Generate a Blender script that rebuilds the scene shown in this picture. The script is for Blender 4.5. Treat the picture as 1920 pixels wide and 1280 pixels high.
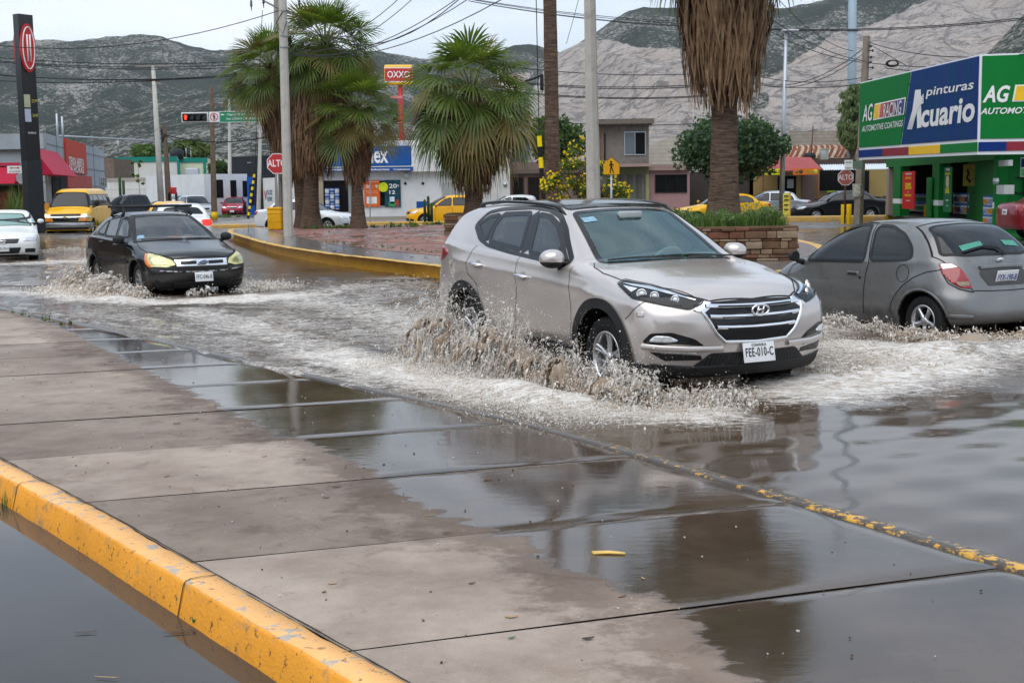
import bpy, bmesh, math, random, os, sys
import numpy as np
from mathutils import Vector, Matrix, noise
from mathutils.geometry import delaunay_2d_cdt
for _o in list(bpy.data.objects): bpy.data.objects.remove(_o)
SC=bpy.context.scene; COL=SC.collection
R=math.radians; PI=math.pi
# ---------------------------------------------------------------- camera
CF,CH,CP,CR=2430.,1.75,.1167,.015
cam=bpy.data.cameras.new('camera'); cam.sensor_width=36; cam.lens=36*CF/1920; cam.clip_start=.1; cam.clip_end=20000
camo=bpy.data.objects.new('camera',cam); COL.objects.link(camo)
camo.matrix_world=Matrix.Translation((0,0,CH))@Matrix.Rotation(PI/2-CP,4,'X')@Matrix.Rotation(-CR,4,'Z')
SC.camera=camo
cam.dof.use_dof=True; cam.dof.focus_distance=11.5; cam.dof.aperture_fstop=22
SC.view_settings.view_transform='Standard'; SC.view_settings.look='None'; SC.view_settings.gamma=1
SC.view_settings.exposure=0.55
# ---------------------------------------------------------------- sky: Nishita behind a thin bright overcast
W=bpy.data.worlds.new('World'); SC.world=W; W.use_nodes=True
nt=W.node_tree; nt.nodes.clear()
SUN_EL,SUN_AZ=R(64),R(200)      # azimuth clockwise from +Y
out=nt.nodes.new('ShaderNodeOutputWorld'); bg=nt.nodes.new('ShaderNodeBackground')
sky=nt.nodes.new('ShaderNodeTexSky'); sky.sky_type='NISHITA'; sky.sun_disc=False
sky.sun_elevation=SUN_EL; sky.sun_rotation=SUN_AZ; sky.dust_density=3; sky.air_density=1.2
tc=nt.nodes.new('ShaderNodeTexCoord'); mp=nt.nodes.new('ShaderNodeMapping'); mp.inputs['Scale'].default_value=(1.2,1.2,3.2)
nz=nt.nodes.new('ShaderNodeTexNoise'); nz.inputs['Scale'].default_value=1.7; nz.inputs['Detail'].default_value=7; nz.inputs['Roughness'].default_value=.55
rp=nt.nodes.new('ShaderNodeValToRGB'); rp.color_ramp.elements[0].position=.34; rp.color_ramp.elements[0].color=(.62,.62,.62,1)
rp.color_ramp.elements[1].position=.60; rp.color_ramp.elements[1].color=(.97,.97,.97,1)
rc=nt.nodes.new('ShaderNodeValToRGB'); rc.color_ramp.elements[0].position=.30; rc.color_ramp.elements[0].color=(3.2,4.5,6.2,1)
rc.color_ramp.elements[1].position=.66; rc.color_ramp.elements[1].color=(7.6,8.1,8.8,1)
mx=nt.nodes.new('ShaderNodeMixRGB')
L=nt.links.new
L(tc.outputs['Generated'],mp.inputs[0]); L(mp.outputs[0],nz.inputs['Vector']); L(nz.outputs['Fac'],rp.inputs[0]); L(nz.outputs['Fac'],rc.inputs[0])
L(rp.outputs[0],mx.inputs[0]); L(sky.outputs[0],mx.inputs[1]); 
sep=nt.nodes.new('ShaderNodeSeparateXYZ'); L(tc.outputs['Generated'],sep.inputs[0]); hr=nt.nodes.new('ShaderNodeMapRange'); hr.inputs[1].default_value=.02; hr.inputs[2].default_value=.26; L(sep.outputs[2],hr.inputs[0])
hm=nt.nodes.new('ShaderNodeMixRGB'); rh=nt.nodes.new('ShaderNodeValToRGB'); rh.color_ramp.elements[0].position=.36; rh.color_ramp.elements[0].color=(6.3,6.9,7.6,1); rh.color_ramp.elements[1].position=.60; rh.color_ramp.elements[1].color=(7.2,7.7,8.3,1); L(nz.outputs['Fac'],rh.inputs[0]); L(rh.outputs[0],hm.inputs[1]); L(hr.outputs[0],hm.inputs[0]); L(rc.outputs[0],hm.inputs[2]); L(hm.outputs[0],mx.inputs[2]); L(mx.outputs[0],bg.inputs[0]); L(bg.outputs[0],out.inputs[0])
bg.inputs[1].default_value=.105
sl=bpy.data.lights.new('sun','SUN'); sl.energy=1.5; sl.angle=R(75); sl.color=(1,.95,.88)
so=bpy.data.objects.new('sun',sl); COL.objects.link(so)
_sd=Vector((math.sin(SUN_AZ)*math.cos(SUN_EL),math.cos(SUN_AZ)*math.cos(SUN_EL),math.sin(SUN_EL)))
so.rotation_euler=_sd.to_track_quat('Z','Y').to_euler()
# ---------------------------------------------------------------- helpers
rnd=random.Random(5)
def unproj(px,py,z=None,y=None):
    U=px-960;V=py-640;cr,sr=math.cos(CR),math.sin(CR)
    u=U*cr-V*sr; v=U*sr+V*cr; c,s=math.cos(CP),math.sin(CP)
    X=u;Y=CF*c-v*s;Z=-v*c-CF*s
    t=(z-CH)/Z if z is not None else y/Y
    return Vector((X*t,Y*t,CH+Z*t))
def tag(o,label=None,cat=None,group=None,kind=None):
    if label: o['label']=label
    if cat: o['category']=cat
    if group: o['group']=group
    if kind: o['kind']=kind
    return o
def thing(name,loc=(0,0,0),rz=0,label=None,cat=None,group=None):
    o=bpy.data.objects.new(name,None); o.empty_display_size=.2; COL.objects.link(o); o.location=loc; o.rotation_euler=(0,0,rz)
    return tag(o,label,cat,group)
def meshobj(name,verts,faces,mat=None,parent=None,smooth=False,mats=None,fm=None):
    me=bpy.data.meshes.new(name)
    if isinstance(faces,np.ndarray):
        k=faces.shape[1]; me.vertices.add(len(verts)); me.vertices.foreach_set('co',np.asarray(verts,np.float32).ravel()); me.loops.add(faces.size); me.loops.foreach_set('vertex_index',faces.astype(np.int32).ravel()); me.polygons.add(len(faces)); me.polygons.foreach_set('loop_start',np.arange(0,faces.size,k,dtype=np.int32)); me.polygons.foreach_set('loop_total',np.full(len(faces),k,np.int32)); me.update(calc_edges=True)
    else: me.from_pydata([tuple(map(float,v)) for v in verts],[],[tuple(map(int,f)) for f in faces])
    if mats: 
        for m in mats: me.materials.append(m)
        me.polygons.foreach_set('material_index',fm)
    elif mat: me.materials.append(mat)
    if smooth: me.polygons.foreach_set('use_smooth',[True]*len(me.polygons))
    me.update(); o=bpy.data.objects.new(name,me); COL.objects.link(o)
    if parent: o.parent=parent
    return o
class MB:
    """collects simple solids, builds ONE mesh"""
    def __init__(s): s.v=[];s.f=[];s.m=[];s.sm=[]
    def add(s,v,f,mi=0,sm=False):
        n=len(s.v); s.v+= [tuple(x) for x in v]; s.f+=[tuple(i+n for i in q) for q in f]; s.m+=[mi]*len(f); s.sm+=[sm]*len(f)
    def box(s,c,d,rz=0,mi=0,M=None,bev=0):
        x,y,z=d[0]/2,d[1]/2,d[2]/2
        T=Matrix.Translation(c)@Matrix.Rotation(rz,4,'Z')
        if M is not None: T=M@T
        if bev:
            bm=bmesh.new(); bmesh.ops.create_cube(bm,size=1,matrix=Matrix.Diagonal((d[0],d[1],d[2],1)))
            bmesh.ops.bevel(bm,geom=bm.edges[:],offset=bev,segments=2,profile=.6,affect='EDGES')
            bm.verts.index_update(); s.add([T@v.co for v in bm.verts],[[q.index for q in f.verts] for f in bm.faces],mi,True); bm.free(); return s
        v=[T@Vector(p) for p in [(-x,-y,-z),(x,-y,-z),(x,y,-z),(-x,y,-z),(-x,-y,z),(x,-y,z),(x,y,z),(-x,y,z)]]
        s.add(v,[(0,3,2,1),(4,5,6,7),(0,1,5,4),(1,2,6,5),(2,3,7,6),(3,0,4,7)],mi); return s
    def tube(s,pts,r,n=8,mi=0,cap=True,sm=True):
        pts=[Vector(p) for p in pts]; rs=r if isinstance(r,(list,tuple)) else [r]*len(pts)
        V=[];F=[]; up=None
        for i,p in enumerate(pts):
            a=pts[max(i-1,0)];b=pts[min(i+1,len(pts)-1)]; d=(b-a).normalized()
            if up is None: up=Vector((0,0,1)) if abs(d.z)<.9 else Vector((1,0,0))
            x=d.cross(up).normalized(); y=x.cross(d).normalized(); up=y
            for k in range(n):
                t=2*PI*k/n; V.append(p+(x*math.cos(t)+y*math.sin(t))*rs[i])
        for i in range(len(pts)-1):
            for k in range(n): F.append((i*n+k,i*n+(k+1)%n,(i+1)*n+(k+1)%n,(i+1)*n+k))
        if cap: F.append(tuple(reversed(range(n)))); F.append(tuple((len(pts)-1)*n+k for k in range(n)))
        s.add(V,F,mi,sm); return s
    def prism(s,poly,T,h,mi=0,sm=False):
        """poly 2D in xy of T, extruded -h..0 along local z (front face at z=0)"""
        n=len(poly); V=[T@Vector((p[0],p[1],0)) for p in poly]+[T@Vector((p[0],p[1],-h)) for p in poly]
        s.add(V,[tuple(range(n)),tuple(reversed(range(n,2*n)))]+[(i+n,(i+1)%n+n,(i+1)%n,i) for i in range(n)],mi,sm); return s
    def lathe(s,prof,T=None,n=20,mi=0,sm=True):
        T=T or Matrix(); V=[];F=[]; m=len(prof)
        for k in range(n):
            t=2*PI*k/n
            for r,z in prof: V.append(T@Vector((r*math.cos(t),r*math.sin(t),z)))
        for k in range(n):
            for j in range(m-1): F.append((k*m+j,((k+1)%n)*m+j,((k+1)%n)*m+j+1,k*m+j+1))
        s.add(V,F,mi,sm); return s
    def build(s,name,mat,parent=None,smooth=None):
        mats=mat if isinstance(mat,(list,tuple)) else [mat]
        o=meshobj(name,s.v,s.f,parent=parent,mats=mats,fm=s.m)
        o.data.polygons.foreach_set('use_smooth',s.sm if smooth is None else [smooth]*len(s.f)); return o
def clone(o,parent=None):
    c=o.copy(); COL.objects.link(c)
    if parent: c.parent=parent
    for ch in list(o.children): clone(ch,c)
    return c
# ---------------------------------------------------------------- materials
MATS={}
def nn(nt,t,**k):
    n=nt.nodes.new(t)
    for a,b in k.items():
        if a in n.inputs: n.inputs[a].default_value=b
        else: setattr(n,a,b)
    return n
def mat(name,col,rough=.6,metal=0,coat=0,var=.12,vs=6,bump=.0,bs=40,spec=None,emit=0,alpha=1,dirt=None,dscale=3,dlo=.5,dhi=.65,trans=0):
    if name in MATS: return MATS[name]
    m=bpy.data.materials.new(name); m.use_nodes=True; n=m.node_tree; b=n.nodes['Principled BSDF']
    c=(*col,1) if len(col)==3 else col
    b.inputs['Base Color'].default_value=c; b.inputs['Roughness'].default_value=rough; b.inputs['Metallic'].default_value=metal
    b.inputs['Coat Weight'].default_value=coat; b.inputs['Coat Roughness'].default_value=.04
    if spec is None and rough>=.5 and not coat and not metal: spec=.18
    if spec is not None: b.inputs['Specular IOR Level'].default_value=spec
    if emit: b.inputs['Emission Color'].default_value=c; b.inputs['Emission Strength'].default_value=emit
    b.inputs['Transmission Weight'].default_value=trans
    tcn=n.nodes.new('ShaderNodeTexCoord'); cur=None
    if var:
        t=nn(n,'ShaderNodeTexNoise',Scale=vs,Detail=6,Roughness=.6); n.links.new(tcn.outputs['Object'],t.inputs['Vector'])
        mr=nn(n,'ShaderNodeMapRange'); mr.inputs[1].default_value=.25; mr.inputs[2].default_value=.75; mr.inputs[3].default_value=1-var; mr.inputs[4].default_value=1+var
        n.links.new(t.outputs['Fac'],mr.inputs[0])
        x=nn(n,'ShaderNodeMixRGB',blend_type='MULTIPLY'); x.inputs[0].default_value=1; x.inputs[1].default_value=c
        n.links.new(mr.outputs[0],x.inputs[2]); cur=x.outputs[0]
    if dirt:
        t2=nn(n,'ShaderNodeTexNoise',Scale=dscale,Detail=8,Roughness=.65); n.links.new(tcn.outputs['Object'],t2.inputs['Vector'])
        r2=nn(n,'ShaderNodeMapRange'); r2.inputs[1].default_value=dlo; r2.inputs[2].default_value=dhi; n.links.new(t2.outputs['Fac'],r2.inputs[0])
        x=nn(n,'ShaderNodeMixRGB'); x.inputs[2].default_value=(*dirt,1); n.links.new(r2.outputs[0],x.inputs[0])
        if cur: n.links.new(cur,x.inputs[1])
        else: x.inputs[1].default_value=c
        cur=x.outputs[0]
    if cur: n.links.new(cur,b.inputs['Base Color'])
    if bump:
        t=nn(n,'ShaderNodeTexNoise',Scale=bs,Detail=5); n.links.new(tcn.outputs['Object'],t.inputs['Vector'])
        bp=nn(n,'ShaderNodeBump',Strength=bump,Distance=.02); n.links.new(t.outputs['Fac'],bp.inputs['Height']); n.links.new(bp.outputs[0],b.inputs['Normal'])
    MATS[name]=m; return m
def paint(name,col,metal=.3,rough=.32,var=.03,grime=None):
    return mat(name,col,rough,metal,.7,var=var,vs=2.5,dirt=grime,dscale=5,dlo=.58,dhi=.8)
def glass(name,tint,refl_ior=1.5):
    if name in MATS: return MATS[name]
    m=bpy.data.materials.new(name); m.use_nodes=True; n=m.node_tree; n.nodes.clear()
    o=n.nodes.new('ShaderNodeOutputMaterial'); t=n.nodes.new('ShaderNodeBsdfTransparent'); t.inputs[0].default_value=(*tint,1)
    g=n.nodes.new('ShaderNodeBsdfGlossy'); g.inputs['Roughness'].default_value=.02; g.inputs[0].default_value=(1,1,1,1)
    f=n.nodes.new('ShaderNodeFresnel'); f.inputs[0].default_value=refl_ior
    x=n.nodes.new('ShaderNodeMixShader'); n.links.new(f.outputs[0],x.inputs[0]); n.links.new(t.outputs[0],x.inputs[1]); n.links.new(g.outputs[0],x.inputs[2]); n.links.new(x.outputs[0],o.inputs[0])
    MATS[name]=m; return m
M_blackp=mat('black plastic',(.022,.022,.023),.5,bump=.03,bs=300)
M_gloss=mat('gloss black',(.012,.012,.013),.10,spec=.35,var=0)
M_chrome=mat('chrome',(.82,.82,.83),.12,1,var=0)
M_alloy=mat('alloy',(.62,.62,.64),.28,.85,var=.05)
M_tyre=mat('tyre rubber',(.018,.018,.018),.7,bump=.1,bs=80)
M_well=mat('wheel well liner',(.006,.006,.006),.9,var=0)
M_dglass=mat('dark glass',(.008,.010,.012),.03,spec=.45,var=0)
M_hl=mat('headlamp lens',(.62,.64,.66),.06,.25,1,var=.35,vs=22)
M_tl=mat('tail lamp red',(.27,.006,.010),.12,0,1,var=.15,vs=20)
M_amber=mat('amber lens',(.75,.2,.02),.15,0,1)
M_white=mat('white paint',(.74,.74,.72),.5)
M_plate=mat('plate white',(.72,.73,.74),.35,var=.03)
M_ink=mat('plate ink',(.02,.025,.03),.5,var=0)
M_int=mat('cabin trim dark',(.34,.36,.36),.8)
M_seat=mat('seat cloth',(.20,.21,.215),.9)
M_gteal=glass('teal tinted glass',(.62,.84,.82),1.9)
M_gclear=glass('clear glass',(.92,.97,.95),2.0)
M_gwind=glass('windscreen glass',(.70,.92,.90),2.2); M_gwind.node_tree.nodes['Glossy BSDF'].inputs[0].default_value=(.72,.95,.96,1)
M_gdark=glass('dark tinted glass',(.12,.135,.14),1.55)
def text(body,size,m,T,parent,name='lettering',shear=0,bold=.0,ext=.002,align='CENTER',sx=1,valign='CENTER',sp=1):
    cu=bpy.data.curves.new('t','FONT'); cu.body=body; cu.size=size; cu.shear=shear; cu.offset=bold*size; cu.extrude=ext; cu.align_x=align; cu.align_y=valign; cu.resolution_u=3; cu.space_character=sp
    o=bpy.data.objects.new('t',cu); COL.objects.link(o); dg=bpy.context.evaluated_depsgraph_get(); dg.update()
    me=bpy.data.meshes.new_from_object(o.evaluated_get(dg)); bpy.data.objects.remove(o)
    me.transform(T@Matrix.Diagonal((sx,1,1,1))); me.materials.clear(); me.materials.append(m)
    r=bpy.data.objects.new(name,me); COL.objects.link(r); r.parent=parent; return r
def frameT(origin,xdir,up=(0,0,1)):
    """matrix whose x runs along xdir, y up, z towards the viewer of the text"""
    x=Vector(xdir).normalized(); u=Vector(up); u=(u-x*u.dot(x)).normalized(); z=x.cross(u)
    M=Matrix((x,u,z)).transposed().to_4x4(); M.translation=origin; return M
# ---------------------------------------------------------------- implicit car bodies
def smax(a,b,r):
    h=np.maximum(r-np.abs(a-b),0)/r; return np.maximum(a,b)+h*h*r*.25
def smin(a,b,r): return -smax(-a,-b,r)
def sstep(t): t=np.clip(t,0,1); return t*t*(3-2*t)
def table(pts,lo,hi,sig,n=1200):
    p=sorted(pts); xs=np.linspace(lo,hi,n); ys=np.interp(xs,[a for a,b in p],[b for a,b in p])
    if sig:
        k=int(3*sig/(xs[1]-xs[0])); g=np.exp(-.5*(np.arange(-k,k+1)*(xs[1]-xs[0])/sig)**2); g/=g.sum()
        ys=np.convolve(np.pad(ys,k,mode='reflect',reflect_type='odd'),g,mode='valid')
    return xs,ys
class Shape:
    def __init__(s,sp):
        s.sp=sp; lo=min(a for a,b in sp['top'])-.6; hi=max(a for a,b in sp['top'])+.6
        s.top=table(sp['top'],lo,hi,sp.get('stop',.045)); s.slope=(s.top[0],np.gradient(s.top[1],s.top[0]))
        s.belt=table(sp['belt'],lo,hi,.15); s.plan=table(sp['plan'],lo,hi,.12)
        s.bot=table(sp['bot'],lo,hi,.04); s.nose=table(sp['nose'],-.3,2.4,.03); s.tail=table(sp['tail'],-.3,2.4,.03)
    def f(s,P):
        sp=s.sp; x,y,z=P[...,0],np.abs(P[...,1]),P[...,2]
        I=lambda t,v: np.interp(v,t[0],t[1])
        w=sp['w']
        xm=sp.get('xm',-1.5); kk=np.where(x>xm,sp.get('kf',.12),-sp.get('kr',.12))*sstep(np.abs(x-xm)/.6)
        yc=np.minimum(y,w*1.1); y0=y; y=yc; xx=x+kk*y*y
        sl=I(s.slope,xx)
        cr=sp.get('crown',.06)*(y/w)**2+ sp.get('hcrown',.05)*sstep((x-sp.get('cowl',-.4))/.5)*(y/w)**4
        t=(z-I(s.top,xx)+cr)/np.sqrt(1+sl*sl); y=y0
        bel=I(s.belt,x); pw=I(s.plan,x)*w
        zm=sp.get('zmid',.62)
        side=pw-sp.get('bulge',.10)*((z-zm)/.6)**2*np.where(z<zm,1.0,.45)
        a=z-bel; side=side-sp.get('tum',.42)*np.where(a>0,a*a/(a+.05),0)-sp.get('ledge',.02)*sstep((a+.01)/.05)
        for (zl,xa,xb,amp,wd,sl2) in sp.get('crease',[]):
            zz=z-(zl+sl2*(x-xa)); m=sstep((x-min(xa,xb))/.3)*sstep((max(xa,xb)-x)/.3)
            side=side+amp*m*np.exp(-(np.sqrt(zz*zz+.0004)-.02)/wd)
        ra=sp['ra']; zw=sp['rw']
        for xc in (0,-sp['wb']):
            r=np.sqrt((x-xc)**2+(z-zw)**2); side=side+sp.get('flare',.015)*sstep(1-(r-ra)/sp.get('flw',.16))*(z>zw-.3)
        d=(y-side)*.95
        f=smax(t,d,sp.get('rts',.10))
        yy=yc/w
        n=(x-(I(s.nose,z)-sp.get('nc',.4)*yy**sp.get('np',3)))*.85
        q=((I(s.tail,z)+sp.get('tcv',.25)*yy**3)-x)*.9
        f=smax(f,n,sp.get('rn',.10)); f=smax(f,q,sp.get('rt',.10))
        f=smax(f,I(s.bot,x)-z,.06)
        for c in sp.get('cut',[]):     # recess boxes: (x,y,z,hx,hy,hz,r)
            b=np.maximum(np.maximum(np.abs(x-c[0])-c[3],np.abs(y-c[1])-c[4]),np.abs(z-c[2])-c[5]); f=smax(f,-b,c[6])
        for xc in (0,-sp['wb']):
            r=np.sqrt((x-xc)**2+(z-zw)**2)-ra; b=np.maximum(r,.42-y); f=smax(f,-b,.012)
        return f
    def grad(s,P,e=.003):
        G=np.zeros_like(P)
        for k in range(3):
            d=np.zeros(3); d[k]=e; G[...,k]=(s.f(P+d)-s.f(P-d))/(2*e)
        return G
    def cast(s,P,D,tmax=8):
        """march along D from P"""
        P=P.copy(); D=np.broadcast_to(D,P.shape); best=P.copy(); bv=np.full(len(P),9.)
        done=np.zeros(len(P),bool); t=np.zeros(len(P))
        for i in range(160):
            v=s.f(P); b=np.abs(v)<bv; best[b]=P[b]; bv[b]=np.abs(v)[b]
            done|=(np.abs(v)<4e-4); st=np.where(done|(t>tmax),0,v*.55); P=P+D*st[:,None]; t=t+st
            if (done|(t>tmax)).all(): break
        return best
def surfnet(f,lo,hi,h):
    n=[int(math.ceil((hi[k]-lo[k])/h))+1 for k in range(3)]
    ax=[lo[k]+h*np.arange(n[k]) for k in range(3)]
    V=np.empty(n)
    for i in range(0,n[0],24):
        X,Y,Z=np.meshgrid(ax[0][i:i+24],ax[1],ax[2],indexing='ij'); V[i:i+24]=f(np.stack([X,Y,Z],-1))
    S=V<0; c=np.zeros([k-1 for k in n],int); 
    for dx in (0,1):
        for dy in (0,1):
            for dz in (0,1): c+=S[dx:n[0]-1+dx,dy:n[1]-1+dy,dz:n[2]-1+dz]
    act=(c>0)&(c<8); idx=-np.ones(act.shape,int); ii=np.argwhere(act); idx[act]=np.arange(len(ii))
    acc=np.zeros((len(ii),3)); cnt=np.zeros(len(ii))
    cor=[(a,b,d) for a in (0,1) for b in (0,1) for d in (0,1)]
    for a in cor:
        for b in cor:
            if sum(abs(a[k]-b[k]) for k in range(3))!=1 or a>b: continue
            va=V[ii[:,0]+a[0],ii[:,1]+a[1],ii[:,2]+a[2]]; vb=V[ii[:,0]+b[0],ii[:,1]+b[1],ii[:,2]+b[2]]
            m=(va<0)!=(vb<0); t=np.where(m,va/np.where(m,va-vb,1),0)
            p=np.array(a)+t[:,None]*(np.array(b)-np.array(a)); acc[m]+=p[m]; cnt[m]+=1
    P=np.array(lo)+h*(ii+acc/cnt[:,None])
    F=[]
    for k in range(3):
        o=[(1,2),(2,0),(0,1)][k]
        sh=[slice(0,n[0]),slice(0,n[1]),slice(0,n[2])]; s0=list(sh); s1=list(sh); s0[k]=slice(0,n[k]-1); s1[k]=slice(1,n[k])
        A=S[tuple(s0)];B=S[tuple(s1)]; e=np.argwhere(A!=B); u,v=o
        e=e[(e[:,u]>0)&(e[:,v]>0)&(e[:,u]<n[u]-1)&(e[:,v]<n[v]-1)]
        inn=A[tuple(e.T)]
        def g(du,dv):
            q=e.copy(); q[:,u]-=du; q[:,v]-=dv; return idx[tuple(q.T)]
        q=np.stack([g(1,1),g(0,1),g(0,0),g(1,0)],1); q[~inn]=q[~inn][:,::-1]; F.append(q)
    return P,np.concatenate(F)
def snap(shape,P,it=3,lim=.03,off=0):
    P=P.copy()
    for _ in range(it):
        v=shape.f(P)+off; G=shape.grad(P); g2=np.maximum((G**2).sum(-1),.2); st=-(v/g2)[:,None]*G
        l=np.linalg.norm(st,axis=1,keepdims=True); P+=st*np.minimum(1,lim/np.maximum(l,1e-9))
    return P
DIRS={'R':(0,1,0),'L':(0,-1,0),'F':(-1,0,0),'B':(1,0,0),'T':(0,0,-1)}
def fillet(p,r):
    if not r: return p
    o=[];n=len(p)
    for i in range(n):
        a,b,c=p[i-1],p[i],p[(i+1)%n]; e1=(a-b);e2=(c-b);l1=np.linalg.norm(e1);l2=np.linalg.norm(e2)
        A=b+e1/l1*min(r,l1*.42);C=b+e2/l2*min(r,l2*.42)
        for t in (0,.25,.5,.75,1): o.append((1-t)**2*A+2*t*(1-t)*b+t*t*C)
    return o
class Car:
    def __init__(s,sp,h,root,pm,extra_cut=None):
        s.sp=sp; s.S=Shape(sp); s.h=h; s.root=root; s.pm=pm; s.wins=[]; s.parts={}
    def p3(s,d,p):
        if len(p)==3: return np.array(p,float)
        a,b=p
        return np.array({'R':(a,-3,b),'L':(a,3,b),'F':(3,a,b),'B':(-6,a,b),'T':(a,b,4)}[d],float)
    def basis(s,d):
        D=np.array(DIRS[d] if isinstance(d,str) else d,float); D/=np.linalg.norm(D)
        up=np.array([0,0,1.]) if abs(D[2])<.93 else np.array([1.,0,0]); u=np.cross(D,up); u/=np.linalg.norm(u); v=np.cross(u,D); return D,u,v
    def poly(s,d,pts,r):
        D,u,v=s.basis(d); P=[s.p3(d,p) for p in pts]; q=[np.array([p@u,p@v]) for p in P]
        c=np.mean(P,0)@D; return D,u,v,fillet(q,r),c
    def surf(s,D,u,v,Q,c,off,back=None):
        P=np.outer(Q[:,0],u)+np.outer(Q[:,1],v)+D*(c-(back or 2.5)); H=s.S.cast(P,D); G=s.S.grad(H); N=G/np.maximum(np.linalg.norm(G,axis=1,keepdims=True),1e-6)
        return H+N*off,N
    def panel(s,name,d,pts,mat,off=.004,r=.0,g=None,thick=.0,parent=None,back=None,mirror=False):
        D,u,v,q,c=s.poly(d,pts,r); g=g or max(s.h*1.2,.02); q=np.array(q)
        # densify the outline
        o=[]
        for i in range(len(q)):
            a,b=q[i],q[(i+1)%len(q)]; k=max(1,int(np.linalg.norm(b-a)/g)); o+=[a+(b-a)*t/k for t in range(k)]
        lo,hi=q.min(0),q.max(0); pts2=list(o)
        for X in np.arange(lo[0]+g/2,hi[0],g):
            for Y in np.arange(lo[1]+g/2,hi[1],g): pts2.append(np.array([X,Y]))
        n=len(o); vv,_,ff,*_=delaunay_2d_cdt([Vector(p) for p in pts2],[],[list(range(n))],1,1e-6)
        us=sorted({i for f in ff for i in f}); rm={j:i for i,j in enumerate(us)}; ff=[[rm[i] for i in f] for f in ff]
        Q=np.array([[vv[j].x,vv[j].y] for j in us]); P,N=s.surf(D,u,v,Q,c,off,back)
        F=[]; sg_=0.
        for f in ff:
            a,b,cc=P[f[0]],P[f[1]],P[f[2]]; sg_+=np.cross(b-a,cc-a)@D
        F=[list(f) if sg_<0 else list(f)[::-1] for f in ff]
        V=list(P)
        if thick:
            B={}
            for f in F:
                for i in range(len(f)):
                    e=(f[i],f[(i+1)%len(f)]); 
                    if (e[1],e[0]) in B: del B[(e[1],e[0])]
                    else: B[e]=1
            m={}
            for a,b in B:
                for k in (a,b):
                    if k not in m: m[k]=len(V); V.append(P[k]-N[k]*thick)
            F+= [[b,a,m[a],m[b]] for a,b in B]
        ob=meshobj(name,V,F,mat,parent or s.root,True)
        if mirror:
            ob2=meshobj(name,[(p[0],-p[1],p[2]) for p in V],[f[::-1] for f in F],mat,parent or s.root,True); return ob,ob2
        return ob
    def line(s,name,d,pts,width,mat,off=.003,closed=False,r=0,parent=None,mirror=False,mb=None,rise=0,back=None):
        D,u,v,q,c=s.poly(d,pts,r if closed else 0); q=[np.array(a) for a in q]
        if closed: q=q+[q[0]]
        o=[q[0]]
        for a,b in zip(q,q[1:]):
            k=max(1,int(np.linalg.norm(b-a)/max(s.h,.025))); o+=[a+(b-a)*t/k for t in range(1,k+1)]
        q=np.array(o); t=np.gradient(q,axis=0)
        if closed: t[0]=t[-1]=q[1]-q[-2]
        t/=np.maximum(np.linalg.norm(t,axis=1,keepdims=True),1e-9); nn_=np.stack([-t[:,1],t[:,0]],1)
        w=np.array(width) if np.ndim(width) else width
        A,NA=s.surf(D,u,v,q+nn_*w/2,c,off,back); B,NB=s.surf(D,u,v,q-nn_*w/2,c,off,back); n=len(q)
        if rise:
            C,NC=s.surf(D,u,v,q,c,off+rise,back); V=np.concatenate([A,C,B]); F=[]
            for i in range(n-1): F+=[[i,i+1,n+i+1,n+i],[n+i,n+i+1,2*n+i+1,2*n+i]]
        else: V=np.concatenate([A,B]); F=[[i,i+1,n+i+1,n+i] for i in range(n-1)]
        f=F[0]; nr=np.cross(V[f[1]]-V[f[0]],V[f[2]]-V[f[0]])
        if nr@D>0: F=[k[::-1] for k in F]
        if mb is not None:
            mb.add(V,F,0,True)
            if mirror: mb.add([(p[0],-p[1],p[2]) for p in V],[k[::-1] for k in F],0,True)
            return
        ob=meshobj(name,V,F,mat,parent or s.root,True)
        if mirror: meshobj(name,[(p[0],-p[1],p[2]) for p in V],[k[::-1] for k in F],mat,parent or s.root,True)
        return ob
    def window(s,d,pts,mat,name='window',r=.05,frame=.03,cut=True,mirror=False,fmat=None,shrink=0,back=None):
        D,u,v,q,c=s.poly(d,pts,r)
        if cut: s.wins.append((D,u,v,np.array(q),mirror))
        o=s.panel(name,d,pts,mat,off=.002,r=r,mirror=mirror,back=back)
        if frame: s.line('seal',d,pts,frame,fmat or M_blackp,off=.005,closed=True,r=r,mirror=mirror,parent=None if mirror else o,back=back)
        return o
    def inpoly(s,P,q):
        x,y=P[:,0],P[:,1]; r=np.zeros(len(P),bool); n=len(q)
        for i in range(n):
            (x1,y1),(x2,y2)=q[i],q[(i+1)%n]
            if y1==y2: continue
            m=((y1>y)!=(y2>y))&(x<(x2-x1)*(y-y1)/(y2-y1)+x1); r^=m
        return r
    def cutfaces(s,P,F):
        C=P[F].mean(1); N=np.cross(P[F[:,1]]-P[F[:,0]],P[F[:,2]]-P[F[:,0]]); N/=np.maximum(np.linalg.norm(N,axis=1,keepdims=True),1e-9)
        keep=np.ones(len(F),bool)
        for D,u,v,q,mir in s.wins:
            for sg in ((1,-1) if mir else (1,)):
                M=np.array([1,sg,1]); ins=s.inpoly(np.stack([(C*M)@u,(C*M)@v],1),q)&((N*M)@D<-.38); keep&=~ins
        return F[keep]
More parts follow.
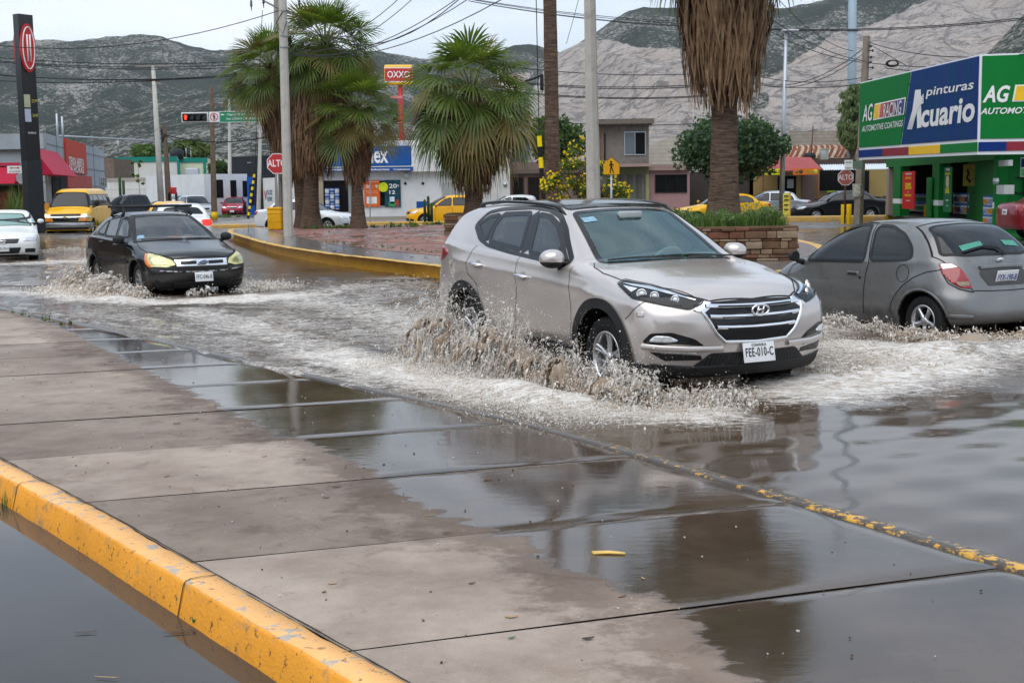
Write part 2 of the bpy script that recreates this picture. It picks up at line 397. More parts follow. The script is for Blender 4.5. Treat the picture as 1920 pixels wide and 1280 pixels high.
    def body(s,interior=False):
        sp=s.sp; xs=[a for a,b in sp['nose']]; x1=max(b for a,b in sp['nose'])+.08; x0=min(b for a,b in sp['tail'])-.08
        zt=max(b for a,b in sp['top'])+.08; w=sp['w']+.12
        P,F=surfnet(s.S.f,(x0,-w,.05),(x1,w,zt),s.h); P=snap(s.S,P)
        F=s.cutfaces(P,F) if s.wins else F
        C=P[F].mean(1); ra=sp['ra']+.02
        r=np.minimum(np.hypot(C[:,0],C[:,2]-sp['rw']),np.hypot(C[:,0]+sp['wb'],C[:,2]-sp['rw']))
        G=P[F]; nrm=np.cross(G[:,1]-G[:,0],G[:,2]-G[:,0]); nrm/=np.maximum(np.linalg.norm(nrm,axis=1,keepdims=True),1e-9)
        well=((r<ra)&(np.abs(nrm[:,1])<.5)|(r<ra-.05)|(nrm[:,2]<-.85)&(C[:,2]<.5))
        meshobj('body',P,F,parent=s.root,smooth=True,mats=[s.pm,M_well],fm=well.astype(int).tolist())
        if interior:
            xc,xr=interior[0],interior[1]
            def fi(Q): return np.maximum(np.maximum(s.S.f(Q)+.05,Q[...,0]-xc),np.maximum(xr-Q[...,0],.38-Q[...,2]))
            P2,F2=surfnet(fi,(xr-.1,-w,.3),(xc+.1,w,zt),max(s.h,.035)); F2=s.cutfaces(P2,F2[:,::-1]) if 0 else s.cutfaces(P2,F2)
            meshobj('cabin_lining',P2,F2,M_int,s.root,True)
    def wheels(s,rim=17,spokes=5,ty=.1,rmat=None,only=None,steer=0,style=0):
        sp=s.sp; rw=sp['rw']; tw=sp.get('tw',.21); yo=sp['w']-.035-tw/2
        rr=rim*.0254/2+.01
        mb=MB(); mb.lathe([(rr-.01,-tw*.42),(rr+.01,-tw/2),(rw-.03,-tw/2),(rw-.008,-tw*.42),(rw,-tw*.25),(rw,tw*.25),(rw-.008,tw*.42),(rw-.03,tw/2),(rr+.01,tw/2),(rr-.01,tw*.42),(rr-.02,-tw*.42)],n=40)
        tyre=mb
        m2=MB(); m2.lathe([(rr-.03,-tw*.4),(rr-.005,tw*.42),(rr-.005,tw*.46),(rr-.022,tw*.46),(rr-.03,tw*.38),(rr-.04,0)],n=40)
        for k in range(spokes):
            for dd in ((-.10,.10) if style==1 else (0,)):
                a=2*PI*k/spokes+dd; ww=(.030 if style==1 else .055)*(rr/.2)
                ca,sa=math.cos(a),math.sin(a); P=[]
                for (r_,h_,z_) in ((.03,ww*.9,tw*.36),(rr*.55,ww*.75,tw*.33),(rr-.012,ww*1.15 if style!=1 else ww,tw*.42)):
                    for sgn in (-1,1): P.append((ca*r_-sa*h_*sgn*.5*1.2,sa*r_+ca*h_*sgn*.5*1.2,z_))
                    for sgn in (-1,1): P.append((ca*r_-sa*h_*sgn*.5*.7,sa*r_+ca*h_*sgn*.5*.7,z_-.035))
                f=[]
                for i in range(2):
                    b=i*4; f+=[(b,b+4,b+5,b+1),(b+1,b+5,b+7,b+3),(b+2,b+6,b+4,b)]
                m2.add(P,[q[::-1] for q in f])
        m2.lathe([(.0,tw*.40),(.035,tw*.40),(.045,tw*.36),(.05,tw*.2)],n=16)
        # brake / backing disc
        m3=MB(); m3.lathe([(0,0),(rr*.75,0),(rr*.75,-.02),(rr*.98,-.03),(rr*.98,-.05)],n=24)
        for i,xc in enumerate((0,-sp['wb'])):
            for sg in (-1,1):
                T=Matrix.Translation((xc,sg*yo,rw))@Matrix.Rotation((steer if i==0 else 0),4,'Z')@Matrix.Rotation(-sg*PI/2,4,'X')@Matrix.Rotation(.3+xc,4,'Z')
                def bld(m,name,mt,par): 
                    k=MB(); k.add([T@Vector(v) for v in m.v],m.f,0,True); return k.build(name,mt,par,True)
                if (i,sg)==(0,-1) or True:
                    w_=bld(tyre,'wheel',M_tyre,s.root); r_=bld(m2,'rim',rmat or M_alloy,w_); bld(m3,'brake_disc',M_well,w_)
    def plate(s,T,txt,w=.305,h=.155,ink=None,top=None):
        mb=MB(); mb.box((0,0,-.006),(w,h,.01),bev=.004,M=T); p=mb.build('number_plate',M_plate,s.root)
        text(txt,h*.62,ink or M_ink,T@Matrix.Translation((0,-.002,.0015)),p,sx=.60*w/.305,bold=.008,ext=.001,sp=1.08)
        if top: text(top,h*.2,ink or M_ink,T@Matrix.Translation((0,h*.36,.0015)),p,sx=.9,ext=.001)
        return p
# ---------------------------------------------------------------- people (seated drivers)
M_skin=mat('skin',(.36,.2,.13),.55,var=.05); M_hair=mat('dark hair',(.02,.015,.012),.8)
def skin_mesh(name,pts,edges,rad,m,parent,sub=2):
    me=bpy.data.meshes.new(name); me.from_pydata(pts,edges,[]); o=bpy.data.objects.new(name,me); COL.objects.link(o)
    md=o.modifiers.new('s','SKIN'); md.use_smooth_shade=True
    for i,v in enumerate(me.skin_vertices[0].data):
        v.radius=(rad[i],rad[i]*.85 if i else rad[i]); v.use_root=(i==0)
    sb=o.modifiers.new('b','SUBSURF'); sb.levels=sub; sb.render_levels=sub
    dg=bpy.context.evaluated_depsgraph_get(); dg.update(); me2=bpy.data.meshes.new_from_object(o.evaluated_get(dg)); bpy.data.objects.remove(o)
    me2.materials.clear(); me2.materials.append(m); me2.polygons.foreach_set('use_smooth',[True]*len(me2.polygons))
    o=bpy.data.objects.new(name,me2); COL.objects.link(o)
    if parent: o.parent=parent
    return o
def driver(root_loc,rz,label,shirt,hands,hip=(-.0,0,0)):
    """seated person; local x forward, hip at origin; hands: two points on the wheel rim"""
    t=thing('person',root_loc,rz,label,'person')
    # one continuous body: hips, spine, neck, head, thighs, calves, arms
    P=[(0,0,.08),(-.05,0,.28),(-.08,0,.46),(-.06,0,.56),(-.04,0,.63),(-.02,0,.74),(-.02,0,.80)]; E=[(0,1),(1,2),(2,3),(3,4),(4,5),(5,6)]; Rr=[.15,.14,.13,.075,.055,.085,.065]
    for k,sg in enumerate((-1,1)):
        h=hands[k]; n=len(P); sh=(-.07,sg*.18,.50); el=((sh[0]+h[0])/2-.03,sg*.27,(sh[2]+h[2])/2-.13)
        P+=[sh,el,(h[0]-.05,h[1],h[2]-.02),(h[0]-.01,h[1],h[2])]; E+=[(2,n),(n,n+1),(n+1,n+2),(n+2,n+3)]; Rr+=[.075,.045,.03,.034]
        n=len(P); P+=[(.42,sg*.14,.10),(.62,sg*.13,-.22),(.74,sg*.13,-.24)]; E+=[(0,n),(n,n+1),(n+1,n+2)]; Rr+=[.075,.05,.035]
        for f in range(5):       # five short fingers closing on the rim
            m=len(P); a=(f-2)*.018; P+=[(h[0]+.03,h[1]+a*.3*sg,h[2]+a+.0),(h[0]+.045,h[1]-.015*sg,h[2]+a-.012)]; E+=[(n-1,m),(m,m+1)]; Rr+=[.011,.009]
    skin_mesh('body',P,E,Rr,M_skin,t)
    S=[(0,0,.06),(-.05,0,.28),(-.08,0,.46),(-.06,0,.54)]; E=[(0,1),(1,2),(2,3)]; Rr=[.17,.16,.15,.085]
    for k,sg in enumerate((-1,1)):
        h=hands[k]; n=len(S); sh=(-.07,sg*.18,.50); el=((sh[0]+h[0])/2-.03,sg*.27,(sh[2]+h[2])/2-.13)
        fo=[(el[i]*.35+h[i]*.65) for i in range(3)]
        S+=[sh,el,fo]; E+=[(2,n),(n,n+1),(n+1,n+2)]; Rr+=[.09,.06,.045]
    skin_mesh('shirt',S,E,Rr,shirt,t)
    hm=MB(); 
    # cranium, hair cap and face features
    bm=bmesh.new(); bmesh.ops.create_uvsphere(bm,u_segments=20,v_segments=14,radius=1)
    hm.add([(v.co.x*.092-.02,v.co.y*.075,v.co.z*.115+.75) for v in bm.verts],[[q.index for q in f.verts] for f in bm.faces],0,True)
    hv=[(v.co.x*.098-.032,v.co.y*.082,v.co.z*.115+.767) for v in bm.verts]; hf=[[q.index for q in f.verts] for f in bm.faces if f.calc_center_median().z>.15 or f.calc_center_median().x<-.35]
    bm.free()
    hm.tube([(.068,0,.765),(.088,0,.742),(.078,0,.735)],[.008,.014,.008],6)
    for sg in (-1,1): hm.box((-.02,sg*.078,.75),(.03,.012,.055),bev=.005)
    hm.build('head',M_skin,t,True)
    k=MB(); k.add(hv,hf,0,True); k.build('hair',M_hair,t,True)
    e=MB(); 
    for sg in (-1,1): e.box((.066,sg*.032,.772),(.012,.024,.009),bev=.003)
    e.box((.072,0,.705),(.01,.045,.008),bev=.003); e.build('face',M_hair,t,True)
    return t
def seat(mb,x,y,z=.42):
    mb.box((x+.22,y,z),(.50,.50,.16),bev=.05); mb.box((x-.10,y,z+.34),(.15,.48,.62),bev=.05,M=Matrix.Rotation(-.22,4,'Y')); mb.box((x-.20,y,z+.74),(.10,.27,.24),bev=.045)
def cabin(car,seats,dash,wheel,name='seat',zs=.42):
    for (x,y) in seats:
        m=MB(); seat(m,x,y,zs); m.build(name,M_seat,car.root,True)
    x,z,w=dash; m=MB(); m.box((x,0,z),(.55,w,.22),bev=.07); m.build('dashboard',M_int,car.root,True)
    if wheel:
        wx,wy,wz=wheel; T=Matrix.Translation((wx,wy,wz))@Matrix.Rotation(-R(65),4,'Y'); m=MB()
        V=[T@Vector((.185*math.cos(a),.185*math.sin(a),0)) for a in [2*PI*k/28 for k in range(29)]]
        m.tube(V,.014,6,cap=False)
        for a in (0,PI,-PI/2): m.tube([T@Vector((0,0,-.02)),T@Vector((.18*math.sin(a),.18*math.cos(a) if a!=-PI/2 else 0,0))],.014,6)
        m.lathe([(0,0),(.06,-.005),(.065,-.04)],T=T,n=14); m.build('steering_wheel',M_int,car.root,True)
def mirrors(car,x,y,z,sx=.12,sy=.2,sz=.15,low=True,m=None,mn='wing_mirror'):
    for sg in (-1,1):
        mb=MB(); bm=bmesh.new(); bmesh.ops.create_uvsphere(bm,u_segments=20,v_segments=14,radius=1)
        V=[];F=[[q.index for q in f.verts] for f in bm.faces]
        for v in bm.verts:
            c=v.co; px=max(c.x,-.35); V.append((x+px*sx*(.9+.0*c.z),sg*(y+c.y*sy/2*(1-.18*max(-c.x,0))),z+(abs(c.z)**.8)*math.copysign(1,c.z)*sz/2*(1-.1*c.y)))
        if sg<0: F=[f[::-1] for f in F]
        mats=[0 if (not low or V[f[0]][2]>z-sz*.22) else 1 for f in F]
        bm.free(); n=meshobj(mn,V,F,parent=car.root,smooth=True,mats=[m or car.pm,M_blackp],fm=mats)
        k=MB(); k.tube([(x-.01,sg*(y-sy*.3),z-sz*.42),(x+.05,sg*(y-sy*.5-.10),z-sz*.62)],[.03,.04],8); k.build('mirror_arm',M_blackp,n,True)
def arch_trim(car,r0,w,m,a0=-12,a1=192,off=.01,name='arch_trim'):
    sp=car.sp
    for xc in (0,-sp['wb']):
        pts=[(xc+(r0+w/2)*math.cos(R(a)),sp['rw']+(r0+w/2)*math.sin(R(a))) for a in range(a0,a1+1,6)]
        car.line(name,'R',pts,w,m,off=off,mirror=True,rise=.0)
def arch_lip(car,m):
    sp=car.sp; 
    for xc in (0,-sp['wb']):
        pts=[(xc+(sp['ra']+.018)*math.cos(R(a)),sp['rw']+(sp['ra']+.018)*math.sin(R(a))) for a in range(-18,199,6)]
        car.line('arch_lip','R',pts,.024,m,off=.004,mirror=True,rise=.008)
def wiper(car,d,pts,w=.02):
    car.line('wiper',d,pts,w,M_blackp,off=.012,rise=.014)
M_gap=mat('panel gap',(.012,.012,.012),.8,var=0)
# ---------------------------------------------------------------- the silver SUV
SUV=dict(w=.925,rw=.345,ra=.415,wb=2.67,tw=.225,
 top=[(1.15,.60),(.92,.83),(.83,.90),(.70,.955),(.45,1.02),(.1,1.085),(-.25,1.125),(-.42,1.15),(-.75,1.345),(-1.1,1.535),(-1.3,1.60),(-1.6,1.63),(-2.0,1.642),(-2.5,1.635),(-3.0,1.595),(-3.32,1.535),(-3.40,1.42),(-3.50,1.20),(-3.58,1.05),(-3.8,.9)],
 belt=[(1,.84),(.6,.93),(0,1.02),(-.6,1.06),(-1.5,1.10),(-2.4,1.145),(-3.0,1.19),(-3.6,1.22)],
 plan=[(1.0,.955),(.6,1.0),(.2,1.0),(0,1.0),(-.6,.985),(-1.5,.985),(-2.4,.995),(-2.8,1.0),(-3.2,.975),(-3.6,.94)],
 bot=[(1,.24),(.75,.22),(.3,.24),(-.5,.22),(-2.2,.22),(-3.0,.26),(-3.6,.36)],
 nose=[(.0,.70),(.2,.76),(.30,.83),(.42,.87),(.50,.885),(.60,.90),(.72,.895),(.82,.87),(.90,.82),(.97,.74),(1.05,.62),(1.3,.2)],
 tail=[(.2,-3.40),(.36,-3.52),(.5,-3.57),(.75,-3.585),(.95,-3.555),(1.1,-3.53),(1.2,-3.50),(1.4,-3.43),(1.6,-3.38)],
 nc=.27,np=3.0,tcv=.10,kf=.20,kr=.12,crown=.045,hcrown=.05,cowl=-.3,tum=.44,ledge=.018,bulge=.10,zmid=.70,flare=.03,flw=.22,rts=.10,rn=.12,rt=.10,xm=-2.0,
 crease=[(1.045,-3.2,.15,.030,.10,-.055),(.47,-2.25,-.42,.022,.07,0)])
SUVPOS=(1.57,11.16,-1.102)

def build_suv():
    X,Y,h=SUVPOS
    root=thing('suv',(X,Y,0),h,'champagne silver SUV ploughing through the flood with a tall muddy splash at its side','SUV','cars driving through the flood')
    pm=paint('champagne paint',(.545,.498,.47),.52,.22)
    c=Car(SUV,.022,root,pm)
    bk=M_blackp
    # side glass
    c.window('R',[(-1.40,1.165),(-1.47,1.32),(-1.585,1.512),(-1.35,1.492),(-1.13,1.415),(-.91,1.275),(-.73,1.128)],M_gteal,r=.05,frame=.045,mirror=True,fmat=M_gloss)
    c.window('R',[(-2.27,1.24),(-2.325,1.38),(-2.27,1.505),(-1.74,1.52),(-1.66,1.34),(-1.585,1.185)],M_gteal,r=.04,frame=.045,mirror=True,fmat=M_gloss)
    c.window('R',[(-2.68,1.395),(-2.545,1.475),(-2.35,1.50),(-2.39,1.34),(-2.36,1.262),(-2.46,1.275)],M_gdark,r=.03,frame=.04,mirror=True,fmat=M_gloss)
    c.line('pillar_trim','R',[(-1.49,1.17),(-1.57,1.34),(-1.665,1.52)],.13,M_gloss,off=.003,mirror=True)
    c.line('pillar_trim','R',[(-2.33,1.25),(-2.37,1.36),(-2.31,1.50)],.05,M_gloss,off=.003,mirror=True)
    c.line('window_trim','R',[(-2.74,1.395),(-2.60,1.52),(-2.355,1.555),(-1.75,1.575),(-1.42,1.55),(-1.20,1.495),(-1.0,1.38),(-.63,1.122),(-.68,1.078),(-1.19,1.118),(-1.78,1.158),(-2.28,1.206),(-2.50,1.26)],.032,M_gloss,off=.006,closed=True,r=.05,mirror=True)
    c.panel('mirror_triangle','R',[(-.93,1.30),(-.66,1.118),(-.78,1.105),(-.90,1.22)],M_gloss,off=.005,mirror=True)
    # windscreen and tailgate glass
    wd=(-.62,0,-.78)
    c.window(wd,[(-1.17,-.51,1.52),(-.78,-.585,1.33),(-.36,-.665,1.11),(-.27,-.42,1.12),(-.25,0,1.12),(-.27,.42,1.12),(-.36,.665,1.11),(-.78,.585,1.33),(-1.17,.51,1.52),(-1.15,0,1.54)],M_gwind,name='windscreen',r=.06,frame=.05,fmat=M_gloss)
    c.window('B',[(-.60,1.46),(-.72,1.22),(0,1.18),(.72,1.22),(.60,1.46),(0,1.49)],M_gdark,name='rear_window',r=.08,frame=.05)
    c.body(interior=(-.38,-3.35))
    # glass roof, rails
    c.panel('glass_roof','T',[(-1.24,-.53),(-1.21,0),(-1.24,.53),(-2.0,.53),(-2.95,.50),(-2.98,0),(-2.95,-.50),(-2.0,-.53)],M_gloss,off=.006,r=.06,thick=.01)
    for sg in (-1,1):
        m=MB(); q=np.array([[x,sg*.60,2.4] for x in np.linspace(-1.18,-3.05,18)]); H=c.S.cast(q,np.array([0,0,-1.]))
        L_=[]; 
        for i,p in enumerate(H): L_.append((p[0],sg*.585,p[2]+.036*min(1,2.2*math.sin(PI*i/17)**.5)+.0))
        m.tube(L_,[.010]+[.017]*16+[.010],8); 
        for i in (1,16): m.box((L_[i][0],L_[i][1],L_[i][2]-.03),(.09,.03,.04),bev=.01)
        m.build('roof_rail',M_gloss,root,True)
    m=MB(); c.line('','T',[(-1.22,-.3),(-1.22,.3)],.01,None,mb=m)
    c.wheels(17,5,style=1)
    arch_trim(c,.421,.078,bk,a0=-16,a1=196,off=.014)
    c.line('sill_trim','R',[(-.44,.33),(-1.3,.33),(-2.22,.34)],.15,bk,off=.012,mirror=True,rise=.01)
    # shut lines
    for nm,l in (('door_gap',[(-.545,.40),(-.52,.60),(-.52,.90),(-.56,1.08)]),('door_gap',[(-1.60,.40),(-1.59,.60),(-1.545,.85),(-1.565,1.05),(-1.53,1.15)]),('door_gap',[(-2.20,.42),(-2.23,.55),(-2.40,.83),(-2.60,.92),(-2.63,1.02),(-2.50,1.20)]),('bumper_gap',[(.40,.70),(.52,.80),(.58,.86)])):
        c.line(nm,'R',l,.006,M_gap,off=.002,mirror=True)
    c.line('bonnet_gap','T',[(-.42,-.74),(-.30,-.81),(-.1,-.84),(.16,-.80),(.45,-.70),(.74,-.50),(.80,-.40),(.83,0),(.80,.40),(.74,.50),(.45,.70),(.16,.80),(-.1,.84),(-.30,.81),(-.42,.74)],.009,M_gap,off=.002)
    for x,z in ((-1.40,.955),(-2.36,1.02)):
        for sg in (-1,1):
            m=MB(); q=c.S.cast(np.array([[x,sg*2.,z]]),np.array([0,-sg*1.,0]))[0]; y=q[1]
            L_=[(x+.11,y,z-.008),(x+.09,y+sg*.03,z-.004),(x,y+sg*.038,z),(x-.09,y+sg*.03,z+.006),(x-.11,y,z+.008)]
            m.tube(L_,[.012,.017,.019,.017,.012],8); m.build('door_handle',M_chrome,root,True)
            c.panel('handle_recess','R' if sg<0 else 'L',[(x-.05,z-.045),(x+.05,z-.045),(x+.05,z+.04),(x-.05,z+.04)],paint('recess shade paint',(.3,.28,.265)),off=.0015,r=.04)  # flat panel in darkened body colour; the hollow's shade is painted in
    mirrors(c,-.74,.985,1.14,.13,.23,.17)
    # front: grille, lamps
    g=c.panel('grille','F',[(-.43,.835),(0,.85),(.43,.835),(.475,.775),(.375,.60),(.30,.535),(0,.522),(-.30,.535),(-.375,.60),(-.475,.775)],M_gloss,off=.004,r=.02)
    c.line('grille_surround','F',[(-.50,.795),(-.475,.73),(-.385,.59),(-.305,.522),(0,.508),(.305,.522),(.385,.59),(.475,.73),(.50,.795)],.024,M_chrome,off=.006,rise=.014,parent=g)
    for z,a in ((.795,.455),(.715,.44),(.63,.385)):
        c.line('grille_bar','F',[(-a,z+.012),(-a*.6,z+.004),(0,z),(a*.6,z+.004),(a,z+.012)],.030,M_chrome,off=.010,rise=.016,parent=g)
        c.line('grille_slot','F',[(-a*.78,z-.002),(0,z-.010),(a*.78,z-.002)],.012,M_gloss,off=.028,parent=g)
    T=frameT((.935,0,.765),(0,1,0)); m=MB()
    m.tube([T@Vector((.082*math.cos(a),.043*math.sin(a),0)) for a in [2*PI*k/32 for k in range(33)]],.008,8,cap=False)
    m.tube([T@Vector((-.035,-.032,0)),T@Vector((-.018,.03,0))],.008,6); m.tube([T@Vector((.018,-.03,0)),T@Vector((.035,.032,0))],.008,6); m.tube([T@Vector((-.028,-.006,0)),T@Vector((0,.004,0)),T@Vector((.028,.006,0))],.007,6)
    m.build('badge',M_chrome,root,True)
    for sg in (-1,1):
        d=(-.72,-sg*.66,-.12) 
        S=lambda L_: [(x,y*-sg*-1 if 0 else sg*abs(y),z) for x,y,z in L_]
        out_=S([(.16,-.86,.965),(.17,-.80,.995),(.44,-.70,.958),(.70,-.56,.885),(.80,-.46,.850),(.81,-.49,.82),(.80,-.60,.79),(.70,-.78,.83),(.42,-.885,.868)])
        hl=c.panel('headlight',d,out_,M_gloss,off=.004,r=.015,thick=.02)
        c.panel('lamp_reflector',d,S([(.19,-.835,.972),(.42,-.72,.953),(.76,-.50,.862),(.765,-.515,.85),(.45,-.745,.932),(.30,-.80,.95)]),M_chrome,off=.009,r=.006,parent=hl)
        c.panel('lamp_reflector',d,S([(.24,-.855,.955),(.38,-.80,.933),(.37,-.85,.905)]),M_hl,off=.010,r=.006,parent=hl)
        for (x,y,z,r_) in ((.47,-.82,.900,.036),(.57,-.765,.888,.032),(.70,-.66,.862,.030)):
            p=c.S.cast(np.array([[x,sg*abs(y),z]])-np.array(d)*1.0,np.array(d))[0]; Tn=Matrix.Translation(p)@Vector((-d[0],-d[1],-d[2])).to_track_quat('Z','Y').to_matrix().to_4x4()
            m=MB(); m.lathe([(r_*1.15,.0),(r_*1.15,.016),(r_*.92,.018),(r_*.88,.006)],T=Tn,n=20); m.build('lamp_ring',M_chrome,hl,True)
            m=MB(); m.lathe([(r_*.9,.006),(r_*.6,.014),(.0,.02)],T=Tn,n=20); m.build('lamp_bulb',M_hl,hl,True)
        c.line('headlight_rim',d,out_,.010,M_chrome if 0 else M_gloss,off=.012,closed=True,r=.015,parent=hl)
        c.panel('chrome_wing',d,S([(.80,-.47,.850),(.835,-.42,.842),(.86,-.44,.80),(.86,-.50,.755),(.825,-.585,.782)]),M_chrome,off=.008,r=.008,thick=.01)
        fg=c.panel('fog_recess',d,S([(.58,-.89,.53),(.64,-.85,.60),(.76,-.73,.61),(.85,-.58,.56),(.87,-.50,.50),(.76,-.72,.52),(.66,-.85,.505)]),M_gloss,off=.004,r=.02)
        c.panel('fog_lamp',d,S([(.63,-.865,.535),(.67,-.83,.585),(.75,-.74,.58),(.79,-.68,.545),(.74,-.75,.53)]),M_hl,off=.012,r=.03,thick=.012,parent=fg)
        c.line('bumper_blade',d,S([(.60,-.91,.50),(.72,-.79,.487),(.84,-.62,.478),(.90,-.35,.475)]),[ .045],pm,off=.012,rise=.02)
        dr=c.panel('running_light',d,S([(.70,-.81,.462),(.70,-.80,.476),(.80,-.68,.468),(.845,-.58,.455),(.85,-.56,.438),(.80,-.68,.448)]),M_hl,off=.012,r=.006,thick=.01)
        c.panel('lower_vent',d,S([(.63,-.86,.455),(.74,-.77,.445),(.86,-.53,.425),(.855,-.52,.39),(.72,-.78,.385)]),M_gloss,off=.004,r=.01)
        c.panel('tail_light',(.75,-sg*.66,0),[(-3.2,sg*.90,1.10),(-3.3,sg*.89,1.17),(-3.50,sg*.75,1.14),(-3.54,sg*.60,1.08),(-3.54,sg*.60,.98),(-3.48,sg*.80,.97),(-3.3,sg*.88,1.03)],M_tl,off=.012,r=.04,thick=.015)
        c.panel('washer_cap',d,S([(.50,-.88,.72),(.50,-.88,.765),(.56,-.85,.765),(.56,-.85,.72)]),pm,off=.006,r=.012,thick=.006)
    c.panel('lower_grille','F',[(-.42,.435),(0,.43),(.42,.435),(.56,.33),(0,.325),(-.56,.33)],M_blackp,off=.006,r=.02)
    m=MB()
    for i in range(26):
        y=-.46+i*.037; c.line('','F',[(y,.34),(y+.018,.42)],.006,None,off=.012,mb=m)
    m.build('grille_mesh',M_gloss,root,True)
    c.panel('front_skirt','F',[(-.85,.36),(-.58,.335),(0,.325),(.58,.335),(.85,.36),(.86,.24),(.7,.21),(0,.20),(-.7,.21),(-.86,.24)],M_blackp,off=.012,r=.02,thick=.02)
    for sg in (-1,1): c.panel('skirt_corner',(-.7,-sg*.7,0),[(.45,sg*.93,.36),(.62,sg*.90,.35),(.80,sg*.72,.345),(.80,sg*.72,.22),(.6,sg*.9,.22),(.43,sg*.93,.24)],M_blackp,off=.010,r=.01)
    c.plate(frameT((.925,0,.425),(0,1,.0),(-.18,0,1)),'FEE-010-C',.31,.16,top='COAHUILA')
    wiper(c,wd,[(-.22,.02,1.13),(-.33,-.35,1.14),(-.36,-.62,1.15)]); wiper(c,wd,[(-.22,.10,1.13),(-.30,.36,1.14),(-.36,.68,1.15)])
    c.panel('permit_sticker',wd,[(-1.06,-.50,1.48),(-1.06,-.37,1.48),(-.99,-.37,1.44),(-.99,-.50,1.44)],mat('sticker blue white',(.20,.36,.46),.4,var=.6,vs=60),off=.006)
    m=MB(); m.box((-1.02,0,1.50),(.07,.24,.07),bev=.02); m.build('rear_view_mirror',M_int,root,True)
    cabin(c,[(-1.55,.38),(-1.55,-.38),(-2.35,.40),(-2.35,-.40),(-2.35,0)],(-.70,.94,1.38),(-.98,.38,1.02),zs=.56)
    d=Vector((math.cos(h),math.sin(h),0)); l=Vector((-d.y,d.x,0)); lo=Vector((X,Y,0))+d*(-1.40)+l*.38+Vector((0,0,.60))
    driver(lo,h,'driver in a dark shirt seen through the windscreen of the champagne silver SUV',mat('dark shirt',(.03,.035,.05),.9),[(.36,-.15,.45),(.36,.15,.45)])
    return c
# ---------------------------------------------------------------- the grey hatchback and the black saloon
KA=dict(w=.80,rw=.285,ra=.335,wb=2.446,tw=.175,
 top=[(.9,.45),(.62,.66),(.50,.74),(.30,.82),(.0,.90),(-.28,.965),(-.6,1.17),(-.92,1.325),(-1.15,1.365),(-1.5,1.39),(-1.9,1.39),(-2.25,1.345),(-2.42,1.295),(-2.68,1.08),(-2.86,.90),(-2.93,.75),(-3.1,.3)],
 belt=[(.6,.68),(0,.84),(-.4,.90),(-1.2,.915),(-2.0,.93),(-2.6,.95),(-3,.95)],
 plan=[(.65,.80),(.45,.90),(.1,.98),(-.4,1.0),(-2.0,1.0),(-2.5,.975),(-2.8,.92),(-3.1,.84)],
 bot=[(.7,.22),(.4,.18),(-.4,.17),(-2.0,.18),(-3.1,.27)],
 nose=[(0,.40),(.2,.50),(.35,.57),(.5,.58),(.62,.55),(.75,.42),(.9,.2)],
 tail=[(.15,-2.90),(.28,-3.0),(.42,-3.06),(.56,-3.05),(.63,-2.98),(.8,-2.93),(.95,-2.86),(1.1,-2.80),(1.3,-2.7)],
 nc=.30,np=2.6,tcv=.24,kf=.22,kr=.16,crown=.045,hcrown=.06,cowl=-.2,tum=.40,ledge=.012,bulge=.13,zmid=.58,flare=.035,flw=.30,rts=.16,rn=.16,rt=.16,xm=-1.6,stop=.07)
KAPOS=(4.17,16.80,2.02)
FO=dict(w=.86,rw=.315,ra=.365,wb=2.615,tw=.20,
 top=[(1.1,.45),(.87,.72),(.78,.785),(.55,.84),(.1,.92),(-.28,.985),(-.45,1.01),(-.8,1.20),(-1.15,1.36),(-1.35,1.42),(-1.7,1.455),(-2.1,1.455),(-2.5,1.41),(-2.75,1.33),(-3.05,1.16),(-3.3,1.06),(-3.5,1.045),(-3.62,1.02),(-3.8,.8)],
 belt=[(.9,.72),(.5,.80),(0,.88),(-.5,.925),(-1.5,.955),(-2.6,.985),(-3.6,1.0)],
 plan=[(.9,.90),(.6,.96),(.1,1.0),(-2.6,1.0),(-3.2,.97),(-3.7,.88)],
 bot=[(.9,.24),(.6,.2),(-.5,.19),(-2.2,.2),(-3.6,.30)],
 nose=[(0,.72),(.2,.80),(.32,.86),(.48,.885),(.58,.88),(.64,.85),(.74,.82),(.82,.74),(.95,.4)],
 tail=[(.2,-3.50),(.4,-3.62),(.6,-3.64),(.8,-3.60),(1.0,-3.56),(1.2,-3.5)],
 nc=.26,np=3.0,tcv=.14,kf=.18,kr=.14,crown=.045,hcrown=.05,cowl=-.35,tum=.42,ledge=.015,bulge=.10,zmid=.60,flare=.022,flw=.14,rts=.13,rn=.12,rt=.12,xm=-1.9,stop=.05,
 crease=[(.80,-3.4,.4,.012,.06,-.02)])
FOPOS=(-5.54,22.11,-1.009)

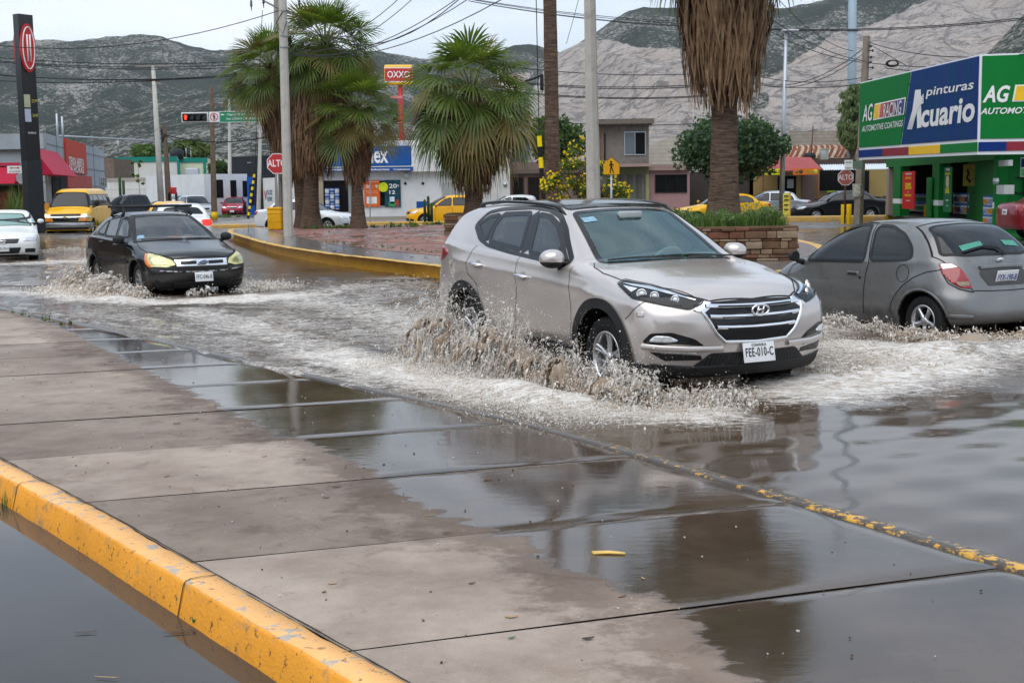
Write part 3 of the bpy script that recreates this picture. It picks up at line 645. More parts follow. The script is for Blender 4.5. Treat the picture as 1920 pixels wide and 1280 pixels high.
def build_grey_hatch():
    X,Y,h=KAPOS
    root=thing('hatchback',(X,Y,-.05),h,'small matt grey three-door hatchback with rounded tail driving away through the water','car','cars driving through the flood')
    pm=mat('matt grey paint',(.185,.185,.182),.36,.6,.55,var=.10,vs=3,dirt=(.05,.05,.05),dscale=2.2,dlo=.50,dhi=.85)
    c=Car(KA,.024,root,pm)
    c.window('L',[(-.44,.875),(-.56,1.04),(-.74,1.17),(-.95,1.275),(-1.15,1.315),(-1.36,1.315),(-1.43,1.13),(-1.50,.905)],M_gdark,r=.06,frame=.035,mirror=True)
    c.window('L',[(-1.60,.915),(-1.54,1.12),(-1.47,1.315),(-1.72,1.31),(-2.00,1.225),(-2.19,1.09),(-2.25,.98),(-2.15,.945)],M_gdark,r=.07,frame=.03,mirror=True)
    rg=[(-2.235,.50,1.30),(-2.24,0,1.33),(-2.235,-.50,1.30),(-2.40,-.56,1.20),(-2.62,-.66,1.03),(-2.70,-.40,1.00),(-2.72,0,.995),(-2.70,.40,1.00),(-2.62,.66,1.03),(-2.40,.56,1.20)]
    c.window((.80,0,-.60),rg,M_dglass,name='rear_window',r=.06,frame=.03,cut=False)
    c.window((-.62,0,-.78),[(-.98,-.46,1.30),(-.35,-.66,.98),(-.25,0,.99),(-.35,.66,.98),(-.98,.46,1.30),(-.95,0,1.33)],M_gdark,name='windscreen',r=.08,frame=.04)
    c.body(interior=(-.3,-2.5))
    c.wheels(14,5,style=0); arch_lip(c,pm)
    for l in ([(-.20,.30),(-.16,.5),(-.14,.66),(-.17,.80),(-.36,.88)],[(-1.50,.30),(-1.52,.55),(-1.545,.75),(-1.585,.90),(-1.50,1.12),(-1.42,1.33)],[(-2.66,.86),(-2.50,.83),(-2.33,.765),(-2.18,.67),(-2.07,.56),(-1.99,.45),(-1.965,.34)]):
        c.line('door_gap','L',l,.011,M_gap,off=.002,mirror=True)
    c.line('door_gap','L',[(-.38,.90),(-.62,1.14),(-.9,1.30),(-1.15,1.345),(-1.40,1.345)],.010,M_gap,off=.002,mirror=True)
    c.line('hatch_gap',(.9,0,-.35),[(-2.17,.52,1.35),(-2.36,.61,1.22),(-2.58,.71,1.02),(-2.66,.66,.94),(-2.89,.47,.635),(-2.925,.25,.625),(-2.93,0,.62),(-2.925,-.25,.625),(-2.89,-.47,.635),(-2.66,-.66,.94),(-2.58,-.71,1.02),(-2.36,-.61,1.22),(-2.17,-.52,1.35),(-2.14,0,1.37)],.011,M_gap,off=.002,closed=True)
    c.line('bumper_gap',(.6,-.8,0),[(-2.66,.71,.84),(-2.75,.70,.72),(-2.82,.60,.655),(-2.90,.47,.62)],.012,M_gap,off=.002,mirror=True)
    for sg in (-1,1):
        d=(.72,-sg*.69,0); tl=c.panel('tail_light',d,[(-2.61,sg*.71,.93),(-2.70,sg*.60,.93),(-2.76,sg*.54,.88),(-2.83,sg*.49,.775),(-2.88,sg*.475,.655),(-2.83,sg*.60,.668),(-2.75,sg*.685,.735),(-2.66,sg*.715,.84)],M_tl,off=.008,r=.03,thick=.015)
        c.panel('reverse_lens',d,[(-2.63,sg*.70,.922),(-2.70,sg*.605,.922),(-2.745,sg*.56,.885),(-2.66,sg*.69,.865)],M_hl,off=.012,r=.01,parent=tl)
        c.panel('reverse_lens',d,[(-2.79,sg*.63,.73),(-2.85,sg*.51,.735),(-2.865,sg*.50,.69),(-2.82,sg*.60,.685)],mat('broken lens',(.25,.2,.13),.3,var=.4,vs=30),off=.012,r=.01,parent=tl)
        c.line('bumper_strip',(.5,-sg*.86,0),[(-2.55,sg*.80,.37),(-2.80,sg*.72,.365),(-2.95,sg*.52,.355)],.05,M_gap if 0 else pm,off=.006,rise=.014)
        q=c.S.cast(np.array([[-1.31,sg*2.,.76]]),np.array([0,-sg*1.,0]))[0]
        hd=c.panel('door_handle','R' if sg<0 else 'L',[(-1.42,.735),(-1.22,.735),(-1.22,.785),(-1.42,.785)],pm,off=.010,r=.02,thick=.02)
        c.panel('handle_recess','R' if sg<0 else 'L',[(-1.40,.742),(-1.25,.742),(-1.25,.765),(-1.40,.765)],M_gap,off=.014,r=.008,parent=hd)
        T=Matrix.Translation((-1.45,q[1]+sg*.004,.715))@Matrix.Rotation(-sg*PI/2,4,'X'); m=MB(); m.lathe([(.0,.006),(.014,.006),(.018,0)],T=T,n=12); m.build('lock',M_gap,root,True)
    c.line('fuel_flap','L',[(-2.15+.095*math.cos(a),.80+.095*math.sin(a)) for a in [2*PI*k/24 for k in range(24)]],.007,M_gap,off=.003,closed=True)
    pr=c.panel('plate_recess','B',[(-.30,.87),(.30,.87),(.34,.80),(.26,.68),(-.26,.68),(-.34,.80)],mat('recess grey',(.06,.06,.06),.5),off=.004,r=.02)
    c.line('hatch_handle','B',[(-.31,.875),(0,.885),(.31,.875)],.04,pm,off=.012,rise=.02,parent=pr)
    c.plate(frameT((-2.915,0,.765),(0,-1,0),(-.30,0,1)),'FYX-190-B',.31,.155,ink=mat('plate blue ink',(.03,.07,.32),.5,var=0))
    m=MB(); m.lathe([(0,.012),(.030,.010),(.045,0)],T=frameT((-2.80,0,.945),(0,-1,0),(-.45,0,1))@Matrix.Diagonal((1.3,.7,1,1)),n=20); m.build('badge',M_chrome,root,True)
    wd=(.80,0,-.60)
    c.line('rear_wiper',wd,[(-2.74,-.12,.985),(-2.66,-.06,1.04),(-2.64,.12,1.07),(-2.67,.42,1.03)],.03,M_blackp,off=.02,rise=.02)
    st=mat('sticker teal',(.05,.26,.19),.4,var=.35,vs=50)
    c.panel('permit_sticker',wd,[(-2.60,.42,1.10),(-2.57,.10,1.13),(-2.62,.10,1.08),(-2.66,.42,1.05)],st,off=.008)
    c.panel('permit_sticker',wd,[(-2.56,-.22,1.13),(-2.55,-.44,1.13),(-2.62,-.46,1.07),(-2.62,-.23,1.08)],st,off=.008)
    sc=MB()
    for (x,z,a) in ((-2.36,.62,.05),(-2.44,.60,.1),(-2.52,.605,.06)): c.line('','L',[(x-a,z),(x,z+.012),(x+a*.6,z+.004)],.012,None,off=.003,mb=sc)
    sc.build('paint_scratch',M_gap,root,True)
    mirrors(c,-.40,.93,.93,.08,.15,.13,low=False,m=M_blackp)
    c.line('roof_seam','T',[(-2.13,-.42),(-2.06,0),(-2.13,.42)],.008,M_gap,off=.002)
    cabin(c,[(-1.25,.32),(-1.25,-.32),(-2.0,.3),(-2.0,-.3)],(-.55,.78,1.15),(-.8,.32,.85),zs=.36)
def build_black_saloon():
    X,Y,h=FOPOS
    root=thing('sedan',(X,Y,0),h,'black sedan with yellowed headlights and a roof rack coming through the flood','car','cars driving through the flood')
    pm=paint('black car paint',(.005,.005,.006),.0,.2,grime=(.015,.014,.012))
    pm.node_tree.nodes['Principled BSDF'].inputs['Coat Weight'].default_value=.35
    c=Car(FO,.025,root,pm)
    c.window('R',[(-1.22,1.03),(-1.33,1.22),(-1.45,1.345),(-1.22,1.325),(-.98,1.22),(-.70,1.035)],M_gclear,r=.04,frame=.03,mirror=True)
    c.window('R',[(-1.96,1.025),(-2.11,1.32),(-1.58,1.37),(-1.42,1.20),(-1.32,1.03)],M_gteal,r=.04,frame=.03,mirror=True)
    c.window('R',[(-2.38,1.06),(-2.52,1.10),(-2.30,1.26),(-2.16,1.30),(-2.06,1.05)],M_gdark,r=.03,frame=.03,mirror=True)
    wd=(-.60,0,-.80)
    c.window(wd,[(-1.24,-.50,1.36),(-.40,-.73,.97),(-.33,-.4,.985),(-.30,0,.99),(-.33,.4,.985),(-.40,.73,.97),(-1.24,.50,1.36),(-1.22,0,1.385)],M_gclear,name='windscreen',r=.05,frame=.06)
    c.window((.62,0,-.78),[(-2.66,-.46,1.34),(-3.10,-.62,1.12),(-3.16,0,1.12),(-3.10,.62,1.12),(-2.66,.46,1.34),(-2.64,0,1.36)],M_gclear,name='rear_window',r=.05,frame=.05)
    c.body(interior=(-.35,-3.1))
    c.wheels(15,9,rmat=mat('dull wheel cover',(.30,.29,.28),.4,.6)); arch_lip(c,pm)
    for l in ([(-.62,.30),(-.60,.55),(-.58,.80),(-.62,.97)],[(-1.30,.30),(-1.32,.7),(-1.30,1.0)],[(-2.12,.33),(-2.22,.60),(-2.28,.80),(-2.26,1.0)]): c.line('door_gap','R',l,.009,M_gap,off=.002,mirror=True)
    c.line('side_moulding','R',[(-.45,.62),(-2.25,.645)],.04,M_blackp,off=.008,mirror=True,rise=.006)
    c.line('bonnet_gap','T',[(-.36,-.72),(-.1,-.76),(.34,-.74),(.62,-.62),(.78,-.44),(.80,0),(.78,.44),(.62,.62),(.34,.74),(-.1,.76),(-.36,.72)],.010,M_gap,off=.002)
    ym=mat('yellowed headlamp',(.62,.58,.25),.16,.1,1,var=.18,vs=9)
    for sg in (-1,1):
        d=(-.74,-sg*.67,-.1); O=[(.33,sg*.78,.79),(.385,sg*.735,.80),(.66,sg*.61,.75),(.775,sg*.47,.685),(.835,sg*.43,.60),(.80,sg*.575,.56),(.62,sg*.80,.575),(.50,sg*.83,.63)]
        hl=c.panel('headlight',d,O,ym,off=.010,r=.02,thick=.02)
        c.panel('lamp_reflector',d,[(.50,sg*.755,.735),(.66,sg*.64,.71),(.74,sg*.53,.665),(.78,sg*.50,.61),(.70,sg*.66,.60),(.56,sg*.78,.62)],mat('hazed reflector',(.50,.50,.26),.12,.5,1,var=.5,vs=30),off=.014,r=.03,parent=hl)
        c.panel('turn_signal',d,[(.33,sg*.785,.785),(.37,sg*.76,.785),(.52,sg*.80,.68),(.66,sg*.775,.575),(.60,sg*.81,.575),(.49,sg*.835,.64)],M_amber,off=.014,r=.01,parent=hl)
        c.line('headlight_rim',d,O,.012,M_gap,off=.012,closed=True,r=.02,parent=hl)
        c.panel('fog_recess',d,[(.66,sg*.74,.32),(.80,sg*.54,.30),(.78,sg*.52,.20),(.66,sg*.72,.21)],M_blackp,off=.006,r=.015)
        q=c.S.cast(np.array([[-1.18,sg*2.,.90]]),np.array([0,-sg*1.,0]))[0]
        for x,z in ((-1.18,.90),(-2.08,.925)):
            m=MB(); m.tube([(x+.1,q[1],z),(x,q[1]+sg*.035,z),(x-.1,q[1],z+.004)],[.014,.018,.014],8); m.build('door_handle',pm,root,True)
        c.panel('tail_light',(.7,-sg*.7,0),[(-3.35,sg*.8,.95),(-3.55,sg*.6,.93),(-3.58,sg*.6,.75),(-3.4,sg*.8,.78)],M_tl,off=.006,r=.02)
    g=c.panel('grille','F',[(-.46,.69),(.46,.69),(.43,.575),(-.43,.575)],M_chrome,off=.006,r=.02,thick=.012)
    for y0,y1 in ((-.36,-.10),(.10,.36)): c.panel('grille_opening','F',[(y0,.655),(y1,.66),(y1,.61),(y0,.605)],M_gloss,off=.012,parent=g)
    T=frameT((.905,0,.635),(0,1,0)); m=MB(); m.lathe([(0,.012),(.055,.010),(.062,.0)],T=T@Matrix.Diagonal((1.35,.62,1,1)),n=24); bd=m.build('badge',mat('badge blue',(.02,.05,.16),.2,coat=1,var=0),root,True)
    m=MB(); m.tube([T@Vector((.082*math.cos(a),.038*math.sin(a),.006)) for a in [2*PI*k/28 for k in range(29)]],.005,6,cap=False); m.build('badge_rim',M_chrome,bd,True)
    text('Ford',.038,M_chrome,T@Matrix.Translation((0,0,.014)),bd,shear=.35,sx=1.3)
    c.panel('lower_grille','F',[(-.50,.565),(.50,.565),(.40,.50),(-.40,.50)],mat('mesh black',(.02,.02,.02),.6,bump=.4,bs=150),off=.008,r=.02)
    c.line('worn_bumper_edge','F',[(-.72,.52),(-.45,.50),(0,.485),(.45,.50),(.80,.535)],.022,mat('scuffed bumper',(.45,.45,.45),.5,var=.5,vs=18,dirt=(.01,.01,.01),dscale=14,dlo=.45,dhi=.55),off=.008)
    c.panel('air_dam','F',[(-.48,.33),(.48,.33),(.48,.22),(-.48,.22)],M_blackp,off=.006,r=.02)
    c.plate(frameT((.915,0,.40),(0,1,0),(-.12,0,1)),'FFC-046-B',.305,.155)
    wiper(c,wd,[(-.27,.05,1.0),(-.36,-.35,.99),(-.42,-.62,.98)]); wiper(c,wd,[(-.27,.12,1.0),(-.34,.40,.99),(-.42,.66,.98)])
    mirrors(c,-.62,.95,1.00,.10,.20,.15,low=False,m=M_blackp)
    c.panel('permit_sticker',wd,[(-.50,-.66,1.045),(-.50,-.52,1.045),(-.60,-.52,1.10),(-.60,-.62,1.10)],mat('sticker blue white',(.20,.36,.46),.4,var=.6,vs=60),off=.006)
    for x in (-1.55,-2.25):
        m=MB(); m.tube([(x,-.66,1.545),(x,.66,1.545)],.022,8)
        for sg in (-1,1): m.tube([(x,sg*.60,1.54),(x+.03,sg*.58,1.46),(x+.08,sg*.62,1.38)],[.022,.028,.03],6)
        m.build('roof_rack_bar',M_blackp,root,True)
    cabin(c,[(-1.45,.36),(-1.45,-.36),(-2.3,.36),(-2.3,-.36)],(-.72,.82,1.2),(-.98,.36,.86),zs=.40)
    d=Vector((math.cos(h),math.sin(h),0)); l=Vector((-d.y,d.x,0)); lo=Vector((X,Y,0))+d*(-1.38)+l*.36+Vector((0,0,.44))
    driver(lo,h,'driver in orange long sleeves holding the steering wheel of the black sedan',mat('orange shirt',(.75,.20,.06),.9),[(.34,-.17,.46),(.36,.19,.45)])
# ---------------------------------------------------------------- traffic and parked cars further off
def gen(kind,fo,ro,wb,w,h,hood=.95,belt=.98,rw=.31,**k):
    L0=-wb-ro; c=-.30
    n=fo
    T={'sedan':[(n+.2,.45),(n-.02,.68),(n-.12,.75),(n-.35,.83),(.05,hood-.06),(c,hood),(c-.1,hood+.03),(c-.5,h-.24),(c-.85,h-.09),(c-1.1,h-.02),(c-1.6,h),(c-2.1,h-.05),(c-2.35,h-.12),(-wb-.28,1.12),(-wb-.42,1.07),(L0+.1,1.03),(L0-.1,.9)],
       'hatch':[(n+.2,.45),(n-.02,.72),(n-.10,.80),(n-.3,.88),(.05,hood-.05),(c+.1,hood),(c,hood+.04),(c-.5,h-.22),(c-.85,h-.07),(c-1.15,h-.01),(c-1.7,h),(c-2.2,h-.04),(-wb-.25,h-.10),(L0+.12,1.10),(L0+.03,.95),(L0-.1,.85)],
       'suv':[(n+.2,.55),(n,.80),(n-.1,.92),(n-.35,1.0),(.05,hood-.04),(c,hood),(c-.08,hood+.03),(c-.5,h-.26),(c-.85,h-.08),(c-1.1,h-.01),(c-1.7,h),(c-2.4,h-.02),(-wb-.45,h-.08),(L0+.12,h-.35),(L0+.03,1.05),(L0-.1,.9)],
       'pickup':[(n+.2,.6),(n,.95),(n-.1,1.02),(n-.4,1.08),(.05,hood-.02),(c,hood),(c-.08,hood+.03),(c-.5,h-.25),(c-.8,h-.08),(c-1.1,h-.01),(c-1.7,h),(c-2.15,h-.03),(c-2.28,h-.3),(c-2.34,1.12),(L0-.2,1.12)],
       'van':[(n+.2,.7),(n,.98),(n-.06,1.06),(n-.3,1.16),(n-.62,1.24),(n-.70,1.28),(n-1.22,h-.16),(n-1.45,h-.05),(n-1.8,h),(-wb-.5,h),(L0+.1,h-.08),(L0,h-.4),(L0-.1,1.0)]}[kind]
    sp=dict(w=w,rw=rw,ra=rw+.055,wb=wb,tw=.2,top=T,belt=[(n,belt-.16),(0,belt-.06),(c-.3,belt),(L0,belt+.05)],
      plan=[(n+.05,.88),(n-.25,.95),(.1,1.0),(-wb,1.0),(L0+.2,.96),(L0,.9)],bot=[(n,.26),(n-.3,.2),(-wb,.21),(L0,.3)],
      nose=[(0,n-.16),(.2,n-.07),(.35,n-.01),(.55,n),(.7,n-.04),(.85,n-.14),(1.1,n-.5)] if kind not in('suv','pickup','van') else [(0,n-.1),(.3,n-.02),(.5,n),(.8,n-.02),(.98,n-.08),(1.2,n-.25)],
      tail=[(.15,L0+.12),(.4,L0+.01),(.7,L0),(1.0,L0+.04),(1.4,L0+.16)],
      nc=.22,np=3,tcv=.12,kf=.15,kr=.10,tum=.40,ledge=.015,bulge=.09,crown=.04,hcrown=.04,zmid=.62,flare=.02,flw=.14,rts=.12,rn=.11,rt=.11,xm=c-1.5,stop=.05)
    if kind=='van': sp.update(tum=.13,rts=.16,nc=.12,crown=.05,xm=-1.0,kr=.02,rt=.10,tail=[(.2,L0+.05),(.5,L0),(1.5,L0+.03),(2,L0+.12)])
    if kind=='pickup': sp['cut']=[((c-2.42+L0+.10)/2,0,1.3,abs(c-2.42-L0-.10)/2,w-.10,.45,.02)]
    sp.update(k); sp['kind']=kind; sp['c']=c; sp['n']=n; sp['L0']=L0; sp['h_']=h; sp['b_']=belt
    return sp
def far_car(name,sp,X,Y,h,col,label,cat,group,plate=None,res=.045,front=True,rear=True,lit=False,metal=.2,glassm=None,badge=None,grille=True,hl=None,z=0,tl=None,pgrp=None):
    root=thing(name,(X,Y,z),h,label,cat,group); pm=paint(label[:18]+' paint',col,metal,.3); pm.node_tree.nodes['Principled BSDF'].inputs['Coat Weight'].default_value=.3 if metal<.1 else .6; pm.node_tree.nodes['Principled BSDF'].inputs['Specular IOR Level'].default_value=.25
    G=glassm or M_dglass; c=Car(sp,res,root,pm); k=sp['kind']; cx,n,L0,H,b=sp['c'],sp['n'],sp['L0'],sp['h_'],sp['b_']; w=sp['w']; wb=sp['wb']; fr=.03
    wn=dict(r=.04,frame=fr,cut=False)
    b=b+.035
    if k=='van':
        c.window('R',[(n-.93,1.33),(n-1.22,1.78),(n-1.75,1.80),(n-1.75,1.30)],G,mirror=True,**wn)
        for a0,a1 in ((n-1.85,n-2.75),(n-2.83,n-3.75),(n-3.83,L0+.22)): c.window('R',[(a0,1.30),(a0,1.80),(a1,1.80),(a1,1.30)],G,mirror=True,**wn)
        c.window((-.7,0,-.7),[(n-1.26,-.72,H-.19),(n-.76,-.86,1.32),(n-.70,0,1.31),(n-.76,.86,1.32),(n-1.26,.72,H-.19),(n-1.22,0,H-.16)],M_gteal if 0 else G,name='windscreen',r=.08,frame=.04,cut=False)
        c.window('B',[(-.72,1.25),(-.70,1.78),(.70,1.78),(.72,1.25)],G,name='rear_window',**wn)
    else:
        zt=H-.115
        c.window('R',[(cx-1.02,b),(cx-1.08,zt-.02),(cx-.98,zt-.02),(cx-.72,zt-.10),(cx-.42,b+.10),(cx-.28,b)],G,mirror=True,**wn)
        rx={'sedan':-wb-.05,'hatch':-wb+.02,'suv':-wb+.05,'pickup':cx-2.10}[k]
        c.window('R',[(cx-1.12,b),(cx-1.16,zt-.02),(max(rx+.25,cx-2.0),zt-.04),(rx+.10,b+.17),(rx+.04,b+.02)],G,mirror=True,**wn)
        if k in('suv',): c.window('R',[(rx-.06,b+.03),(rx+.02,b+.24),(rx-.30,b+.28),(rx-.42,b+.18),(rx-.34,b+.06)],G,mirror=True,**wn)
        c.window((-.58,0,-.81),[(cx-.86,-w*.60,H-.125),(cx-.42,-w*.72,H-.33),(cx-.10,-w*.84,sp['top'][5][1] if 0 else b+.05),(cx+.0,0,b+.06),(cx-.10,w*.84,b+.05),(cx-.42,w*.72,H-.33),(cx-.86,w*.60,H-.125),(cx-.84,0,H-.10)],G,name='windscreen',r=.06,frame=.035,cut=False)
        if k=='sedan': c.window((.6,0,-.8),[(cx-2.36,-w*.55,H-.14),(-wb-.22,-w*.72,1.15),(-wb-.28,0,1.15),(-wb-.22,w*.72,1.15),(cx-2.36,w*.55,H-.14),(cx-2.33,0,H-.12)],G,name='rear_window',r=.06,frame=.04,cut=False)
        elif k!='pickup': c.window((.9,0,-.4),[(L0+.30,-w*.60,H-.17),(L0+.12,-w*.74,1.12),(L0+.1,0,1.10),(L0+.12,w*.74,1.12),(L0+.30,w*.60,H-.17)],G,name='rear_window',r=.06,frame=.04,cut=False)
        else: c.window('B',[(-w*.62,1.2),(-w*.58,H-.14),(w*.58,H-.14),(w*.62,1.2)],G,name='rear_window',**wn)
    c.body(); c.wheels(15 if sp['rw']<.33 else 16,7 if k!='van' else 8,style=1 if k=='sedan' else 0); arch_lip(c,pm if k!='suv' else M_blackp)
    dg=[[(cx-.22,.32),(cx-.18,.6),(cx-.22,b-.05)],[(cx-1.08,.32),(cx-1.08,b-.04)]] if k!='van' else [[(n-.95,.35),(n-.90,.9),(n-.98,1.28)],[(n-1.8,.35),(n-1.8,1.85)],[(n-2.8,.35),(n-2.8,1.85)]]
    for l in dg: c.line('door_gap','R',l,.012,M_gap,off=.003,mirror=True)
    zl=b-.10
    for x in ((cx-.93,cx-1.78) if k!='van' else (n-1.66,)):
        c.line('door_handle','R',[(x-.09,zl),(x+.09,zl)],.03,M_chrome if k=='van' else pm,off=.008,rise=.02,mirror=True)
    zh={'sedan':.66,'hatch':.73,'suv':.84,'pickup':.90,'van':.86}[k]
    if front:
        for sg in (-1,1):
            d=(-.8,-sg*.6,-.1)
            P=[(n-.42,sg*w*.97,zh+.09),(n-.12,sg*w*.72,zh+.06),(n-.04,sg*w*.56,zh-.02),(n-.06,sg*w*.60,zh-.07),(n-.25,sg*w*.92,zh-.06)] if k!='van' else [(n-.05,sg*w*.93,zh+.10),(n-.02,sg*w*.66,zh+.10),(n-.02,sg*w*.66,zh-.02),(n-.05,sg*w*.93,zh-.02)]
            if k=='suv': P=[(n-.30,sg*w*.96,zh+.10),(n-.05,sg*w*.62,zh+.06),(n-.03,sg*w*.60,zh-.07),(n-.25,sg*w*.94,zh-.05)]
            o=c.panel('headlight',d if k!='van' else (-1,0,0),P,hl or M_hl,off=.006,r=.02,thick=.01)
            if lit:
                m=MB(); m.lathe([(0,.02),(.07,.0)],T=frameT((n+.01,sg*w*.84,zh+.05),(0,1,0)),n=14); m.build('lit_bulb',mat('lit headlamp',(1,.75,.4),.3,emit=4.,var=0),o,True)
            if k=='van': c.panel('turn_signal',(-1,0,0),[(n,sg*w*.93,zh-.10),(n,sg*w*.60,zh-.10),(n,sg*w*.60,zh-.19),(n,sg*w*.93,zh-.19)],M_amber,off=.006,r=.01)
            elif k!='pickup': c.panel('fog_recess',d,[(n-.20,sg*w*.86,.40),(n-.04,sg*w*.60,.41),(n-.06,sg*w*.60,.31),(n-.2,sg*w*.86,.30)],M_blackp,off=.005,r=.02)
        if k=='van':
            c.panel('grille','F',[(-w*.64,.975),(w*.64,.975),(w*.64,.87),(-w*.64,.87)],M_gloss,off=.006); c.panel('grille','F',[(-w*.58,.79),(w*.58,.79),(w*.54,.66),(-w*.54,.66)],M_gloss,off=.006)
            c.line('chrome_strip','F',[(-w*.97,.825),(w*.97,.825)],.07,M_chrome,off=.012,rise=.02); m=MB(); m.box((n+.05,0,.825),(.03,.18,.06),bev=.01); m.box((n+.055,0,.825),(.03,.07,.10),bev=.01); m.build('badge',mat('badge gold',(.6,.5,.25),.3,.8,var=0),root,True)
            c.line('bumper','F',[(-w*1.0,.50),(0,.50),(w*1.0,.50)],.20,mat('worn chrome',(.45,.45,.46),.25,.9,var=.3,vs=9),off=.05,rise=.03)
            c.line('bumper_pad','F',[(-w*1.0,.62),(0,.62),(w*1.0,.62)],.06,M_blackp,off=.06,rise=.03)
            c.panel('air_dam','F',[(-w*.95,.39),(w*.95,.39),(w*.9,.30),(-w*.9,.30)],M_blackp,off=.02,r=.02)
        elif grille:
            g=c.panel('grille','F',[(-w*.46,zh+.0),(w*.46,zh+.0),(w*.40,zh-.11),(-w*.40,zh-.11)],M_gloss,off=.005,r=.03)
            c.line('grille_bar','F',[(-w*.44,zh+.015),(w*.44,zh+.015)],.022,M_chrome,off=.012,rise=.01,parent=g)
            if badge is not None:
                m=MB(); m.tube([frameT((n+.02,0,zh-.05),(0,1,0))@Vector((.07*math.cos(a),.055*math.sin(a),0)) for a in [2*PI*q/20 for q in range(21)]],.011,6,cap=False); m.box((n+.025,0,zh-.05),(.012,.19,.028)); m.build('badge',M_chrome,g,True)
            c.panel('air_intake','F',[(-w*.50,.44),(w*.50,.44),(w*.42,.29),(-w*.42,.29)],M_blackp,off=.005,r=.03)
    if rear:
        zr={'sedan':.93,'hatch':.95,'suv':1.0,'pickup':.95,'van':1.05}[k]
        for sg in (-1,1):
            P=[(L0+.30,sg*w*.95,zr+.03),(L0+.05,sg*w*.80,zr+.04),(L0+.03,sg*w*.62,zr+.02),(L0+.03,sg*w*.64,zr-.13),(L0+.05,sg*w*.80,zr-.17),(L0+.24,sg*w*.95,zr-.12)]
            c.panel('tail_light',(.7,-sg*.7,0),P,tl or M_tl,off=.006,r=.03,thick=.01)
    if plate:
        if front: c.plate(frameT((n+.035,0,.42 if k not in('van',) else .50),(0,1,0)),plate,.30,.15)
        else: c.plate(frameT((L0-.02,0,.78),(0,-1,0)),plate,.30,.15)
    if k=='van':
        mirrors(c,n-1.0,w+.17,1.42,.10,.20,.30,low=False,m=M_blackp)
    else: mirrors(c,cx-.28,w+.09,b+.06,.08,.17,.12,low=False)
    return c
# ---------------------------------------------------------------- ground, kerbs, pavement, water
def interp(pts,t,k=0):
    """value of the other coordinate along a polyline sorted by coordinate k"""
    p=sorted(pts,key=lambda q:q[k]); return float(np.interp(t,[q[k] for q in p],[q[1-k] for q in p]))
def resample(pts,step):
    o=[Vector(pts[0])]
    for a,b in zip(pts,pts[1:]):
        a,b=Vector(a),Vector(b); n=max(1,int((b-a).length/step)); o+=[a.lerp(b,i/n) for i in range(1,n+1)]
    return o
def smoothline(pts,n=2):
    p=[Vector(q) for q in pts]
    for _ in range(n):
        o=[p[0]]
        for a,b in zip(p,p[1:]): o+=[a.lerp(b,.25),a.lerp(b,.75)]
        o.append(p[-1]); p=o
    return p
def N(x,y,z=0): return noise.noise(Vector((x,y,z)))
def setattr_f(o,name,vals):
    a=o.data.attributes.new(name,'FLOAT','POINT'); a.data.foreach_set('value',np.array(vals,dtype=np.float32))
KERB_L=[(-12.6,20.5),(-9.7,16.6),(-3.18,7.89),(-2.18,6.60),(-1.32,5.42),(-.58,4.41),(.35,3.15),(1.6,1.4),(2.6,0),(4.1,-2)]
KERB_R=[(-13.5,26.2),(-10.2,22.3),(-7.55,19.07),(-5.52,16.49),(-3.75,14.14),(-2.33,12.16),(-1.15,10.57),(-.36,9.55),(.14,8.85),(.63,8.05),(1.05,7.31),(1.43,6.62),(1.73,6.08),(2.18,5.24),(2.9,3.9),(4.4,1.2),(6.2,-2)]
def midx(y): return (interp(KERB_L,y,1)+interp(KERB_R,y,1))/2
def polyin(x,y,P):
    r=False;n=len(P)
    for i in range(n):
        (a,b),(c,d)=P[i][:2],P[(i+1)%n][:2]
        if (b>y)!=(d>y) and x<(c-a)*(y-b)/(d-b)+a: r=not r
    return r
def ground_z(x,y):
    g=.14*float(sstep((y-45)/8)) if True else 0
    if y<26 and x<midx(min(max(y,-2),25)): g=-.22
    return g
def build_ground():
    ys=[-30,-15,-8,-4]+list(np.arange(-2,26,.5))+list(np.arange(26,60,1.5))+[60,65,75,90,110,150,220,350,600,1200,4000]
    V=[];F=[]; m=0
    for y in ys:
        a=list(np.arange(-14,12,.5)); far=[-4000,-1500,-600,-250,-120,-70,-45,-30,-22,-17]; row=far+a+[12,14,17,22,30,45,70,120,250,600,1500,4000]; m=len(row)
        for x in row: V.append((x,y,ground_z(x,y)+.006*N(x*.7,y*.7)))
    for i in range(len(ys)-1):
        for j in range(m-1): F.append((i*m+j,i*m+j+1,(i+1)*m+j+1,(i+1)*m+j))
    ma=mat('wet asphalt',(.075,.072,.070),.35,var=.35,vs=.8,bump=.35,bs=30,dirt=(.12,.105,.09),dscale=.35,dlo=.45,dhi=.7)
    b=ma.node_tree.nodes['Principled BSDF']; n=ma.node_tree
    t=nn(n,'ShaderNodeTexNoise',Scale=.5,Detail=6,Roughness=.6); tcx=n.nodes.new('ShaderNodeTexCoord'); n.links.new(tcx.outputs['Object'],t.inputs['Vector'])
    r=nn(n,'ShaderNodeMapRange'); r.inputs[1].default_value=.42; r.inputs[2].default_value=.60; r.inputs[3].default_value=.05; r.inputs[4].default_value=.55
    n.links.new(t.outputs['Fac'],r.inputs[0]); n.links.new(r.outputs[0],b.inputs['Roughness'])
    tag(meshobj('road',V,F,ma,smooth=True),kind='structure')
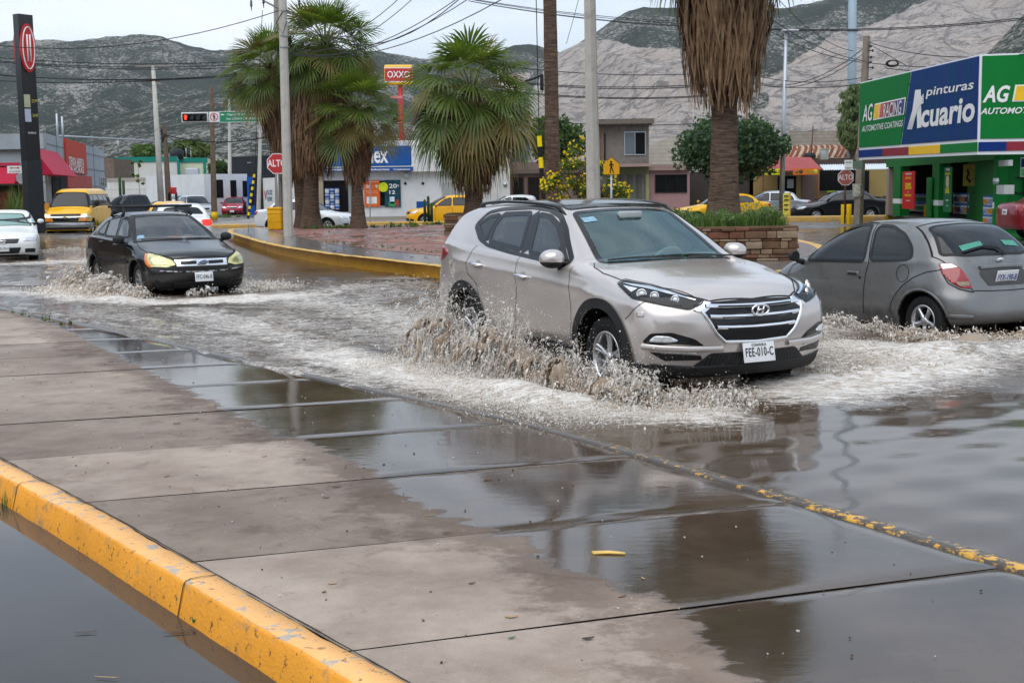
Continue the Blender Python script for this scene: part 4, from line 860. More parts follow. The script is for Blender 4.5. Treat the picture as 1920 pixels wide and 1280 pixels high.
# --- the pavement in front, slab by slab
WET=[(-9.2,21.5),(-7.2,18.6),(-6.08,16.9),(-4.69,14.3),(-2.98,11.2),(-2.24,9.85),(-1.58,8.60),(-1.26,8.20),(-.82,7.44),(-.62,6.85),(-.27,6.25),(-.01,5.95),(.18,5.42),(.46,5.12),(.62,4.95),(.64,4.65),(.70,4.3),(.72,3.9),(.9,3.2),(1.6,1.5),(2.4,0)]
def mat_pavement():
    m=bpy.data.materials.new('concrete pavement'); m.use_nodes=True; n=m.node_tree; b=n.nodes['Principled BSDF']; l=n.links.new
    tcx=n.nodes.new('ShaderNodeTexCoord'); O=tcx.outputs['Object']
    def noi(s,d=6,r=.6,dist=0):
        t=nn(n,'ShaderNodeTexNoise',Scale=s,Detail=d,Roughness=r); t.inputs['Distortion'].default_value=dist; l(O,t.inputs['Vector']); return t.outputs['Fac']
    def rng(i,a,b_,c=0,d=1):
        r=nn(n,'ShaderNodeMapRange'); r.interpolation_type='SMOOTHSTEP'; l(i,r.inputs[0])
        for k,v in enumerate((a,b_,c,d)): r.inputs[k+1].default_value=v
        return r.outputs[0]
    def mth(op,a,b_):
        x=nn(n,'ShaderNodeMath',operation=op)
        for k,v in enumerate((a,b_)):
            if isinstance(v,(int,float)): x.inputs[k].default_value=v
            else: l(v,x.inputs[k])
        return x.outputs[0]
    def mix(f,a,b_,bt='MIX'):
        x=nn(n,'ShaderNodeMixRGB',blend_type=bt)
        if isinstance(f,(int,float)): x.inputs[0].default_value=f
        else: l(f,x.inputs[0])
        for k,v in ((1,a),(2,b_)):
            if isinstance(v,tuple): x.inputs[k].default_value=(*v,1)
            else: l(v,x.inputs[k])
        return x.outputs[0]
    at=nn(n,'ShaderNodeAttribute',attribute_name='wet'); tint=nn(n,'ShaderNodeAttribute',attribute_name='tint')
    mpg=nn(n,'ShaderNodeMapping'); mpg.inputs['Scale'].default_value=(2.6,5.5,1); mpg.inputs['Rotation'].default_value=(0,0,-.34); l(O,mpg.inputs[0])
    tn=nn(n,'ShaderNodeTexNoise',Scale=1.3,Detail=9,Roughness=.66); l(mpg.outputs[0],tn.inputs['Vector'])
    e=mth('ADD',at.outputs['Fac'],mth('MULTIPLY',mth('SUBTRACT',tn.outputs['Fac'],.5),.55))
    wet=rng(e,-.03,.05); damp=rng(mth('ADD',e,mth('MULTIPLY',mth('SUBTRACT',noi(1.6,9,.75),.5),2.2)),-.42,-.10)
    dry=mix(rng(noi(.9,8),.35,.68),(.43,.355,.295),(.265,.205,.165))
    dry=mix(rng(noi(5,8,.7),.3,.75),dry,mix(1,dry,(.80,.78,.76),'MULTIPLY'))
    dry=mix(tint.outputs['Fac'],dry,mix(1,dry,(.52,.49,.47),'MULTIPLY'))
    dry=mix(rng(noi(120,4,.85),.40,.70,0,.35),dry,mix(1,dry,(.55,.52,.5),'MULTIPLY')); dry=mix(rng(noi(60,4,.8),.62,.70,0,.5),dry,(.62,.58,.53)); dry=mix(rng(noi(3.2,9,.78,.7),.56,.62,0,.55),dry,mix(1,dry,(.62,.57,.53),'MULTIPLY')); dry=mix(rng(noi(11,5,.7),.66,.72,0,.5),dry,(.10,.085,.075))
    dry=mix(mth('MULTIPLY',damp,.85),dry,mix(1,dry,(.50,.45,.42),'MULTIPLY'))
    wc=mix(rng(noi(1.7,6),.35,.65),(.050,.036,.026),(.085,.062,.047))
    l(mix(wet,dry,wc),b.inputs['Base Color'])
    rw=rng(noi(2.3,5),.35,.70,.012,.07); rd=rng(noi(4,5),.3,.7,.60,.8)
    x=nn(n,'ShaderNodeMix'); l(wet,x.inputs[0]); l(rd,x.inputs[2]); l(rw,x.inputs[3]); l(x.outputs[0],b.inputs['Roughness'])
    b.inputs['Specular IOR Level'].default_value=.5; b.inputs['IOR'].default_value=1.36
    bp=nn(n,'ShaderNodeBump',Distance=.01); l(noi(55,6,.7),bp.inputs['Height']); l(mth('SUBTRACT',.34,mth('MULTIPLY',wet,.325)),bp.inputs['Strength'])
    mp2=nn(n,'ShaderNodeMapping'); mp2.inputs['Scale'].default_value=(3,7,1); mp2.inputs['Rotation'].default_value=(0,0,-.2); l(O,mp2.inputs[0])
    t2=nn(n,'ShaderNodeTexNoise',Scale=2.2,Detail=4,Roughness=.6); l(mp2.outputs[0],t2.inputs['Vector'])
    bp2=nn(n,'ShaderNodeBump',Distance=.02,Strength=.032); l(t2.outputs['Fac'],bp2.inputs['Height']); l(bp.outputs[0],bp2.inputs['Normal']); l(bp2.outputs[0],b.inputs['Normal'])
    return m
def build_pavement():
    J=Vector((.943,.333)); KR=[Vector(p) for p in KERB_R]; KLv=[Vector(p) for p in KERB_L]
    def hit(P,line,off):
        best=None
        for a,b in zip(line,line[1:]):
            e=b-a; den=J.x*(-e.y)+J.y*e.x
            if abs(den)<1e-9: continue
            d=a-P; t=(d.x*(-e.y)+d.y*e.x)/den; u=(J.x*d.y-J.y*d.x)/den
            if -1e-6<=u<=1+1e-6: best=t if best is None or abs(t)<abs(best) else best
        return P+J*((best if best is not None else 3)+off)
    W_=[Vector(p) for p in WET]
    def sd(p):
        best=9;sg=1
        for a,b in zip(W_,W_[1:]):
            e=b-a; t=max(0,min(1,(p-a).dot(e)/e.length_squared)); q=a+e*t; d=(p-q).length
            if d<best: best=d; cr=e.x*(p.y-q.y)-e.y*(p.x-q.x); sg=1 if cr>0 else -1
        return best*sg
    V=[];F=[];wet=[];tint=[]
    sv=[-13.5]+[k for k in range(-12,7)]
    for a,b in zip(sv,sv[1:]):
        n0=24; m0=46; base=len(V); g=.0042; tv=max(0,min(1,.35+1.3*N(a*3.7,2.2))); 
        tv={-4:.55,-3:.35,-2:.50,-1:.75,0:.15,1:.75,2:.10,3:.0}.get(a,tv)
        for i in range(n0+1):
            s=a+g+(b-a-2*g)*i/n0; L0=Vector((-3.07+.83*s,7.94-1.16*s)); 
            A=hit(L0,KLv,.012); B=hit(L0,KR,-.015)
            for j in range(m0+1):
                t=j/m0; p=A.lerp(B,t); z=.135-.020*t+.004*N(p.x*.8,p.y*.8)+.006*N(a*9.1,t)
                if i in(0,n0) or j in(0,m0): z-=.006
                V.append((p.x,p.y,z)); w=sd(p); 
                wet.append(w); tint.append(tv)
        for i in range(n0):
            for j in range(m0): q=base+i*(m0+1)+j; F.append((q,q+m0+1,q+m0+2,q+1))
    o=meshobj('pavement',V,F,mat_pavement(),smooth=True); setattr_f(o,'wet',wet); setattr_f(o,'tint',tint); tag(o,kind='structure')
    # bedding below the slabs, seen in the joints
    L=resample(KERB_L,.5);Rr=resample(KERB_R,.5); k=min(len(L),len(Rr)); L=[Vector(KERB_L[0]).lerp(Vector(KERB_L[0]),0)]
    P=[(p[0],p[1],.105) for p in KERB_L]+[(p[0],p[1],.105) for p in reversed(KERB_R)]
    tag(meshobj('pavement_bedding',P,[tuple(range(len(P)))],mat('joint dirt',(.10,.082,.068),.6)),kind='structure')
SGN=1
def kerb(name,line,prof,mats,fmi,step=.12,amp=.006,closed=False,cap=False):
    """sweep profile [(offset to the right of travel, z)] along line"""
    P=resample(smoothline(line,2),step); V=[];F=[];mi=[]; n=len(prof)
    for i,p in enumerate(P):
        a=P[max(i-1,0)];b=P[min(i+1,len(P)-1)]; t=(b-a).normalized(); r=Vector((t.y,-t.x)); 
        for k,(o,z) in enumerate(prof):
            w=amp*N(p.x*2.3+k*.3,p.y*2.3,z*5)+amp*.7*N(p.x*9,p.y*9,k); V.append((p.x+r.x*(o+w),p.y+r.y*(o+w),z+w*.7))
    for i in range(len(P)-1):
        for k in range(n-1): F.append((i*n+k,(i+1)*n+k,(i+1)*n+k+1,i*n+k+1)); mi.append(fmi[k])
    o=meshobj(name,V,F,smooth=True,mats=mats,fm=mi); 
    return tag(o,kind='structure')
def mat_yellow(name,col,chip,lo,hi,rough=.5,sc=5,dark=(.16,.10,.04)):
    m=mat(name,col,rough,var=.16,vs=3,bump=.22,bs=60,dirt=chip,dscale=sc,dlo=lo,dhi=hi)
    n=m.node_tree; b=n.nodes['Principled BSDF']; src=b.inputs['Base Color'].links[0].from_socket
    t=nn(n,'ShaderNodeTexNoise',Scale=26,Detail=5,Roughness=.75); tcx=n.nodes.new('ShaderNodeTexCoord'); n.links.new(tcx.outputs['Object'],t.inputs['Vector'])
    r=nn(n,'ShaderNodeMapRange'); r.inputs[1].default_value=.60; r.inputs[2].default_value=.64; n.links.new(t.outputs['Fac'],r.inputs[0])
    x=nn(n,'ShaderNodeMixRGB'); x.inputs[2].default_value=(*dark,1); n.links.new(r.outputs[0],x.inputs[0]); n.links.new(src,x.inputs[1]); n.links.new(x.outputs[0],b.inputs['Base Color']); return m
ISL=[(-10.6,49.8),(-9.93,46.5),(-8.0,40.4),(-6.25,34.76),(-4.1,29.52),(-2.36,26.27),(-1.23,23.9),(.3,21.3),(1.9,19.9),(3.5,20.1),(4.9,21.9),(6.4,26.5),(7.3,32),(6.8,42),(4,51.5),(-2,53.6),(-8.5,53.4),(-10.9,51.5),(-10.6,49.8)]
M_yk=None
def build_kerbs():
    global M_yk
    ytop=mat_yellow('worn yellow kerb top',(.80,.43,.16),(.42,.37,.31),.575,.61,.6,11,(.26,.17,.09)); yface=mat_yellow('yellow kerb face',(.80,.325,.018),(.45,.24,.08),.56,.66,.42,6,(.10,.05,.02))
    # left kerb, facing the still puddle
    prof=[(.028,.10),(.0,.115),(.006,.142),(-.018+.16+.02-.04,.148) if 0 else (.118,.148),(.136,.142),(.147,.127),(.182,-.02),(.20,-.25)]
    prof=[(-p[0],p[1]) for p in prof]
    line=KERB_L
    kerb('kerb',list(reversed(KERB_L)),prof,[ytop,yface],[0,0,0,0,1,1,1],step=.06,amp=.007)
    jm=mat('kerb crack',(.05,.035,.02),.9,var=.3); LL=resample(smoothline(line,2),.05); acc=0
    for a,b in zip(LL,LL[1:]):
        acc+=(b-a).length
        if acc>2.35:
            acc=0
            if a.y<-1 or a.y>14: continue
            t=(b-a).normalized(); o_=Vector((t.y,-t.x)); V=[]; pr=[(.0,.1435),(.06,.1505),(.118,.1505),(.137,.1445),(.149,.129),(.184,-.02)]
            for i,(o,z) in enumerate(pr):
                w=.004+.003*N(i*3.,a.x); j=.010*N(i*2.1,a.y*3); c=a-(-o_ if False else o_)*-0+Vector((-o_.x*-1,-o_.y*-1))*0
                q=Vector((a.x,a.y))+Vector((o_.x,o_.y))*o*SGN+Vector((t.x,t.y))*j; V+=[(q.x-t.x*w,q.y-t.y*w,z+.002),(q.x+t.x*w,q.y+t.y*w,z+.002)]
            tag(meshobj('kerb_joint',V,[(2*i,2*i+1,2*i+3,2*i+2) for i in range(len(pr)-1)],jm),kind='structure')
    V=[];F=[]; PL=resample(smoothline(line,2),.03)
    for i,p in enumerate(PL):
        a=PL[max(i-1,0)];b=PL[min(i+1,len(PL)-1)]; t=(b-a).normalized(); o_=Vector((t.y,-t.x))*SGN; w0=.002+.006*abs(N(p.x*9,p.y*9)); w1=.010+.012*abs(N(p.x*5,p.y*5,3))
        V+=[(p.x+o_.x*w0,p.y+o_.y*w0,.1465),(p.x-o_.x*w1,p.y-o_.y*w1,.1415)]
    tag(meshobj('kerb_dirt',V,[(2*i,2*i+1,2*i+3,2*i+2) for i in range(len(PL)-1)],mat('kerb gutter dirt',(.045,.034,.026),.95,var=.6,vs=60,bump=.8,bs=90)),kind='structure')
    # flush right kerb, paint worn to streaks
    wr=mat('flush kerb worn paint',(.075,.060,.048),.12,var=.3,vs=4,bump=.2,bs=50); n=wr.node_tree; bb=n.nodes['Principled BSDF']; src=bb.inputs['Base Color'].links[0].from_socket
    tcx=n.nodes.new('ShaderNodeTexCoord'); t=nn(n,'ShaderNodeTexNoise',Scale=16,Detail=9,Roughness=.75); n.links.new(tcx.outputs['Object'],t.inputs['Vector']); t3=nn(n,'ShaderNodeTexNoise',Scale=1.4,Detail=3); n.links.new(tcx.outputs['Object'],t3.inputs['Vector'])
    sx=n.nodes.new('ShaderNodeSeparateXYZ'); n.links.new(tcx.outputs['Object'],sx.inputs[0]); mr=nn(n,'ShaderNodeMapRange'); mr.inputs[1].default_value=7.2; mr.inputs[2].default_value=10.5; mr.inputs[3].default_value=.0; mr.inputs[4].default_value=-.20; n.links.new(sx.outputs[1],mr.inputs[0])
    ad=nn(n,'ShaderNodeMath',operation='ADD'); n.links.new(t.outputs['Fac'],ad.inputs[0]); n.links.new(mr.outputs[0],ad.inputs[1]); ml=nn(n,'ShaderNodeMath',operation='MULTIPLY_ADD'); n.links.new(t3.outputs['Fac'],ml.inputs[0]); ml.inputs[1].default_value=.45; ml.inputs[2].default_value=-.225; ad2=nn(n,'ShaderNodeMath',operation='ADD'); n.links.new(ad.outputs[0],ad2.inputs[0]); n.links.new(ml.outputs[0],ad2.inputs[1])
    r=nn(n,'ShaderNodeMapRange'); r.inputs[1].default_value=.53; r.inputs[2].default_value=.56; n.links.new(ad2.outputs[0],r.inputs[0]); x=nn(n,'ShaderNodeMixRGB'); x.inputs[2].default_value=(.62,.33,.035,1); n.links.new(r.outputs[0],x.inputs[0]); n.links.new(src,x.inputs[1]); n.links.new(x.outputs[0],bb.inputs['Base Color'])
    kerb('kerb',KERB_R,[(.0,.09),(.0,.1145),(-.10,.1155),(-.118,.109),(-.125,-.02)],[wr],[0,0,0,0],step=.08,amp=.006)
    # island
    kerb('kerb',ISL,[(.26,.375),(.04,.385),(.0,.36),(-.02,-.02)] and [(.26,.375),(.04,.385),(.0,.36),(-.03,-.02)],[ytop if 0 else mat_yellow('island kerb top',(.60,.36,.09),(.3,.26,.2),.5,.6),mat_yellow('island kerb face',(.62,.33,.02),(.30,.17,.05),.54,.72,.4,3)],[0,1,1],step=.25,amp=.012) if 0 else None
    P=list(reversed(ISL))
    kerb('kerb',P,[(-.20,.372),(-.03,.382),(.0,.36),(.035,-.02)],[mat_yellow('island kerb top',(.66,.40,.09),(.32,.27,.22),.54,.62),mat_yellow('island kerb face',(.86,.42,.02),(.36,.18,.05),.58,.72,.4,3)],[0,1,1],step=.22,amp=.014)
    V=[(x,y,.372) for x,y in ISL[:-1]]
    grey=mat('wet grey island concrete',(.17,.16,.155),.16,var=.3,vs=1.2,bump=.2,bs=20)
    n=len(V); c=Vector((-1.5,38,0)); inner=[]
    ip=[Vector(p) for p in ISL[:-1]]
    for i,p in enumerate(ip):
        a=ip[i-1];b=ip[(i+1)%n]; t=(b-a).normalized(); r=Vector((-t.y,t.x)); inner.append(p+r*1.35)
    tag(meshobj('island_edge_path',V+[(p.x,p.y,.372) for p in inner],[(i,(i+1)%n,(i+1)%n+n,i+n) for i in range(n)],grey),kind='structure')
    red=mat('red island paving',(.27,.135,.11),.5,var=.35,vs=1.5,bump=.35,bs=18,dirt=(.13,.10,.085),dscale=.9,dlo=.46,dhi=.62)
    b=red.node_tree.nodes['Principled BSDF']; nt_=red.node_tree; t=nn(nt_,'ShaderNodeTexNoise',Scale=.6,Detail=7,Roughness=.65); tcx=nt_.nodes.new('ShaderNodeTexCoord'); mpx=nt_.nodes.new('ShaderNodeMapping'); mpx.inputs['Scale'].default_value=(1,.6,1); nt_.links.new(tcx.outputs['Object'],mpx.inputs[0]); nt_.links.new(mpx.outputs[0],t.inputs['Vector'])
    r=nn(nt_,'ShaderNodeMapRange'); r.inputs[1].default_value=.40; r.inputs[2].default_value=.50; r.inputs[3].default_value=.04; r.inputs[4].default_value=.7; nt_.links.new(t.outputs['Fac'],r.inputs[0]); nt_.links.new(r.outputs[0],b.inputs['Roughness'])
    tag(meshobj('island_paving',[(p.x,p.y,.378) for p in inner],[tuple(range(n))],red),kind='structure')
    # low kerb in front of the parked cars and the far pavements
    ky=mat_yellow('far kerb yellow',(.55,.33,.07),(.35,.27,.2),.5,.62)
    for (x0,y0,x1,y1,d,z) in ((9.6,58.2,18.6,57.0,1.2,.36),(-14.5,61.6,8.5,61.2,1.0,.30),(-40,57,-20.5,59.5,2.6,.40)):
        m=MB(); a=Vector((x0,y0,0));b=Vector((x1,y1,0)); L=(b-a).length; m.box((a+b)/2+Vector((0,d/2,z/2)),(L,d,z),rz=math.atan2(y1-y0,x1-x0),bev=.04); tag(m.build('kerb',ky),kind='structure')
    pv=mat('far pavement concrete',(.22,.20,.18),.5,var=.25,vs=1)
    tag(meshobj('far_pavement',[(-15,62.4,.29),(9,62.2,.29),(9,90,.29),(-15,90,.29)],[(0,1,2,3)],pv),kind='structure')
def water_mat(name,base,foam=True,rough=.03,b1=.25,b2=.2,s1=3.,s2=14.):
    m=bpy.data.materials.new(name); m.use_nodes=True; n=m.node_tree; b=n.nodes['Principled BSDF']; l=n.links.new
    b.inputs['Base Color'].default_value=(*base,1); b.inputs['Roughness'].default_value=rough; b.inputs['IOR'].default_value=1.33; b.inputs['Specular IOR Level'].default_value=.5
    tcx=n.nodes.new('ShaderNodeTexCoord'); O=tcx.outputs['Object']
    def noi(s,d,r=.6,sc=(1,1,1),rot=0,dist=0):
        mp_=nn(n,'ShaderNodeMapping'); mp_.inputs['Scale'].default_value=sc; mp_.inputs['Rotation'].default_value=(0,0,rot); l(O,mp_.inputs[0])
        t=nn(n,'ShaderNodeTexNoise',Scale=s,Detail=d,Roughness=r); t.inputs['Distortion'].default_value=dist; l(mp_.outputs[0],t.inputs['Vector']); return t.outputs['Fac']
    def mth(op,a,b_):
        x=nn(n,'ShaderNodeMath',operation=op)
        for k,v in enumerate((a,b_)):
            if isinstance(v,(int,float)): x.inputs[k].default_value=v
            else: l(v,x.inputs[k])
        return x.outputs[0]
    def rng2(i):
        r=nn(n,'ShaderNodeMapRange'); r.inputs[1].default_value=.38; r.inputs[2].default_value=.56; l(i,r.inputs[0]); return r.outputs[0]
    if foam:
        ch=nn(n,'ShaderNodeAttribute',attribute_name='chop'); fo=nn(n,'ShaderNodeAttribute',attribute_name='foam')
        st=mth('ADD',mth('MULTIPLY',ch.outputs['Fac'],.95),.010)
        bp=nn(n,'ShaderNodeBump',Distance=.05); l(noi(s1,6,.65,(1,1.9,1),.5,.4),bp.inputs['Height']); l(st,bp.inputs['Strength'])
        bp2=nn(n,'ShaderNodeBump',Distance=.02); l(noi(s2,5,.65,(1,1.6,1),.5,.3),bp2.inputs['Height']); l(mth('MULTIPLY',ch.outputs['Fac'],.9),bp2.inputs['Strength']); l(bp.outputs[0],bp2.inputs['Normal'])
        l(bp2.outputs[0],b.inputs['Normal'])
        # foam: lacy at low coverage, solid at high
        lace=mth('ADD',mth('ADD',mth('MULTIPLY',noi(5,8,.75,(1,2.4,1),.5,1.2),.5),mth('MULTIPLY',noi(24,6,.75,(1,1.8,1),.5,.6),.32)),mth('MULTIPLY',noi(60,4,.7,(1,1.5,1),.5,.3),.12))
        v=mth('ADD',lace,mth('MULTIPLY',fo.outputs['Fac'],.27))
        r=nn(n,'ShaderNodeMapRange'); r.interpolation_type='SMOOTHSTEP'; r.inputs[1].default_value=.555; r.inputs[2].default_value=.72; l(v,r.inputs[0])
        f=mth('MULTIPLY',r.outputs[0],mth('MINIMUM',mth('MULTIPLY',fo.outputs['Fac'],6),1))
        d=n.nodes.new('ShaderNodeBsdfPrincipled'); d.inputs['Roughness'].default_value=.4
        cr=nn(n,'ShaderNodeMixRGB'); cr.inputs[1].default_value=(.34,.26,.18,1); cr.inputs[2].default_value=(.78,.75,.71,1); l(rng2(noi(9,7,.75,(1,1.8,1),.5,.8)),cr.inputs[0]); l(cr.outputs[0],d.inputs['Base Color'])
        bp3=nn(n,'ShaderNodeBump',Distance=.03,Strength=1.0); l(lace,bp3.inputs['Height']); l(bp3.outputs[0],d.inputs['Normal'])
        mx_=n.nodes.new('ShaderNodeMixShader'); l(f,mx_.inputs[0]); l(b.outputs[0],mx_.inputs[1]); l(d.outputs[0],mx_.inputs[2]); l(mx_.outputs[0],n.nodes['Material Output'].inputs[0])
    else:
        bp=nn(n,'ShaderNodeBump',Distance=.02,Strength=b1); l(noi(s1,4,.5,(1,2.2,1),.4,.3),bp.inputs['Height']); l(bp.outputs[0],b.inputs['Normal'])
    return m
FOAM=[ # polyline, width, strength
 ([(-1.9,13.2),(-.9,11.4),(-.2,10.5),(.45,9.75),(.95,9.45),(1.3,9.3)],.60,.92),
 ([(-1.9,13.2),(-2.8,15.2),(-4.4,18.2)],.9,.62),([(-.6,14.5),(-1.8,17.5),(-3.6,21)],1.3,.62),
 ([(2.45,10.3),(3.2,10.9),(3.9,11.8),(3.6,13.2)],.85,.95),([(3.9,11.7),(4.8,12.4),(5.6,12.9)],.6,.7),([(4.5,13.2),(6.0,13.1),(8,13.0)],.5,.75),([(2.4,13.4),(3.4,14.6),(3.1,17.5)],.8,.7),
 ([(-8.0,23.2),(-7.3,21.6),(-6.3,20.5),(-5.3,20.0),(-4.2,20.2),(-3.4,21.2)],.75,1.0),([(-8,22.4),(-10.5,22.8)],1.2,.75),([(-3.4,21),(-2.5,23)],1.0,.6),
 ([(-15,33),(-13,32),(-11,33)],1.4,.7),([(-12,30),(-8,27)],1.8,.4),([(-6,18.5),(-2.6,14)],1.6,.46),([(-3.2,17.5),(-1.2,14.2)],1.4,.50),([(-9,25),(-4,22.5)],2.2,.4),([(-2.2,20),(-2,24.5)],1.2,.5),([(-6.5,16.6),(-1.2,11)],.5,.6)]
def build_water():
    rows=[]; y=1.5
    while y<52: rows.append(y); y+=max(.035,.0085*y)
    nx=300; V=[];F=[];foam=[];chop=[]
    Y=np.array(rows)[:,None]; T=np.linspace(0,1,nx)[None,:]
    xl=np.array([max(midx(y)+.2,-1e9) if y<24 else -.62*y-4 for y in rows])[:,None]; xr=(.62*np.array(rows)+5)[:,None]
    u=T; X=xl+(xr-xl)*u; Yg=np.broadcast_to(Y,X.shape).copy()
    fo=np.zeros(X.shape)
    for pl,w,s in FOAM:
        best=np.full(X.shape,99.)
        for (a,b),(c,d) in zip(pl,pl[1:]):
            ex,ey=c-a,d-b; t=np.clip(((X-a)*ex+(Yg-b)*ey)/(ex*ex+ey*ey),0,1); best=np.minimum(best,np.hypot(X-a-t*ex,Yg-b-t*ey))
        fo=np.maximum(fo,s*np.exp(-(best/w)**2*1.1))
    calm=sstep((np.hypot((X-4.0)/4.6,(Yg-5.6)/5.0)-.86)/.30)          # still water in the right foreground
    ch=.25+.75*np.clip(1.3*np.exp(-((X+2.5)/4.5)**2-((Yg-15)/9)**2)+fo,0,1); ch=ch*(.025+.975*calm); ch=np.where(Yg>27,ch*.8,ch)
    Z=np.full(X.shape,.10)
    A=X.astype(float)
    for (kx,ky,am,ph) in ((1.7,3.1,.006,0),(3.9,-1.3,.004,1.),(-2.6,5.9,.004,2.),(7.1,4.2,.0025,.7),(-5.2,9.5,.002,2.6),(11,3,.0014,4)):
        wv=np.sin(kx*A+ky*Yg+ph+1.3*np.sin(.9*A+ph)+.9*np.sin(.7*Yg-ph)); Z=Z+am*wv*ch*2.4
    hN=np.array([[noise.noise(Vector((x*3.2,y*3.2,0))) for x,y in zip(rx[::3],ry[::3])] for rx,ry in zip(X[::2],Yg[::2])])
    hN=np.repeat(np.repeat(hN,2,0)[:X.shape[0]],3,1)[:,:X.shape[1]]
    Z=Z+hN*.045*ch*np.clip(fo,0.15,1)+.02*np.clip(fo,0,1.2)**2*(Yg<16)
    # thrown-up mounds beside the silver car and the hatchback
    for cx,cy,sx,sy,a,h in ((.1,10.25,.9,.30,-1.0,.06),(3.3,11.3,.9,.45,.7,.06),(4.2,12.4,.9,.35,.2,.10),(-6.4,20.6,.9,.3,-.9,.06),(5.5,12.6,.8,.3,-.3,.07)):
        dx=(X-cx)*math.cos(a)+(Yg-cy)*math.sin(a); dy=-(X-cx)*math.sin(a)+(Yg-cy)*math.cos(a); Z=Z+h*np.exp(-(dx/sx)**2-(dy/sy)**2)
    Z=Z+(1-np.clip(calm,0,1))*(.0016*np.sin(9*A+4*Yg+1.5*np.sin(1.1*Yg))+.0013*np.sin(-5*A+13*Yg+2*np.sin(.8*A)))
    kx=np.array([interp(KERB_R,y,1) if y<26 else -99 for y in rows])[:,None]; Z=np.where(X<kx-.03,np.minimum(Z,.09),Z)
    ny=len(rows); V=np.stack([X,Yg,Z],-1).reshape(-1,3)
    ii=np.arange(ny-1)[:,None]*nx+np.arange(nx-1)[None,:]; F=np.stack([ii,ii+1,ii+nx+1,ii+nx],-1).reshape(-1,4)
    o=meshobj('flood_water',V,F.tolist(),water_mat('muddy flood water',(.070,.047,.028)),smooth=True); setattr_f(o,'foam',fo.ravel()); setattr_f(o,'chop',ch.ravel()); tag(o,kind='structure')
    P=[(p[0]+.03,p[1],0.0) for p in KERB_L]+[(-30,-3,0),(-45,10,0),(-30,24,0)]
    tag(meshobj('puddle_water',P,[tuple(range(len(P)))],water_mat('still puddle water',(.052,.044,.036),False,.015,.05,0,.9)),kind='structure')
